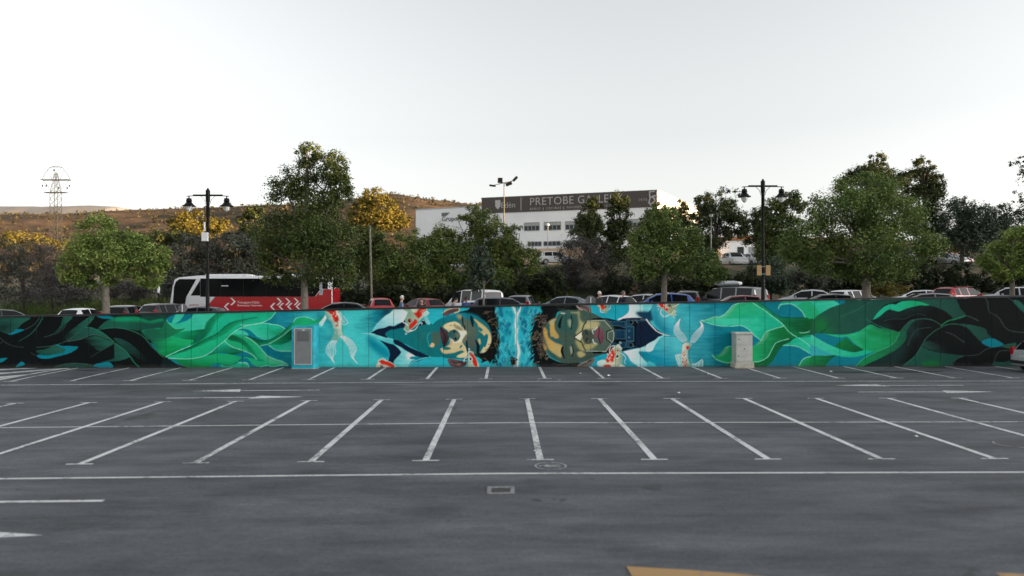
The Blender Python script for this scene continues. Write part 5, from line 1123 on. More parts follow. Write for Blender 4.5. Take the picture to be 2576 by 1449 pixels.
def small_sign(u, v, Y, label, r=.30):
    p = at(u, v, Y); g = upz(p.x, Y)
    o = tag(empty('road_sign', (p.x, Y, g)), label, 'road sign', 'grey backed road signs')
    z = p.z - g
    MB().tube((0, 0, 0), (0, 0, z + r * .8), .03, n=10).build('post', M_GREY, o)
    n = 8
    MB().prism([(r * math.cos(math.pi / 8 + i * math.pi / 4), z + r * math.sin(math.pi / 8 + i * math.pi / 4)) for i in range(n)], .035, .05, 'y').build('sign_plate', mat('sign_back_grey', (0.16, 0.165, 0.17), rough=.45), o)
    MB().box(-.03, .03, -.04, -.031, z - .22, z + .2).build('bracket', M_WHITE, o)
small_sign(1486, 757, 40.0, 'grey back of an eight sided road sign beside the white haired person')
small_sign(459, 775, 41.5, 'grey back of a road sign in front of the bus door', .26)

M_POST = mat('weathered_wood_post', (0.17, 0.15, 0.12), rough=.9, var=.25)
pp = at(932, 570, 57.0); gp = upz(pp.x, 57)
o = tag(empty('utility_pole', (pp.x, 57, gp)), 'plain weathered wooden pole left of the red hatchbacks', 'pole')
MB().path([(.12, 0, 0), (.05, 0, (pp.z - gp) * .5), (-.05, 0, pp.z - gp)], [.095, .085, .07], 10).build('pole', M_POST, o, smooth=True)
MB().lathe([(.08, 0), (.08, .04), (.02, .07)], n=10).build('cap', M_GREY, o, loc=(-.05, 0, pp.z - gp))

def globe_lamp(u, v0, Y, z0, label, globe=.22):
    p = at(u, v0, Y); o = tag(empty('path_lamp', (p.x, Y, z0)), label, 'street lamp', 'thin lamp posts on the upper terrace')
    MB().lathe([(.09, 0), (.06, .4), (.05, p.z - z0 - .25)], n=10).build('post', mat('galvanised_post', (0.34, 0.34, 0.33), rough=.5), o, smooth=True)
    MB().lathe([(.05, 0), (globe * .8, .07), (globe, .2), (globe * .8, .34), (.04, .42)], c=(0, 0, p.z - z0 - .25), n=14).build('lamp_head', M_OPAL, o, smooth=True)
globe_lamp(1789, 541, 74, tz(at(1789, 600, 74).x, 74), 'thin pale lamp post with a globe before the dark pines')
globe_lamp(1378, 565, 98, tz(at(1378, 600, 98).x, 98), 'thin lamp post in front of the white building windows')

fp = at(1268, 459, 96); fg = tz(fp.x, 96)
o = tag(empty('floodlight_mast', (fp.x, 96, fg)), 'tall floodlight mast with four lamps in front of the building sign', 'floodlight')
h = fp.z - fg
MB().lathe([(.12, 0), (.08, h * .7), (.05, h)], n=10).build('mast', mat('steel_mast', (0.07, 0.07, 0.07), rough=.5), o, smooth=True)
MB().tube((-1.3, 0, h - .35), (0, 0, h - .05), .05).tube((0, 0, h - .05), (1.3, .3, h + .3), .05).tube((-.45, 0, h + .1), (.5, 0, h - .25), .04).build('crossarm', M_GREY, o)
for x, y, z, a, s in ((-1.5, 0, h - .42, -.1, (.42, .25, .1)), (-.5, -.1, h + .25, 0, (.32, .2, .32)), (.62, -.1, h - .2, .35, (.42, .22, .2)), (1.45, .2, h + .5, .8, (.38, .2, .16))):
    MB().box(-s[0], s[0], -s[1], s[1], -s[2], s[2]).build('floodlight_head', M_BLACK, o, bevel=.05, loc=(x, y, z), rot=(0, -a, 0))

# lattice pylon
pt = at(141, 417, 200); pg = 9.5; ph = pt.z - pg
py = tag(empty('electricity_pylon', (pt.x, 200, pg)), 'steel lattice electricity pylon with a spreading head against the sky at left', 'pylon')
M_LAT = mat('grey_lattice_steel', (0.05, 0.05, 0.05), rough=.6)
def wd(t): return 1.0 if t < .78 else 1.0 - (t - .78) * 3.2
mb = MB()
for sx_ in (-1, 1):
    for sy_ in (-1, 1): mb.path([(sx_ * wd(t), sy_ * wd(t), ph * .93 * t) for t in (0, .78, 1)], [.075, .075, .06], 4)
mb.build('leg_frame', M_LAT, py)
mb = MB(); nlev = 15
for k in range(nlev):
    t0, t1 = k / nlev, (k + 1) / nlev; z0, z1 = ph * .93 * t0, ph * .93 * t1; a, b_ = wd(t0), wd(t1)
    for s in (-1, 1):
        mb.tube((-a, s * a, z0), (b_, s * b_, z1), .035, n=4).tube((a, s * a, z0), (-b_, s * b_, z1), .035, n=4)
        mb.tube((s * a, -a, z0), (s * b_, b_, z1), .035, n=4).tube((s * a, a, z0), (s * b_, -b_, z1), .035, n=4)
        mb.tube((-b_, s * b_, z1), (b_, s * b_, z1), .03, n=4)
mb.build('bracing', M_LAT, py)
mb = MB()
for zf, hw in ((ph * .865, 3.8), (ph * .745, 2.9)):
    for s in (-1, 1): mb.box(-hw, hw, s * .5 - .08, s * .5 + .08, zf - .12, zf + .12)
for s in (-1, 1):
    mb.tube((s * 3.8, 0, ph * .865), (s * 2.9, 0, ph * .93), .07, n=4).tube((s * 2.9, 0, ph * .93), (s * 1.6, 0, ph * .985), .07, n=4).tube((s * 1.6, 0, ph * .985), (0, 0, ph), .07, n=4).tube((s * 2.2, 0, ph * .96), (s * 1.0, 0, ph * .865), .05, n=4)
    mb.tube((s * 3.4, 0, ph * .86), (s * 1.0, 0, ph * .76), .05, n=4).tube((0, 0, ph * .93), (s * 1.6, 0, ph * .985), .05, n=4)
mb.box(-1.6, 1.6, -.06, .06, ph * .985, ph * .99).build('crossarm', M_LAT, py)
for x, z in ((-3.6, .80), (3.6, .80), (-2.6, .80), (3.0, .78), (.7, .78), (-.5, .95)):
    MB().lathe([(.05, .6), (.18, .4), (.14, .3), (.22, .1), (.1, 0)], n=8).build('insulator', M_BLACK, py, loc=(x, 0, ph * z))

# ------------------------------------------------------------------ the showroom building
bd = tag(empty('showroom_building', (22.9, 110, 10.0)), 'white showroom with a dark sign band and lit right end above the trees', 'building')
M_WALLW = mat('white_render', (0.90, 0.91, 0.92), rough=.8, var=.05, scale=.4)
M_SIGN = mat('brown_grey_fascia', (0.075, 0.062, 0.057), rough=.6, var=.08)
M_LET = mat('pale_lettering', (0.50, 0.48, 0.46), rough=.6, var=0.0)
FD = Vector((-math.cos(R(20)), math.sin(R(20)), 0))             # along the front, to the left
FN = Vector((-math.sin(R(20)), -math.cos(R(20)), 0))            # out of the front
SD = Vector((.47, .883, 0))
HB, LF = 9.0, 28.2
def fpt(t, z, out=0.0): v_ = FD * t + FN * out; return (v_.x, v_.y, z)
def quadbox(mb, t0, t1, z0, z1, o0, o1):
    v_ = [fpt(t0, z0, o0), fpt(t1, z0, o0), fpt(t1, z1, o0), fpt(t0, z1, o0), fpt(t0, z0, o1), fpt(t1, z0, o1), fpt(t1, z1, o1), fpt(t0, z1, o1)]
    return mb.add(v_, [(0, 1, 2, 3), (7, 6, 5, 4), (0, 4, 5, 1), (1, 5, 6, 2), (2, 6, 7, 3), (3, 7, 4, 0)])
pl = [(0, 0), (FD.x * LF, FD.y * LF), (FD.x * LF + SD.x * 26, FD.y * LF + SD.y * 26), (SD.x * 26, SD.y * 26)]
MB().prism(pl, -2.0, HB - .25, 'z').build('wall', M_WALLW, bd)
MB().prism([(p[0] * 1.004, p[1] * 1.004) for p in pl], HB - .249, HB + .02, 'z').build('parapet', mat('grey_parapet', (0.35, 0.34, 0.33), rough=.7), bd)
quadbox(MB(), .15, LF, 6.45, 8.98, .005, .10).build('sign_band', M_SIGN, bd)
def tu(u):                                                      # position along the front of a measured column
    k = (u - 1268) / 1860.4
    return (22.9 - 110 * k) / (-FD.x + FD.y * k)
def sign_text(s, u0, u1, z, size, spacing=1.0, out=.13):
    me = text_mesh(s, size, .02, 'CENTER', spacing, -.009 * size)
    xs_ = [v.co.x for v in me.vertices]; wtxt = max(xs_) - min(xs_)
    t0, t1 = tu(u0), tu(u1); o = link('lettering', me, M_LET, bd)
    o.location = fpt((t0 + t1) / 2, z, out); o.rotation_euler = (math.pi / 2, 0, -R(20)); k = (t0 - t1) / wtxt
    o.scale = (k, 1, 1)
    return o
sign_text('PRETOBE', 1334, 1443, 7.95, 1.75, 1.05); sign_text('GALLERY', 1454, 1566, 7.95, 1.75, 1.05)
sign_text('BAÑOS', 1334, 1360, 6.85, .55, 1.3); sign_text('|', 1366.5, 1367.5, 6.85, .55); sign_text('COCINAS', 1375, 1412, 6.85, .55, 1.3); sign_text('|', 1418.5, 1419.5, 6.85, .55)
sign_text('PAVIMENTOS', 1427, 1483, 6.85, .55, 1.3); sign_text('ESTILO', 1513, 1538, 6.85, .55, 1.3)
sign_text('Edén', 1262, 1296, 7.6, 1.35); sign_text('1975', 1608, 1628, 7.55, .55, 1.2)
quadbox(MB(), tu(1312), tu(1310.5), 6.7, 8.7, .105, .13).build('divider', M_LET, bd)
cr_ = MB()
t_c = tu(1253)
cr_.add([fpt(t_c + .45, 8.5, .11), fpt(t_c - .45, 8.5, .11), fpt(t_c - .45, 7.5, .11), fpt(t_c, 7.0, .11), fpt(t_c + .45, 7.5, .11)], [(0, 1, 2, 3, 4)]).build('crest', M_LET, bd)
# the big anniversary figures at the corner
me = text_mesh('5', 3.0, .02, offset=-.045); o = link('lettering', me, M_LET, bd); o.location = fpt(tu(1641), 7.75, .13); o.rotation_euler = (math.pi / 2, 0, -R(20))
ring = MB()
tc0 = tu(1648.5)
for i in range(28):
    a0, a1 = 2 * math.pi * i / 28, 2 * math.pi * (i + 1) / 28
    ring.add([fpt(tc0 + math.cos(a0) * r_, 7.3 + math.sin(a0) * r_, .15) for r_ in (.72, .9)] + [fpt(tc0 + math.cos(a1) * r_, 7.3 + math.sin(a1) * r_, .15) for r_ in (.72, .9)], [(0, 1, 3, 2)])
ring.build('lettering', M_LET, bd)
M_FRM = mat('window_frame_grey', (0.30, 0.31, 0.32), rough=.5)
M_WGL = glass_mat('building_glass', (0.05, 0.06, 0.065), .1)
M_BLIND = mat('window_blind', (0.42, 0.44, 0.42), rough=.8)
def bwin(u0, u1, z0, z1, panes=4, blind=True):
    t0, t1 = tu(u1), tu(u0)
    f_ = MB(); quadbox(f_, t0, t1, z0, z0 + .1, .004, .06); quadbox(f_, t0, t1, z1 - .1, z1, .004, .06)
    for i in range(panes + 1):
        t = t0 + (t1 - t0) * i / panes; quadbox(f_, t - .05, t + .05, z0 + .101, z1 - .101, .004, .055)
    win = f_.build('window', M_FRM, bd)
    for i in range(panes):
        a, b2 = t0 + (t1 - t0) * i / panes + .051, t0 + (t1 - t0) * (i + 1) / panes - .051
        quadbox(MB(), a, b2, z0 + .101, z1 - .101, .004, .02).build('pane', M_WGL, win)
        if blind: quadbox(MB(), a, b2, z1 - .55, z1 - .11, .021, .03).build('blind', M_BLIND, win)
for u0, u1 in ((1319, 1357), (1369, 1411), (1422.6, 1464), (1476, 1516), (1530, 1570), (1584, 1622)): bwin(u0, u1, 3.4, 4.75)
for u0, u1 in ((1328, 1362), (1368, 1410), (1424, 1462), (1480, 1518)): bwin(u0, u1, .95, 1.72, 4, False)
quadbox(MB(), tu(1474), tu(1430), -.3, 1.1, .004, .05).build('garage_door', mat('brown_door', (0.12, 0.08, 0.06), rough=.7), bd)
# right end: vertical ribs of the cladding and a lit corner return
for k in range(7):
    s0 = 1.2 + k * 3.4; c0 = SD * s0; c1_ = SD * (s0 + .22); nn = Vector((.883, -.47, 0))
    MB().add([(c0.x, c0.y, -1), (c1_.x, c1_.y, -1), (c1_.x, c1_.y, HB - .3), (c0.x, c0.y, HB - .3)] + [(p.x + nn.x * .08, p.y + nn.y * .08, z) for p, z in ((c0, -1), (c1_, -1), (c1_, HB - .3), (c0, HB - .3))],
             [(0, 1, 2, 3), (7, 6, 5, 4), (0, 4, 5, 1), (1, 5, 6, 2), (2, 6, 7, 3), (3, 7, 4, 0)]).build('cladding_rib', M_WALLW, bd)
# low white wing on the left
wg = tag(empty('warehouse_building', (-3.4, 121, 10.0)), 'low white warehouse wall with dark lettering half hidden behind the green trees', 'building')
a0 = at(1213, 520, 121.5); a1 = at(1046, 524, 127)
dv = Vector((a1.x - a0.x, a1.y - a0.y, 0)); dn = Vector((dv.y, -dv.x, 0)).normalized(); dn = dn if dn.y < 0 else -dn
wg.location = (a0.x, a0.y, 10.0); zt = a0.z - 10.0
MB().prism([(0, 0), (dv.x, dv.y), (dv.x - dn.x * 18, dv.y - dn.y * 18), (-dn.x * 18, -dn.y * 18)], -2, zt, 'z').build('wall', M_WALLW, wg)
MB().prism([(-.02, -.02), (dv.x - .05, dv.y - .02), (dv.x - dn.x * 18, dv.y - dn.y * 18), (-dn.x * 18, -dn.y * 18)], zt + .001, zt + .2, 'z').build('parapet', mat('pale_parapet', (0.5, 0.5, 0.5), rough=.7), wg)
me = text_mesh('Grupo Jo', 1.0, .01, 'LEFT'); o = link('lettering', me, mat('dark_lettering', (0.04, 0.04, 0.045), var=0), wg)
k = .47; o.location = (dv.x * (1 - k) + dn.x * .06, dv.y * (1 - k) + dn.y * .06, zt - 1.75); o.location = (dv.x * .60 + dn.x * .06, dv.y * .60 + dn.y * .06, zt - 1.75)
o.rotation_euler = (math.pi / 2, 0, math.atan2(-dv.y, -dv.x)); o.scale = (1.15, 1.15, 1)
for i, (w_, zz_) in enumerate(((1.5, zt - .75), (1.3, zt - .95), (1.0, zt - 1.15))):
    c = Vector((dv.x, dv.y, 0)) * .60 + dn * .04; e_ = -dv.normalized()
    MB().add([(c.x, c.y, zz_ - .07), (c.x + e_.x * w_, c.y + e_.y * w_, zz_ - .07), (c.x + e_.x * w_, c.y + e_.y * w_, zz_ + .07), (c.x, c.y, zz_ + .07)], [(0, 1, 2, 3)]).build('emblem_bar', mat('dark_lettering', (0.04, 0.04, 0.045)), wg)
# tan building and pale wall glimpsed through the pines
def hut(u0, u1, v0, v1, Y, m, label, roof_m):
    a, b2 = at(u0, v0, Y), at(u1, v1, Y); z0 = tz(a.x, Y) - .3
    h_ = tag(empty('small_house', ((a.x + b2.x) / 2, Y, z0)), label, 'house'); w_ = (b2.x - a.x) / 2; hh = a.z - z0
    MB().box(-w_, w_, 0, 5, 0, hh).build('wall', m, h_)
    MB().prism([(-w_ - .2, hh + .001), (w_ + .2, hh + .001), (0, hh + .7)], -.3, 5.3, 'y').build('roof', roof_m, h_)
    MB().box(-w_ * .5, -w_ * .1, -.04, -.002, hh * .35, hh * .75).build('window', M_WGL, h_)
    MB().box(w_ * .2, w_ * .6, -.04, -.002, 0, hh * .75).build('door', M_FRM, h_)
hut(1835, 1915, 604, 660, 104, M_WALLW, 'small white house glimpsed behind the pines left of the right lamp', mat('terracotta_roof', (0.42, 0.17, 0.07), rough=.8))
hut(2372, 2415, 628, 655, 98, mat('ochre_render', (0.40, 0.24, 0.08), rough=.8), 'small ochre house glimpsed behind the cars on the right terrace', mat('terracotta_roof', (0.42, 0.17, 0.07), rough=.8))
# ------------------------------------------------------------------ trees and shrubs
def leaf_cloud(lobes, n, size, seed, shell=.5, clump=.29, per=36, asp=.6, updown=.3, drop=0.0, gap=.17):
    """leaf-sized faces gathered in clumps spread through the crown; lobes are (centre, radii)"""
    r = np.random.default_rng(seed)
    wts = np.array([(l[1][0] * l[1][2] + l[1][0] * l[1][1] + l[1][1] * l[1][2]) for l in lobes]); wts /= wts.sum()
    nc = max(6, n // per)
    li = r.choice(len(lobes), nc, p=wts)
    C = np.array([l[0] for l in lobes])[li]; RR = np.array([l[1] for l in lobes])[li]
    d = r.normal(size=(nc, 3)); d /= np.linalg.norm(d, axis=1)[:, None]
    rad = (shell + (1.02 - shell) * r.random(nc) ** .6)[:, None]
    cc = C + d * RR * rad
    cr = RR.mean(1) * clump * r.uniform(.6, 1.35, nc)
    Rm = RR.mean(); q = cc * (2.3 / Rm); ph = r.uniform(0, 6.28, 6)   # leave uneven gaps between the boughs
    fld = np.sin(q[:, 0] + ph[0]) + np.sin(q[:, 1] * 1.1 + ph[1]) + np.sin(q[:, 2] * 1.3 + ph[2]) + .8 * np.sin(q[:, 0] * 1.9 + q[:, 2] * 1.4 + ph[3]) + .8 * np.sin(q[:, 2] * 2.2 - q[:, 0] + ph[4])
    keep = np.nonzero(fld > np.quantile(fld, gap))[0]
    ci = keep[r.integers(0, len(keep), n)]
    off = r.normal(size=(n, 3)) * .55; ln = np.linalg.norm(off, axis=1)[:, None]; off *= np.minimum(1, 1.35 / np.maximum(ln, 1e-6))
    off[:, 2] *= .8
    P = cc[ci] + off * cr[ci][:, None]
    if drop: P[:, 2] -= r.random(n) ** 3 * drop
    if asp < .1:                                               # twigs point any way
        a = r.normal(size=(n, 3)); a[:, 2] = a[:, 2] * updown
    else:                                                      # leaves face up and outwards from their clump
        nrm = off * .9 + r.normal(size=(n, 3)) * .42 + np.array([0, 0, .75]); a = np.cross(nrm, r.normal(size=(n, 3)))
    a /= np.linalg.norm(a, axis=1)[:, None]
    b = np.cross(a, r.normal(size=(n, 3)) if asp < .1 else nrm); b /= np.linalg.norm(b, axis=1)[:, None]
    s = size * r.uniform(.6, 1.3, n)[:, None]
    V = np.stack([P - a * s, P + b * s * asp, P + a * s, P - b * s * asp], 1).reshape(-1, 3).astype(np.float32)
    return V

def quads_mesh(name, V):
    me = bpy.data.meshes.new(name); n = len(V) // 4
    me.vertices.add(len(V)); me.vertices.foreach_set('co', V.ravel())
    me.loops.add(len(V)); me.loops.foreach_set('vertex_index', np.arange(len(V), dtype=np.int32))
    me.polygons.add(n); me.polygons.foreach_set('loop_start', np.arange(0, len(V), 4, dtype=np.int32))
    me.update(calc_edges=True); return me

M_BARK = mat('grey_brown_bark', (0.20, 0.175, 0.145), rough=.95, var=.3, scale=6, bump=.5, bscale=14)
M_BARKD = mat('dark_bark', (0.07, 0.058, 0.045), rough=.95, var=.3, scale=6)
LEAF = {
    'bright': leaf_mat('bright_green_leaf', (0.0699, 0.1178, 0.031), (0.1966, 0.2772, 0.0651), (0.3414, 0.3787, 0.1037)),
    'olive': leaf_mat('olive_green_leaf', (0.0285, 0.0494, 0.0172), (0.0696, 0.1038, 0.028), (0.1329, 0.1519, 0.0379)),
    'mid': leaf_mat('mid_green_leaf', (0.0481, 0.0842, 0.0241), (0.1202, 0.1798, 0.0481), (0.2085, 0.2566, 0.0675)),
    'dark': leaf_mat('dark_green_leaf', (0.0095, 0.0158, 0.0063), (0.0238, 0.035, 0.0126), (0.0434, 0.0546, 0.0182)),
    'wood': leaf_mat('woodland_leaf', (0.0318, 0.0546, 0.0137), (0.0881, 0.1291, 0.0305), (0.1747, 0.1975, 0.0456)),
    'pine': leaf_mat('pine_needle', (0.0219, 0.0338, 0.0118), (0.0517, 0.0697, 0.0224), (0.0899, 0.1034, 0.0292)),
    'blue': leaf_mat('blue_green_leaf', (0.0264, 0.0422, 0.0282), (0.061, 0.0915, 0.0587), (0.0997, 0.129, 0.0821)),
    'grey': leaf_mat('grey_olive_leaf', (0.034, 0.0408, 0.0289), (0.085, 0.093, 0.068), (0.1417, 0.1473, 0.1133)),
    'twig': leaf_mat('bare_twig', (0.023, 0.0212, 0.0199), (0.0536, 0.05, 0.0479), (0.092, 0.0847, 0.0799), .05),
    'gold': leaf_mat('yellowing_leaf', (0.0625, 0.0625, 0.0125), (0.1499, 0.1278, 0.0223), (0.2111, 0.1666, 0.0333)),
}

def tree(name, label, cat, Y, trunk_u, lobes_px, kind, n, size, seed, trunk_r=.16, bark=None, group=None, ground=None, depth=.9, asp=.6, shell=.45, clump=.29, twigs=0, drop=0.0, flat=.3, per=36):
    cx = at(trunk_u, 700, Y).x
    g = (upz(cx, Y) if Y <= 58 else tz(cx, Y)) if ground is None else ground
    root = tag(empty(name, (cx, Y, g)), label, cat, group)
    r_ = random.Random(seed); L3 = []
    px = Y / 1860.4
    for (u, v, ru, rv) in lobes_px:
        dy = r_.uniform(-.35, .35) * ru * px
        p = at(u, v, Y); rx, rz_ = ru * px, rv * px
        L3.append((np.array([p.x - cx, dy, p.z - g]), np.array([rx, max(rx, rz_) * depth, rz_])))
    V = leaf_cloud(L3, n, size, seed, shell=shell, clump=clump, asp=asp, drop=drop, updown=flat, per=per)
    V[:, 2] = np.maximum(V[:, 2], .05)
    top = max(l[0][2] + l[1][2] * .4 for l in L3); low = min(l[0][2] - l[1][2] for l in L3)
    mb = MB(); fork = max(.3, min(low + .5, top * .5))
    tx = lambda z: .04 * math.sin(z * 1.3 + seed)
    cxm = float(np.mean([l[0][0] for l in L3])); 
    mb.path([(0, 0, -.2), (tx(fork * .5), .02, fork * .5), (tx(fork), 0, fork), (cxm * .4, .05, fork + (top - fork) * .5), (cxm * .8, 0, top)], [trunk_r * 1.25, trunk_r, trunk_r * .9, trunk_r * .5, trunk_r * .15], 9)
    for l in L3:
        c = Vector(l[0]); s = Vector((tx(fork), 0, fork + max(0, (c.z - fork)) * .25))
        for q in range(2):
            e = c + Vector((r_.uniform(-.6, .6) * l[1][0], r_.uniform(-.5, .5) * l[1][1], r_.uniform(0, .7) * l[1][2]))
            m_ = s.lerp(e, .5) + Vector((r_.uniform(-.1, .1), r_.uniform(-.1, .1), .15 * (e - s).length * .3))
            mb.path([s, m_, e], [trunk_r * .42, trunk_r * .28, trunk_r * .08], 6)
    mb.build('trunk', bark or M_BARK, root, smooth=True)
    cr_ = link('crown', quads_mesh('crown', V), LEAF[kind], root)
    if twigs:
        T = leaf_cloud(L3, twigs, size * 3.2, seed + 77, shell=.35, clump=.4, asp=.035, updown=1.2)
        T[:, 2] = np.maximum(T[:, 2], .05)
        link('twigs', quads_mesh('twigs', T), LEAF['twig'], root)
    return root

GA = 'trees planted behind the wall'
tree('tree', 'round bright green tree at the left behind the wall', 'tree', 42, 267, [(255, 580, 48, 38), (212, 628, 52, 42), (180, 676, 38, 40), (280, 640, 70, 52), (345, 662, 66, 42), (393, 650, 34, 38), (330, 618, 50, 36), (235, 700, 55, 22), (380, 700, 38, 22)], 'bright', 38000, .070, 1, .19, group=GA)
tree('tree', 'tallest tree behind the wall, its trunk crossing the bus', 'tree', 42, 767, [(775, 384, 36, 28), (765, 428, 52, 38), (842, 425, 38, 46), (856, 480, 32, 40), (712, 478, 48, 36), (765, 515, 92, 52), (735, 585, 100, 58), (805, 600, 92, 58), (770, 660, 116, 48), (862, 690, 38, 40), (685, 640, 38, 46), (700, 692, 36, 26)], 'olive', 56000, .068, 2, .21, group=GA, shell=.35, clump=.30)
tree('tree', 'green tree before the lit building corner with a bare slim trunk', 'tree', 42, 1672, [(1665, 560, 42, 40), (1622, 600, 42, 36), (1705, 595, 58, 42), (1650, 648, 72, 38), (1745, 660, 66, 40), (1790, 690, 36, 26), (1618, 682, 34, 24)], 'mid', 32000, .068, 3, .17, group=GA)
tree('tree', 'broad green tree right of the right street lamp', 'tree', 42, 2180, [(2170, 480, 78, 44), (2112, 530, 92, 52), (2226, 540, 96, 56), (2050, 600, 84, 48), (2160, 618, 118, 58), (2272, 615, 90, 48), (2005, 622, 44, 38), (2345, 622, 44, 28), (2200, 680, 100, 26), (2070, 662, 62, 30)], 'mid', 56000, .070, 4, .23, group=GA)
tree('tree', 'slim blue green sapling in front of the white van', 'tree', 42.5, 1216, [(1208, 640, 20, 28), (1215, 675, 34, 32), (1200, 708, 30, 22), (1232, 700, 22, 24)], 'blue', 5200, .08, 5, .06, group=GA)
tree('tree', 'yellow green tree cut by the right edge of the picture', 'tree', 42, 2545, [(2545, 640, 56, 38), (2500, 655, 32, 28), (2572, 600, 46, 36), (2530, 688, 40, 20), (2610, 650, 60, 50)], 'bright', 16000, .072, 6, .14, group=GA)
tree('tree', 'sparse tree with a few dark leaves at the upper right edge', 'tree', 47, 2615, [(2556, 405, 26, 16), (2575, 440, 30, 26), (2566, 490, 26, 20), (2585, 530, 34, 24), (2620, 470, 50, 70)], 'dark', 2200, .065, 7, .10, group=GA, shell=.2, clump=.22, per=14)

GB = 'woodland on the bank behind the parked cars'
tree('shrub', 'grey leafless thicket at the left edge below the hill', 'shrub', 64, 60, [(20, 640, 50, 40), (70, 660, 60, 50), (40, 710, 70, 40), (-20, 680, 60, 60), (30, 745, 80, 18)], 'grey', 4200, .10, 11, .08, M_BARKD, GB, twigs=6500)
tree('shrub', 'grey brown bare thicket left of the round bright tree', 'shrub', 63, 130, [(120, 650, 50, 46), (160, 690, 55, 40), (110, 715, 70, 34), (190, 720, 60, 28), (150, 745, 90, 16)], 'twig', 3000, .09, 12, .08, M_BARKD, GB, twigs=8000)
tree('shrub', 'yellowish bush above the bare thicket at the left', 'shrub', 78, 60, [(60, 600, 55, 16), (110, 612, 50, 14), (20, 605, 40, 16)], 'gold', 3200, .13, 13, .1, M_BARKD, GB)
tree('shrub', 'bare brown thicket right of the round bright tree', 'shrub', 62, 400, [(400, 690, 50, 40), (360, 720, 70, 32), (440, 720, 50, 34), (300, 735, 70, 22)], 'twig', 2200, .09, 14, .07, M_BARKD, GB, twigs=6500)
tree('olive_tree', 'grey olive tree behind the front of the bus', 'tree', 60, 480, [(480, 622, 56, 34), (455, 660, 50, 36), (520, 660, 50, 40), (500, 700, 70, 34), (460, 730, 60, 22)], 'grey', 11000, .10, 15, .12, M_BARKD, GB, twigs=2500)
tree('olive_tree', 'grey olive tree behind the middle of the bus', 'tree', 60, 590, [(575, 625, 60, 38), (625, 640, 56, 40), (600, 690, 80, 34), (620, 730, 70, 22)], 'grey', 11000, .10, 16, .12, M_BARKD, GB, twigs=2500)
tree('pine_tree', 'sunlit golden pine crown behind the left street lamp', 'tree', 95, 495, [(495, 548, 42, 20), (455, 565, 34, 18), (540, 565, 36, 18), (500, 580, 66, 16)], 'gold', 7000, .17, 17, .2, M_BARKD, GB)
tree('pine_tree', 'dark green pine left of the golden pine, low crown', 'tree', 82, 425, [(425, 592, 44, 18), (460, 602, 46, 14), (400, 608, 40, 14)], 'pine', 4500, .14, 18, .16, M_BARKD, GB)
tree('pine_tree', 'dark pine with a few sunlit tips left of the tallest tree', 'tree', 80, 640, [(640, 535, 28, 18), (632, 562, 40, 24), (660, 590, 56, 24), (600, 596, 40, 14)], 'pine', 7000, .15, 19, .2, M_BARKD, GB)
tree('deciduous_tree', 'sunlit golden tree right of the tallest tree', 'tree', 80, 945, [(940, 500, 36, 26), (910, 530, 34, 26), (965, 525, 38, 30), (995, 550, 34, 24), (940, 560, 60, 24), (890, 560, 24, 20)], 'gold', 15000, .13, 20, .2, M_BARKD, GB)
tree('deciduous_tree', 'grey green tree below the golden tree, behind the wooden pole', 'tree', 64, 900, [(900, 610, 46, 34), (945, 600, 40, 30), (915, 660, 60, 44), (960, 650, 50, 40)], 'olive', 13000, .11, 21, .14, M_BARKD, GB)
tree('deciduous_tree', 'leafy green tree right of the wooden pole', 'tree', 62, 1010, [(985, 640, 46, 40), (1030, 620, 44, 40), (1010, 680, 70, 46), (960, 700, 44, 36), (1050, 700, 50, 36)], 'wood', 21000, .092, 22, .15, M_BARKD, GB)
tree('deciduous_tree', 'leafy green tree hiding the warehouse wall', 'tree', 64, 1110, [(1062, 592, 26, 30), (1100, 600, 46, 36), (1130, 588, 30, 28), (1085, 640, 60, 40), (1140, 650, 60, 44), (1110, 700, 70, 34)], 'wood', 22000, .092, 23, .15, M_BARKD, GB, shell=.35)
tree('deciduous_tree', 'tall green tree left of the floodlight mast', 'tree', 65, 1205, [(1195, 545, 30, 30), (1162, 562, 26, 24), (1225, 565, 40, 34), (1180, 590, 40, 34), (1250, 600, 44, 40), (1200, 640, 70, 44), (1230, 700, 80, 34)], 'wood', 24000, .092, 24, .16, M_BARKD, GB, shell=.38)
tree('deciduous_tree', 'green tree right of the floodlight mast, before the building windows', 'tree', 63, 1300, [(1295, 600, 30, 34), (1275, 640, 46, 40), (1320, 660, 46, 42), (1300, 705, 70, 34), (1350, 705, 34, 26)], 'wood', 19000, .092, 25, .14, M_BARKD, GB, shell=.4)
tree('pine_tree', 'left of two pines before the building lettering', 'tree', 78, 1490, [(1492, 520, 24, 26), (1482, 555, 36, 28), (1470, 595, 38, 30), (1500, 590, 36, 30)], 'pine', 12000, .12, 26, .2, M_BARKD, GB)
tree('pine_tree', 'right of two pines before the building lettering', 'tree', 78, 1560, [(1560, 508, 22, 28), (1556, 545, 34, 32), (1565, 590, 38, 34), (1545, 635, 40, 30)], 'pine', 12000, .12, 27, .2, M_BARKD, GB)
tree('shrub', 'grey bare thicket below the two pines', 'shrub', 66, 1450, [(1450, 640, 50, 46), (1480, 690, 70, 40), (1420, 700, 50, 34), (1500, 640, 40, 40)], 'twig', 5200, .09, 28, .1, M_BARKD, GB, twigs=10000)
tree('shrub', 'dark brown thicket below the tree at the building corner', 'shrub', 64, 1580, [(1570, 690, 60, 40), (1620, 710, 60, 30), (1540, 720, 50, 24)], 'dark', 5000, .10, 29, .1, M_BARKD, GB, twigs=2500)
tree('pine_tree', 'dark pine touching the lit corner of the building', 'tree', 84, 1665, [(1655, 535, 32, 26), (1690, 552, 34, 30), (1640, 570, 40, 26)], 'pine', 6500, .13, 30, .2, M_BARKD, GB)
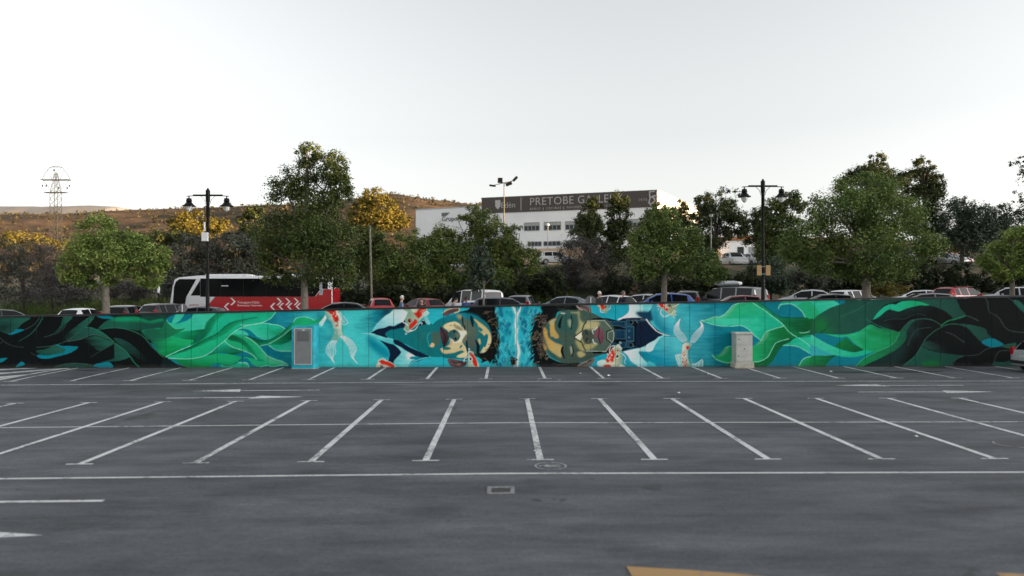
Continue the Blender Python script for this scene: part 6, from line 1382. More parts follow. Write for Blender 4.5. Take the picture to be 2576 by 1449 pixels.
tree('pine_tree', 'small dark pine right of the lit building corner', 'tree', 84, 1712, [(1706, 530, 22, 24), (1730, 550, 26, 26), (1715, 580, 34, 30)], 'pine', 4500, .13, 31, .18, M_BARKD, GB)
tree('pine_tree', 'dark pine with two rounded tops left of the right street lamp', 'tree', 76, 1800, [(1776, 506, 28, 26), (1832, 498, 28, 28), (1800, 540, 58, 34), (1785, 590, 58, 36), (1848, 570, 36, 32), (1770, 630, 44, 30)], 'pine', 17000, .12, 32, .22, M_BARKD, GB)
tree('pine_tree', 'thin pine right behind the right street lamp', 'tree', 78, 1905, [(1888, 545, 26, 24), (1918, 555, 28, 32), (1890, 585, 40, 28), (1925, 600, 34, 34)], 'pine', 8000, .11, 33, .16, M_BARKD, GB, shell=.3)
tree('deciduous_tree', 'dark olive tree right beside the right street lamp', 'tree', 68, 1970, [(1945, 530, 34, 30), (1990, 512, 36, 30), (1965, 570, 56, 40), (1960, 625, 56, 40), (1945, 660, 40, 30)], 'olive', 19000, .11, 34, .18, M_BARKD, GB)
tree('pine_tree', 'tall pine with sunlit golden top behind the broad green tree', 'tree', 74, 2200, [(2205, 405, 28, 18), (2195, 440, 52, 28), (2150, 460, 40, 26), (2240, 460, 44, 30), (2190, 500, 70, 40)], 'pine', 16000, .12, 35, .25, M_BARKD, GB)
tree('pine_tree', 'tall pine with sunlit golden top right of the broad green tree', 'tree', 74, 2325, [(2318, 418, 30, 20), (2310, 450, 46, 30), (2350, 470, 34, 36), (2320, 510, 54, 40), (2330, 560, 50, 36)], 'pine', 16000, .12, 36, .25, M_BARKD, GB)
tree('olive_tree', 'drooping grey green tree right of the tall pines', 'tree', 72, 2420, [(2415, 522, 40, 28), (2450, 545, 44, 34), (2395, 560, 44, 36), (2430, 595, 60, 40), (2480, 570, 34, 34)], 'blue', 17000, .11, 37, .2, M_BARKD, GB, drop=1.2)
tree('olive_tree', 'dark rounded tree near the right edge', 'tree', 74, 2530, [(2528, 535, 32, 24), (2500, 575, 44, 34), (2545, 590, 50, 40), (2500, 625, 50, 34), (2600, 570, 60, 60)], 'blue', 13000, .11, 38, .2, M_BARKD, GB)
tree('shrub', 'silvery olive bush right of the right street lamp', 'shrub', 60, 2040, [(2040, 690, 50, 36), (2085, 700, 46, 40), (2010, 715, 40, 26)], 'grey', 7000, .09, 39, .1, M_BARKD, GB)
tree('shrub', 'silvery bush left of the right street lamp base', 'shrub', 60.5, 1940, [(1945, 690, 36, 46), (1920, 720, 40, 26), (1970, 720, 34, 24)], 'blue', 5500, .09, 40, .1, M_BARKD, GB)
tree('shrub', 'yellowing bush right of the broad tree trunk', 'shrub', 57, 2212, [(2212, 712, 36, 28), (2240, 728, 36, 18), (2190, 730, 26, 16)], 'gold', 4200, .08, 41, .06, M_BARKD, GB)
rr = random.Random(77)
ORD = ['first', 'second', 'third', 'fourth', 'fifth', 'sixth', 'seventh', 'eighth', 'ninth', 'tenth', 'eleventh', 'twelfth', 'thirteenth', 'fourteenth', 'fifteenth', 'sixteenth']
hx = [1340, 1385, 1690, 1740, 1790, 1840, 1885, 2125, 2160, 2270, 2320, 2370, 2420, 2470, 2520, 2570]
for i, u in enumerate(hx):
    v_ = 700 - (6 if u > 2000 else 0) + rr.uniform(-6, 8)
    tree('hedge_shrub', f'dark hedge shrub at the foot of the bank, {ORD[i]} from the left behind the cars', 'shrub', 60 + rr.uniform(-.6, 1.2), u, [(u + rr.uniform(-8, 8), v_, 34, 28), (u - 20, v_ + 22, 30, 20), (u + 20, v_ + 22, 30, 20)], 'dark', 3200, .10, 200 + i, .06, M_BARKD, 'hedge shrubs at the foot of the bank')
for i, u in enumerate([870, 905, 945, 985, 1030, 1080, 1130, 1180, 1260]):
    v_ = 735 + rr.uniform(-6, 8)
    tree('undergrowth_shrub', f'dark undergrowth shrub below the woodland, {ORD[i]} from the bus rear', 'shrub', 58.9 + rr.uniform(-.3, .8), u, [(u + rr.uniform(-8, 8), v_, 32, 24), (u - 18, v_ + 14, 26, 16), (u + 18, v_ + 14, 26, 16)], 'dark', 2400, .10, 300 + i, .06, M_BARKD, 'undergrowth below the woodland')
for i, u in enumerate([1810, 1900, 2140, 2240, 2300, 2365, 2440]):
    tree('terrace_shrub', f'low dark shrub edging the upper terrace, {ORD[i]} from the left', 'shrub', 75 + rr.uniform(-.5, 1), u, [(u, 690 + rr.uniform(-4, 4), 40, 14), (u + 24, 694, 34, 12)], 'dark', 1800, .11, 400 + i, .05, M_BARKD, 'shrubs edging the upper terrace')

# rough grass on the left bank, scrub on the far hill
def grass_patch(name, x0, x1, y0, y1, n, h, m, seed):
    r = np.random.default_rng(seed); X = r.uniform(x0, x1, n); Y = r.uniform(y0, y1, n)
    Z = np.array([tz(x, y) for x, y in zip(X, Y)]); P = np.stack([X, Y, Z], 1)
    up = np.stack([r.normal(0, .35, n), r.normal(0, .35, n), np.ones(n)], 1) * (h * r.uniform(.4, 1.3, n))[:, None]
    sd = np.stack([r.normal(0, 1, n), r.normal(0, 1, n), np.zeros(n)], 1); sd /= np.linalg.norm(sd, axis=1)[:, None]; sd *= h * .12
    V = np.stack([P - sd, P + sd, P + up + sd * .3, P + up - sd * .3], 1).reshape(-1, 3).astype(np.float32)
    return stuff(tag(link(name, quads_mesh(name, V), m), 'rough green grass and weeds covering the bank behind the parked cars', 'grass'))
grass_patch('bank_grass', -48, 6, 58.3, 72, 42000, .42, leaf_mat('grass_blade', (.040, .075, .016), (.075, .115, .026), (.12, .14, .05)), 51)
r = np.random.default_rng(61); nb = 2200; Pq = []
for i in range(nb):
    Y = 290 + 520 * r.random() ** .8; X = r.uniform(-.78, .12) * Y
    s = r.uniform(.8, 2.2) * (1.3 if Y < 450 else 1.0); z = hz(X, Y)
    k = 7
    c = np.array([X, Y, z + s * .4]) + r.normal(size=(k, 3)) * s * .45
    a = r.normal(size=(k, 3)); a /= np.linalg.norm(a, axis=1)[:, None]; b = np.cross(a, r.normal(size=(k, 3))); b /= np.linalg.norm(b, axis=1)[:, None]
    Pq.append(np.stack([c - a * s * .6, c + b * s * .45, c + a * s * .6, c - b * s * .45], 1).reshape(-1, 3))
stuff(tag(link('hillside_scrub', quads_mesh('hillside_scrub', np.concatenate(Pq).astype(np.float32)), leaf_mat('hill_scrub_leaf', (.030, .032, .016), (.058, .050, .022), (.10, .078, .03), .1)), 'low scrub and small pines scattered over the far sunlit hillside', 'scrub'))
# ------------------------------------------------------------------ vehicles
M_GLASS = glass_mat('car_glass', (0.010, 0.012, 0.014), .05)
M_TYRE = mat('tyre_rubber', (0.012, 0.012, 0.012), rough=.85)
M_RIM = mat('alloy_rim', (0.45, 0.46, 0.47), rough=.3, metal=.8)
M_RED = mat('red_lens', (0.42, 0.012, 0.015), rough=.15, coat=.5, var=.05)
M_CLEAR = mat('clear_lens', (0.62, 0.64, 0.66), rough=.12, coat=.5, var=.05)
M_TRIM = mat('black_plastic_trim', (0.018, 0.018, 0.019), rough=.6)
M_PLATE = mat('white_number_plate', (0.70, 0.70, 0.68), rough=.4, var=.03)
def paint(name, c, metal=0.0): return mat('car_paint_' + name, c, rough=.28, metal=metal, coat=.7, var=.04)
PAINT = {'white': paint('white', (.74, .75, .76)), 'silver': paint('silver', (.50, .52, .54), .35), 'grey': paint('grey', (.16, .17, .18), .3), 'black': paint('black', (.010, .010, .012)),
         'navy': paint('dark_blue', (.022, .032, .055), .2), 'blue': paint('blue', (.015, .085, .40)), 'red': paint('red', (.42, .018, .022)), 'wine': paint('wine', (.22, .014, .020)),
         'green': paint('dark_green', (.020, .034, .026)), 'teal': paint('teal', (.10, .30, .32)), 'greyblue': paint('grey_blue', (.13, .17, .22), .3), 'brown': paint('brown_black', (.028, .024, .024))}
# stations along the car: x, underside, belt, roof, belt width, roof width, side tag, top tag (tags hold until the next station)
KIND = {
 'hatch': (1.78, 1.48, [(0, .42, .60, .63, .78, .70, '', ''), (.05, .28, .84, .88, .93, .82, '', ''), (.14, .24, .93, .98, .97, .80, '', 'rear_window'), (.48, .22, .95, 1.36, .99, .70, '', ''),
   (.66, .20, .95, 1.42, 1, .70, 'g1', ''), (1.50, .20, .94, 1.48, 1, .71, '', ''), (1.58, .20, .94, 1.48, 1, .71, 'g2', ''), (2.35, .20, .94, 1.42, 1, .70, 'g2', 'windscreen'),
   (2.80, .20, .95, 1.20, 1, .76, '', 'windscreen'), (3.12, .20, .96, 1.00, 1, .84, '', ''), (3.60, .20, .88, .92, .99, .84, '', ''), (3.92, .22, .76, .80, .96, .82, '', ''), (4.06, .28, .60, .63, .88, .78, '', ''), (4.10, .40, .50, .53, .78, .70, '', '')]),
 'sedan': (1.80, 1.43, [(0, .42, .62, .65, .80, .70, '', ''), (.05, .28, .90, .94, .93, .80, '', ''), (.12, .24, .96, 1.0, .96, .82, '', ''), (.62, .22, .97, 1.03, .98, .80, '', 'rear_window'), (1.0, .20, .96, 1.24, 1, .74, 'g1', 'rear_window'),
   (1.28, .20, .95, 1.37, 1, .70, 'g1', ''), (1.95, .20, .94, 1.43, 1, .70, '', ''), (2.03, .20, .94, 1.43, 1, .70, 'g2', ''), (2.70, .20, .94, 1.38, 1, .70, 'g2', 'windscreen'), (3.15, .20, .95, 1.17, 1, .76, '', 'windscreen'),
   (3.45, .20, .96, 1.0, 1, .84, '', ''), (3.95, .20, .88, .92, .99, .84, '', ''), (4.30, .22, .76, .80, .96, .82, '', ''), (4.45, .28, .60, .63, .88, .78, '', ''), (4.50, .40, .50, .53, .78, .70, '', '')]),
 'suv': (1.86, 1.66, [(0, .50, .70, .73, .80, .72, '', ''), (.05, .36, .95, 1.0, .93, .82, '', ''), (.10, .30, 1.05, 1.10, .97, .80, '', 'rear_window'), (.40, .28, 1.06, 1.52, .99, .72, '', ''), (.54, .28, 1.06, 1.60, 1, .72, 'g0', ''),
   (.95, .28, 1.05, 1.64, 1, .72, '', ''), (1.03, .28, 1.05, 1.65, 1, .72, 'g1', ''), (1.80, .28, 1.04, 1.66, 1, .72, '', ''), (1.88, .28, 1.04, 1.66, 1, .72, 'g2', ''), (2.60, .28, 1.05, 1.60, 1, .72, 'g2', 'windscreen'),
   (3.0, .28, 1.06, 1.38, 1, .77, '', 'windscreen'), (3.30, .28, 1.08, 1.12, 1, .84, '', ''), (3.85, .28, 1.0, 1.04, .99, .84, '', ''), (4.20, .30, .88, .92, .96, .82, '', ''), (4.36, .36, .66, .70, .88, .78, '', ''), (4.40, .5, .55, .58, .78, .7, '', '')]),
 'van': (1.92, 1.95, [(0, .50, .80, .84, .90, .84, '', ''), (.03, .35, 1.10, 1.16, .97, .86, '', 'rear_window'), (.16, .30, 1.10, 1.78, .99, .84, '', ''), (.32, .30, 1.10, 1.90, 1, .83, 'g0', ''), (1.45, .30, 1.10, 1.95, 1, .83, '', ''),
   (1.55, .30, 1.10, 1.95, 1, .83, 'g1', ''), (2.60, .30, 1.10, 1.95, 1, .83, '', ''), (2.70, .30, 1.10, 1.94, 1, .83, 'g2', ''), (3.40, .30, 1.10, 1.85, 1, .82, 'g2', 'windscreen'), (3.85, .30, 1.11, 1.52, 1, .82, '', 'windscreen'),
   (4.20, .30, 1.10, 1.14, 1, .86, '', ''), (4.60, .30, .95, .99, .98, .84, '', ''), (4.85, .36, .70, .73, .9, .8, '', ''), (4.90, .5, .55, .58, .8, .7, '', '')]),
}
CARMESH = {}
def car_meshes(kind):
    if kind in CARMESH: return CARMESH[kind]
    W, H, st = KIND[kind]; rings = []
    for (x, zb, be, tp, wb, wt, _, _) in st:
        w, t = W / 2 * wb, W / 2 * wt
        half = [(0, zb), (.82 * w, zb), (.97 * w, zb + .06), (w, (zb + be) / 2), (.985 * w, be - .07), (.955 * w, be), (t, tp - .055 * min(1, (tp - be) / .3) - .01), (t * .84, tp - .004), (t * .45, tp + .018), (0, tp + .025)]
        rings.append([(x, y, z) for y, z in half] + [(x, -y, z) for y, z in half[-2:0:-1]])
    n = len(rings[0]); parts = {}
    allv = [v for r_ in rings for v in r_]
    def put(key, f): parts.setdefault(key, []).append(f)
    for i in range(len(rings) - 1):
        sd, tpn = st[i][6], st[i][7]
        for j in range(n):
            f = (i * n + j, (i + 1) * n + j, (i + 1) * n + (j + 1) % n, i * n + (j + 1) % n)
            if j == 5 and sd: put(('side_window', sd, 'l'), f)
            elif j == n - 6 and sd: put(('side_window', sd, 'r'), f)
            elif j in (7, 8, 9, 10) and tpn: put((tpn, '', ''), f)
            else: put(('body', '', ''), f)
    put(('body', '', ''), tuple(range(n - 1, -1, -1)) if False else tuple(range(n))); e = (len(rings) - 1) * n; put(('body', '', ''), tuple(e + j for j in range(n - 1, -1, -1)))
    out = []
    for key, fs in parts.items():
        used = sorted({k for f in fs for k in f}); mp = {k: i for i, k in enumerate(used)}
        me = pydata(key[0], [allv[k] for k in used], [tuple(mp[k] for k in reversed(f)) for f in fs])
        bm = bmesh.new(); bm.from_mesh(me); bmesh.ops.recalc_face_normals(bm, faces=bm.faces)
        if key[0] == 'body':
            pass
        bm.to_mesh(me); bm.free()
        me.polygons.foreach_set('use_smooth', [True] * len(me.polygons)); me.set_sharp_from_angle(angle=R(38))
        me.materials.append(M_GLASS if key[0] != 'body' else M_TRIM)
        out.append((key[0], me))
    L_ = st[-1][0]; be_r = st[1][2]; zr = st[2][2]
    ex = {}
    ex['wheel'] = MB().lathe([(.20, -.10), (.30, -.105), (.325, -.08), (.325, .08), (.30, .105), (.20, .10)], n=20).mesh('tyre')
    ex['rim'] = MB().lathe([(.02, .09), (.06, .11), (.14, .095), (.215, .108), (.215, -.05), (.02, -.05)], n=10).mesh('rim')
    for k, m_ in (('wheel', M_TYRE), ('rim', M_RIM)): ex[k].materials.append(m_)
    tall = kind in ('van', 'suv')
    ex['tail'] = MB().prism([(-.10, 0), (.10, .03), (.10, .17 if not tall else .42), (-.07, .15 if not tall else .40)], -.02, .14, 'x').mesh('taillight', .015)
    ex['tail'].materials.append(M_RED)
    ex['head'] = MB().prism([(-.14, 0), (.14, .03), (.14, .11), (-.10, .14)], -.16, .015, 'x').mesh('headlight', .015); ex['head'].materials.append(M_CLEAR)
    ex['plate'] = MB().box(-.012, 0, -.26, .26, -.055, .055).mesh('number_plate'); ex['plate'].materials.append(M_PLATE)
    ex['mirror'] = MB().box(-.05, .05, -.1, .1, -.07, .07).mesh('wing_mirror', .03)
    ex['handle'] = MB().box(-.09, .09, -.012, .012, -.015, .015).mesh('door_handle', .005)
    ex['bump'] = MB().box(-.03, .05, -W * .42, W * .42, -.08, .08).mesh('bumper', .03); ex['bump'].materials.append(M_TRIM)
    ex['rail'] = MB().box(-.95, .95, -.018, .018, .02, .05).mesh('roof_rail', .008); ex['rail'].materials.append(M_TRIM)
    CARMESH[kind] = (out, ex, L_, W, H, st); return CARMESH[kind]

def inst(name, me, parent, loc=(0, 0, 0), rot=(0, 0, 0), mt=None):
    o = bpy.data.objects.new(name, me); COL.objects.link(o); o.parent = parent; o.location = loc; o.rotation_euler = rot
    if mt is not None:
        if not me.materials: me.materials.append(mt)
        o.material_slots[0].link = 'OBJECT'; o.material_slots[0].material = mt
    return o

def car(kind, color, label, x, y, z, heading, sz=1.0, sl=1.0, group='cars parked beyond the wall', roof=None, rails=False, name='parked_car'):
    """heading: 0 faces away from the camera, 90 faces right"""
    parts, ex, L_, W, H, st = car_meshes(kind); p = PAINT[color]
    root = tag(empty(name, (x, y, z), R(90 - heading)), label, 'van' if kind == 'van' else 'car', group)
    root.scale = (sl, 1, sz); ofs = -L_ / 2
    for nm, me in parts:
        inst(nm, me, root, (ofs, 0, 0), mt=p if nm == 'body' else M_GLASS)
    zt = st[1][2]
    for s in (-1, 1):
        inst('taillight', ex['tail'], root, (ofs + .045, s * W * .405, zt - .12), (0, 0, 0 if s > 0 else 0), mt=M_RED)
        inst('headlight', ex['head'], root, (ofs + L_ - .12, s * W * .36, st[-3][2] - .10), mt=M_CLEAR)
        inst('wing_mirror', ex['mirror'], root, (ofs + st[-6][0] - .12 if kind != 'van' else ofs + 3.75, s * (W / 2 + .06), st[-6][2] + .05), mt=p)
        for k in (.36, .55): inst('door_handle', ex['handle'], root, (ofs + L_ * k, s * (W / 2 * .99 + .004), st[6][2] - .13), mt=p)
        for k in (.19, .80):
            w_ = inst('wheel', ex['wheel'], root, (ofs + L_ * k, s * (W / 2 - .10), .325), (math.pi / 2, 0, 0), mt=M_TYRE)
            inst('rim', ex['rim'], w_, (0, 0, 0), (0 if s < 0 else math.pi, 0, 0), mt=M_RIM)
        if rails: inst('roof_rail', ex['rail'], root, (ofs + L_ * .38, s * W * .345, H - .035), mt=M_TRIM)
    inst('number_plate', ex['plate'], root, (ofs + .012 if kind != 'van' else ofs - .003, 0, zt - .16 if kind != 'sedan' else .72), mt=M_PLATE)
    inst('number_plate', ex['plate'], root, (ofs + L_ + .012, 0, .46), mt=M_PLATE)
    inst('bumper', ex['bump'], root, (ofs - .01, 0, .50), mt=M_TRIM)
    return root

def park(kind, color, label, u, v_roof, Y, heading, **kw):
    c = at(u, v_roof, Y); base = kw.pop('ground', None)
    g = upz(c.x, Y) if base is None else base
    H = KIND[kind][1]; k = min(1.22, max(.84, (c.z - g) / H))
    return car(kind, color, label, c.x, Y, c.z - H * k, heading, sz=k, **kw)

# front row along the wall and the row behind it, left to right
park('hatch', 'green', 'dark green hatchback cut by the left edge of the picture', 14, 778, 50, 35)
park('hatch', 'white', 'white hatchback seen from behind left of the bright green tree', 212, 775, 51, 2)
park('suv', 'black', 'black SUV seen from behind right of the bright green tree', 323, 768, 51, -2)
park('suv', 'brown', 'dark car with a red tail light half hidden by the bus front', 430, 763, 50, 20)
park('hatch', 'navy', 'dark blue hatchback in front of the white front end of the bus', 488, 771, 45, -88)
park('sedan', 'black', 'long black saloon in front of the bus rear', 860, 760.5, 45, -90, sl=1.05)
park('hatch', 'red', 'red hatchback seen from behind beside the wooden pole', 953, 749, 53, -18)
park('hatch', 'wine', 'dark red hatchback left of the white van', 1060, 749.5, 53, -42)
park('van', 'white', 'white passenger van behind the slim sapling', 1190, 729, 51, -38)
park('hatch', 'white', 'small white car in front of the white van', 1193, 756, 46, 0, sl=.9)
park('suv', 'navy', 'dark blue SUV seen from the side right of the slim sapling', 1273, 748.5, 45, 90)
park('suv', 'grey', 'grey SUV seen from behind with red tail lights', 1317, 742.5, 52, 14)
park('sedan', 'greyblue', 'grey blue saloon left of the road sign back', 1424, 745.5, 50, -60)
park('hatch', 'white', 'white hatchback with a tall red tail light between two standing people', 1532, 742.5, 50, -40)
park('hatch', 'silver', 'silver hatchback left of the blue car', 1612, 740, 51, -55)
park('hatch', 'blue', 'bright blue hatchback passing behind the slim trunked tree', 1660, 737.5, 45, -90, sl=1.08)
park('suv', 'brown', 'dark brown SUV seen from behind right of the blue hatchback', 1738, 732, 52, 22, rails=True)
park('van', 'grey', 'grey van carrying a silver roof box', 1838, 722, 51, 140 - 180)
park('hatch', 'wine', 'dark red car in front of the roof box van', 1846, 743, 45, -90, sl=.95)
park('sedan', 'silver', 'silver saloon right of the right street lamp', 2033, 729, 51, -66)
park('hatch', 'black', 'black hatchback in front of the silver saloon', 2070, 739.5, 45, -90)
park('suv', 'white', 'white SUV behind the broad tree trunk', 2150, 730, 51, 62, rails=False)
park('hatch', 'white', 'pale car behind the grey car right of the yellowing bush', 2305, 730, 52, -70)
park('hatch', 'grey', 'grey car right of the yellowing bush', 2318, 737.5, 46, -85)
rc = park('suv', 'red', 'red SUV with a black roof near the right', 2417, 722, 51, 66)
park('suv', 'silver', 'silver SUV cut by the right edge of the picture', 2540, 722.5, 50, -70)
# the black roof of the red car
MB().box(-1.5, .55, -.60, .60, KIND['suv'][1] + .012, KIND['suv'][1] + .03).build('black_roof', PAINT['black'], rc, bevel=.012)
# roof box on the grey van: a thing of its own
vb = at(1832, 716, 51)
rbx = MB().lathe([(.02, -1.05), (.22, -.95), (.33, -.5), (.36, .2), (.30, .75), (.14, 1.05), (.02, 1.1)], n=16)
rb = tag(rbx.build('roof_box', PAINT['silver'], None, smooth=True, loc=(vb.x, 51, at(1838, 722, 51).z + .24), rot=(0, math.pi / 2, R(90 + 40))), 'silver roof box on the grey van', 'roof box')
rb.scale = (.55, 1.1, 1)
# upper terrace
GT = 'cars on the upper terrace'
def terrace(kind, color, label, u, v_roof, Y, heading): 
    c = at(u, v_roof, Y); H = KIND[kind][1]
    return car(kind, color, label, c.x, Y, max(tz(c.x, Y), c.z - H), heading, group=GT)
terrace('suv', 'white', 'white car facing forward on the terrace above the roof box van', 1846, 649, 80, 178)
terrace('hatch', 'white', 'small white car on the terrace just left of the right lamp', 1895, 662, 80, 170)
terrace('hatch', 'teal', 'teal car on the terrace behind the broad tree', 2208, 657, 80, 150)
terrace('hatch', 'white', 'white car on the terrace half hidden by the broad tree', 2255, 655, 80, 165)
terrace('suv', 'white', 'white SUV with a dark grille on the right terrace', 2312, 645, 79, 172)
terrace('hatch', 'silver', 'silver blue car on the right terrace, rightmost of the pale ones', 2382, 651, 78, 150)
terrace('van', 'white', 'white van behind the pale cars on the right terrace', 2338, 636, 88, 170)
terrace('hatch', 'red', 'red car behind the pale cars on the right terrace', 2398, 637, 87, 130)
terrace('hatch', 'white', 'white car below the building windows left of the two pines', 1397, 656, 82, 80)
terrace('hatch', 'greyblue', 'grey blue car glimpsed between the two pines', 1530, 658, 82, 80)
# silver car at the right end of the lower car park
sc_ = car('suv', 'silver', 'silver estate car at the right edge beside the mural wall', 25.7, 33.35, 0, 87, sz=.90, group='cars in the lower car park')
PL = text_mesh('5251 KZL', .10, .0); o = link('lettering', PL, mat('plate_black', (.01, .01, .012), var=0), sc_)
o.location = (-2.2 - .006, 0, .95 - .16); o.rotation_euler = (math.pi / 2, 0, -math.pi / 2)

# ------------------------------------------------------------------ the coach
bus = tag(empty('coach', (-24.25, 54.0, upz(-18, 54))), 'white and red coach with dark windows parked beyond the wall', 'bus')
BL, BW = 11.75, 2.5
bh = at(640, 692, 54).z - bus.location.z
M_BW = mat('coach_white', (.74, .75, .77), rough=.3, coat=.5, var=.03); M_BR = mat('coach_red', (.40, .012, .018), rough=.3, coat=.5, var=.04)
prof = [(.15, .32), (BL - .06, .32), (BL, .6), (BL - .02, bh - .45), (BL - .25, bh - .12), (3.0, bh), (1.9, bh - .05), (.62, bh - .16), (.30, bh - .32), (.16, bh - .75), (-.04, 1.35), (.0, .6)]
me = MB().prism(prof, 0, BW, 'y').mesh('body', .06, 2); link('body', me, M_BW, bus, True); me.set_sharp_from_angle(angle=R(35))
zb, zt_ = bh - 1.57, bh - .26                                    # lower and upper edge of the window band
def side(name, pts, m, off, parent=bus, th=.006):
    return MB().prism(pts, -off - th, -off, 'y').build(name, m, parent)
redp = side('red_side_panel', [(2.0, .42), (BL - .08, .42), (BL - .05, bh - 1.03), (BL - .80, bh - 1.03), (BL - 1.25, zb - .012), (3.25, zb - .012)], M_BR, .004)
M_BGL = glass_mat('coach_glass', (0.006, 0.007, 0.008), .05)
side('window_band', [(2.17, zb - .008), (BL - 1.27, zb - .008), (BL - .86, bh - 1.01), (BL - .33, bh - 1.01), (BL - .33, zt_ + .01), (2.17, zt_ + .01)], mat('coach_black_band', (.006, .006, .007), rough=.3), .0015, th=.002)
wx = [2.19, 3.65, 5.3, 6.95, 8.6, 10.1]
side('window', [(1.48, zb + .08), (2.16, zb + .08), (2.16, zt_ - .10)], M_BGL, .004)
for a, b2 in zip(wx[:-1], wx[1:]): side('window', [(a + .012, zb), (b2 - .012, zb), (b2 - .012, zt_), (a + .012, zt_)], M_BGL, .004)
side('window', [(10.112, zb), (BL - 1.28, zb), (BL - .85, bh - 1.0), (BL - .35, bh - 1.0), (BL - .35, zt_), (10.112, zt_)], M_BGL, .004)
side('window', [(.14, .5), (.95, .5), (1.16, zb - .02), (1.88, zt_ - .03), (.66, zt_ - .03), (.40, zt_ - .22), (.27, zt_ - .6)], M_BGL, .004)
side('pillar', [(1.20, zb - .02), (1.36, zb - .02), (2.12, zt_ + .05), (1.95, zt_ + .05)], M_BW, .012)
side('curtain', [(10.75, bh - 1.45), (11.05, bh - 1.45), (11.10, bh - 1.1), (11.0, bh - .95), (11.05, bh - .55), (10.85, bh - .5), (10.78, bh - .9), (10.86, bh - 1.1)], mat('pale_curtain', (.42, .44, .46), rough=.8), .012)
MB().add([(-.05, .1, 1.4), (-.05, BW - .1, 1.4), (.27, BW - .12, bh - .36), (.27, .12, bh - .36), (.15, .1, bh - .77), (.15, BW - .1, bh - .77)], [(0, 1, 5, 4), (4, 5, 2, 3)]).build('windscreen', M_BGL, bus)
bus.children[-1].location.x = -.02
MB().box(.2, 3.2, .3, BW - .3, 0, .10).build('roof_unit', M_BW, bus, bevel=.03, loc=(2.2, 0, bh - .02)); MB().box(0, 2.0, .4, BW - .4, 0, .14).build('roof_unit', M_BW, bus, bevel=.04, loc=(7.4, 0, bh - .06))
MB().box(BL + .002, BL + .02, .08, BW - .08, .5, bh - .95).build('rear_panel', M_BR, bus, bevel=.006); MB().box(BL + .002, BL + .015, .15, BW - .15, bh - .9, bh - .42).build('rear_window', M_BGL, bus)
for y in (.22, BW - .22): MB().box(BL + .021, BL + .035, y - .1, y + .1, .9, 1.7).build('taillight', M_RED, bus, bevel=.01)
for x in (2.5, 8.1, 9.3):
    for y in (.16, BW - .16):
        w_ = MB().lathe([(.28, -.15), (.46, -.155), (.50, -.11), (.50, .11), (.46, .155), (.28, .15)], n=22).build('wheel', M_TYRE, bus, loc=(x, y, .50), rot=(math.pi / 2, 0, 0)); MB().lathe([(.05, .15), (.27, .12), (.27, -.1)], n=12).build('rim', M_RIM, w_, rot=(0 if y < 1 else math.pi, 0, 0))
m_ = MB().path([(.35, .1, bh - .62), (-.3, -.05, bh - .66), (-.72, -.15, bh - .72)], [.08, .07, .06], 8).build('mirror_arm', M_TRIM, bus)
MB().box(-.86, -.70, -.25, -.05, bh - 1.32, bh - .74).build('mirror', M_BW, m_, bevel=.05); MB().box(.5, 1.0, -.012, -.011, zb + .75, zb + .82).build('vent_slot', M_CLEAR, bus, loc=(3.2, 0, 0))
MB().box(-.02, .02, -.02, .02, 0, .9).build('antenna', M_GREY, bus, loc=(BL - .3, .3, bh - .2))
M_WL = mat('white_livery', (.78, .78, .8), rough=.4, var=0.0)
def chevron(x, z, d, s=.26):
    t = .13
    pts = [(x, z + s), (x + t, z + s), (x + d * s + t, z), (x + t, z - s), (x, z - s), (x + d * s, z)] if d > 0 else [(x, z + s), (x - t, z + s), (x - s - t, z), (x - t, z - s), (x, z - s), (x - s, z)]
    side('chevron', pts, M_WL, .0115, redp, .004)
zc = zb - .50
chevron(4.35, zc + .14, 1); chevron(4.28, zc - .22, -1)
for k in range(3): chevron(7.70 + k * .62, zc + .14, 1)
for k in range(4): chevron(7.62 + k * .62, zc - .22, -1)
def bus_text(s, size, x, z, m, parent=redp):
    o = link('lettering', text_mesh(s, size, .002, 'LEFT'), m, parent); o.location = (x, -.0125, z); o.rotation_euler = (math.pi / 2, 0, 0); return o
bus_text('Transport Públic', .24, 4.85, zc + .08, M_WL); bus_text('Generalitat Valenciana', .20, 4.85, zc - .14, M_WL)
bus_text('avanza', .26, 1.38, zc - .10, M_BR, bus).location.y = -.006
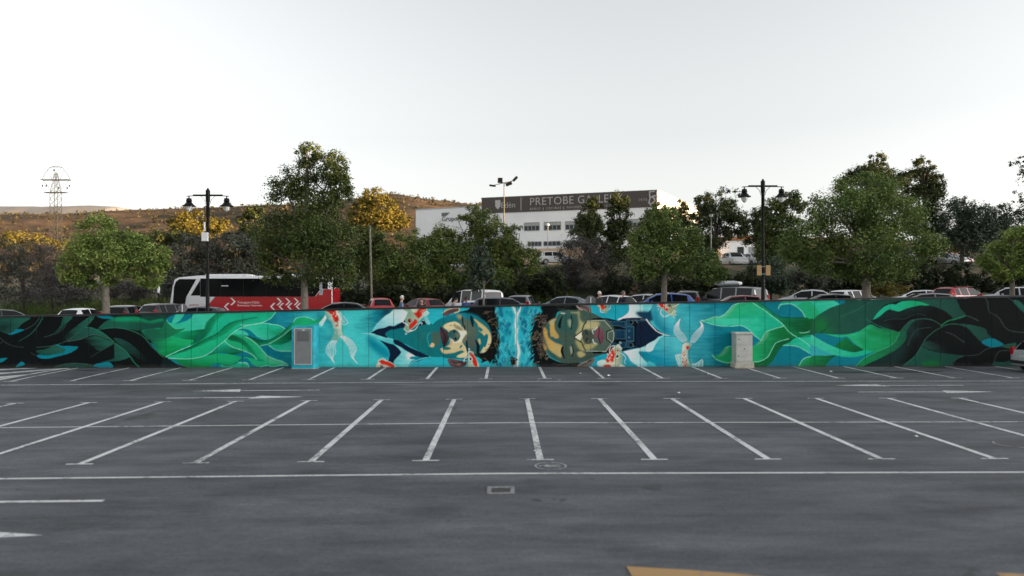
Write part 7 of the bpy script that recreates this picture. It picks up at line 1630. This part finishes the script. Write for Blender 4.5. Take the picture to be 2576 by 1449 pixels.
# ------------------------------------------------------------------ people behind the wall
def person(label, u, v_head, Y, facing, shirt, trousers, hair, skin, lean=0.0, arms='down', bald=.0, group='people walking behind the wall', tall=None):
    """facing: 0 looks away from the camera, 90 looks right; built in local x forward, y left"""
    hp = at(u, v_head, Y); g = upz(hp.x, Y); H = min(1.9, max(1.5, hp.z - g)) if tall is None else tall
    k = H / 1.75; root = tag(empty('person', (hp.x, Y, g), R(90 - facing)), label, 'person', group)
    J = {}; rad = {}; E_ = []; cl = {}
    def j(n, p, r_, c, par=None):
        J[n] = Vector(p) * k; rad[n] = r_ * k; cl[n] = c
        if par: E_.append((par, n))
    cs, sn = math.cos(lean), math.sin(lean)
    def up(x, y, z): dz = z - .95; return (x * cs + dz * sn, y, .95 + dz * cs - x * sn)
    j('pelvis', (0, 0, .95), .150, 't'); j('waist', up(0, 0, 1.08), .135, 's', 'pelvis'); j('chest', up(0, 0, 1.28), .165, 's', 'waist'); j('collar', up(-.01, 0, 1.43), .085, 's', 'chest')
    j('neck', up(.0, 0, 1.50), .056, 'k', 'collar'); j('jaw', up(.025, 0, 1.57), .072, 'k', 'neck'); j('head', up(.02, 0, 1.65), .100, 'k', 'jaw'); j('crown', up(.0, 0, 1.72), .070, 'k', 'head')
    j('nose', up(.125, 0, 1.62), .016, 'k', 'head')
    for s, t in ((1, 'l'), (-1, 'r')):
        j('ear' + t, up(.0, s * .098, 1.63), .018, 'k', 'head')
        j('sh' + t, up(-.01, s * .195, 1.40), .080, 's', 'chest')
        A = {'down': ((-.02, .23, 1.12), (.06, .24, .88)), 'bent': ((.02, .22, 1.13), (.26, .16, 1.10)), 'reach': ((.12, .21, 1.16), (.36, .17, 1.02)), 'back': ((-.10, .23, 1.13), (-.14, .12, .95))}[arms]
        e, w_ = up(A[0][0], s * A[0][1], A[0][2]), up(A[1][0], s * A[1][1], A[1][2])
        j('el' + t, e, .048, 's', 'sh' + t); j('wr' + t, w_, .034, 's', 'el' + t)
        d = (Vector(w_) - Vector(e)).normalized(); hb = Vector(w_) + d * .07
        j('palm' + t, hb, .034, 'k', 'wr' + t)
        for q, (o_, l_) in enumerate(((-.030, .075), (-.010, .090), (.012, .085), (.032, .065))):
            f0 = hb + d * .04 + Vector((o_, 0, 0)); f1 = f0 + d * l_ * .6 + Vector((0, -s * .01, 0)); j(f'f{q}a' + t, f0, .011, 'k', 'palm' + t); j(f'f{q}b' + t, f1, .009, 'k', f'f{q}a' + t)
        j('tha' + t, hb + Vector((.04, -s * .02, 0)), .012, 'k', 'palm' + t); j('thb' + t, hb + d * .05 + Vector((.06, -s * .03, 0)), .010, 'k', 'tha' + t)
        st_ = .10 * s
        j('hip' + t, (0, s * .10, .90), .098, 't', 'pelvis'); j('kn' + t, (.03 + st_ * .6, s * .11, .50), .066, 't', 'hip' + t); j('an' + t, (-.02 + st_, s * .11, .09), .045, 't', 'kn' + t); j('toe' + t, (.14 + st_, s * .13, .04), .040, 'b', 'an' + t)
    names = list(J); ix = {n: i for i, n in enumerate(names)}
    me = bpy.data.meshes.new('body'); me.from_pydata([tuple(J[n]) for n in names], [(ix[a], ix[b]) for a, b in E_], [])
    o = bpy.data.objects.new('body', me); COL.objects.link(o)
    sk = o.modifiers.new('Skin', 'SKIN'); sk.use_smooth_shade = True
    for i, n in enumerate(names):
        sv = me.skin_vertices[0].data[i]; sv.radius = (rad[n], rad[n]); sv.use_root = (n == 'pelvis')
    sb = o.modifiers.new('Subdivision', 'SUBSURF'); sb.levels = 1; sb.render_levels = 1
    dg = bpy.context.evaluated_depsgraph_get(); dg.update()
    m2 = bpy.data.meshes.new_from_object(o.evaluated_get(dg)); bpy.data.objects.remove(o)
    mats = {'s': shirt, 't': trousers, 'k': skin, 'b': M_TRIM}; order = ['s', 't', 'k', 'b']
    m2.materials.clear()
    for c in order: m2.materials.append(mats[c])
    segs = [(J[a], J[b], cl[b]) for a, b in E_]
    for p in m2.polygons:
        c = p.center; best = None
        for a, b, t in segs:
            ab = b - a; tt = max(0, min(1, (c - a).dot(ab) / max(ab.length_squared, 1e-9))); dd = (c - a - ab * tt).length
            if best is None or dd < best[0]: best = (dd, t)
        p.material_index = order.index(best[1])
    body = link('body', m2, None, root, True)
    # hair, eyes, mouth
    hd = Vector(J['head']); hv = []; nlat, nlon = 7, 14
    tilt = Matrix.Rotation(lean, 3, 'Y')
    for a in range(nlat):
        ph = math.pi * .60 * a / (nlat - 1)
        for b in range(nlon):
            th = 2 * math.pi * b / nlon; front = max(0, math.cos(th))
            rr_ = .104 * k * (1.0 + .05 * math.sin(5 * th + a)); q = ph * (1 - .42 * front)
            v = Vector((rr_ * math.sin(q) * math.cos(th) - .012, rr_ * .95 * math.sin(q) * math.sin(th), rr_ * 1.12 * math.cos(q) + .012)); hv.append(hd + tilt @ v)
    hf = [(a * nlon + b, a * nlon + (b + 1) % nlon, (a + 1) * nlon + (b + 1) % nlon, (a + 1) * nlon + b) for a in range(nlat - 1) for b in range(nlon)]
    link('hair', pydata('hair', hv, hf), hair, root, True)
    for s in (-1, 1): MB().lathe([(.004, -.008), (.011, -.005), (.011, .005), (.004, .008)], n=8).build('eye', M_TRIM, root, loc=hd + tilt @ Vector((.092 * k, s * .035 * k, .0)))
    MB().box(-.006, .006, -.025, .025, -.005, .005).build('mouth', mat('lip_tone', (.30, .11, .09)), root, loc=hd + tilt @ Vector((.085 * k, 0, -.075 * k)))
    return root
SKIN = mat('skin_light', (.48, .28, .20), rough=.55, var=.06); SKIN2 = mat('skin_brown', (.20, .10, .065), rough=.55, var=.06)
WHITEH = mat('white_hair', (.62, .60, .58), rough=.8); DARKH = mat('dark_hair', (.015, .012, .010), rough=.7); GREYH = mat('grey_hair', (.12, .11, .11), rough=.8)
DENIM = mat('denim_shirt', (.10, .17, .28), rough=.9, var=.2); NAVYC = mat('navy_cloth', (.012, .016, .032), rough=.9); GREYC = mat('grey_hoodie', (.24, .25, .28), rough=.9, var=.15)
DGREY = mat('dark_grey_jacket', (.05, .052, .058), rough=.9); BLUEC = mat('blue_jersey', (.03, .07, .20), rough=.85); BLACKC = mat('black_jacket', (.015, .015, .016), rough=.9); JEANS = mat('blue_jeans', (.04, .06, .11), rough=.9)
person('white haired person in a blue denim shirt walking right beside the red hatchback', 1008, 741, 39.5, 75, DENIM, JEANS, WHITEH, SKIN, .08, 'bent')
person('person in a black jacket facing the wall near the dark red hatchback', 1060, 752, 39.6, 170, BLACKC, JEANS, GREYH, SKIN, 0, 'bent')
person('person in a grey hoodie leaning forward left of the white van', 1133, 741, 39.8, 80, GREYC, BLACKC, DARKH, SKIN, .42, 'reach', tall=1.78)
person('person in a blue jersey seen from behind in front of the white van', 1173, 747, 40.0, -8, BLUEC, NAVYC, DARKH, SKIN2, 0, 'bent')
person('white haired person in a dark grey jacket beside the road sign back', 1507, 733, 40.0, 60, DGREY, NAVYC, WHITEH, SKIN, .03, 'down')
person('tall person in a navy jacket walking right of the white haired person', 1567, 724, 40.0, 60, NAVYC, NAVYC, GREYH, SKIN, .02, 'back')
bp_ = at(1112, 765, 39.6)
tag(MB().box(-.14, .14, -.10, .10, 0, .42).build('backpack', GREYC, None, bevel=.06, loc=(bp_.x, 39.7, upz(bp_.x, 39.7) + .86)), 'grey backpack on the back of the leaning person', 'backpack')
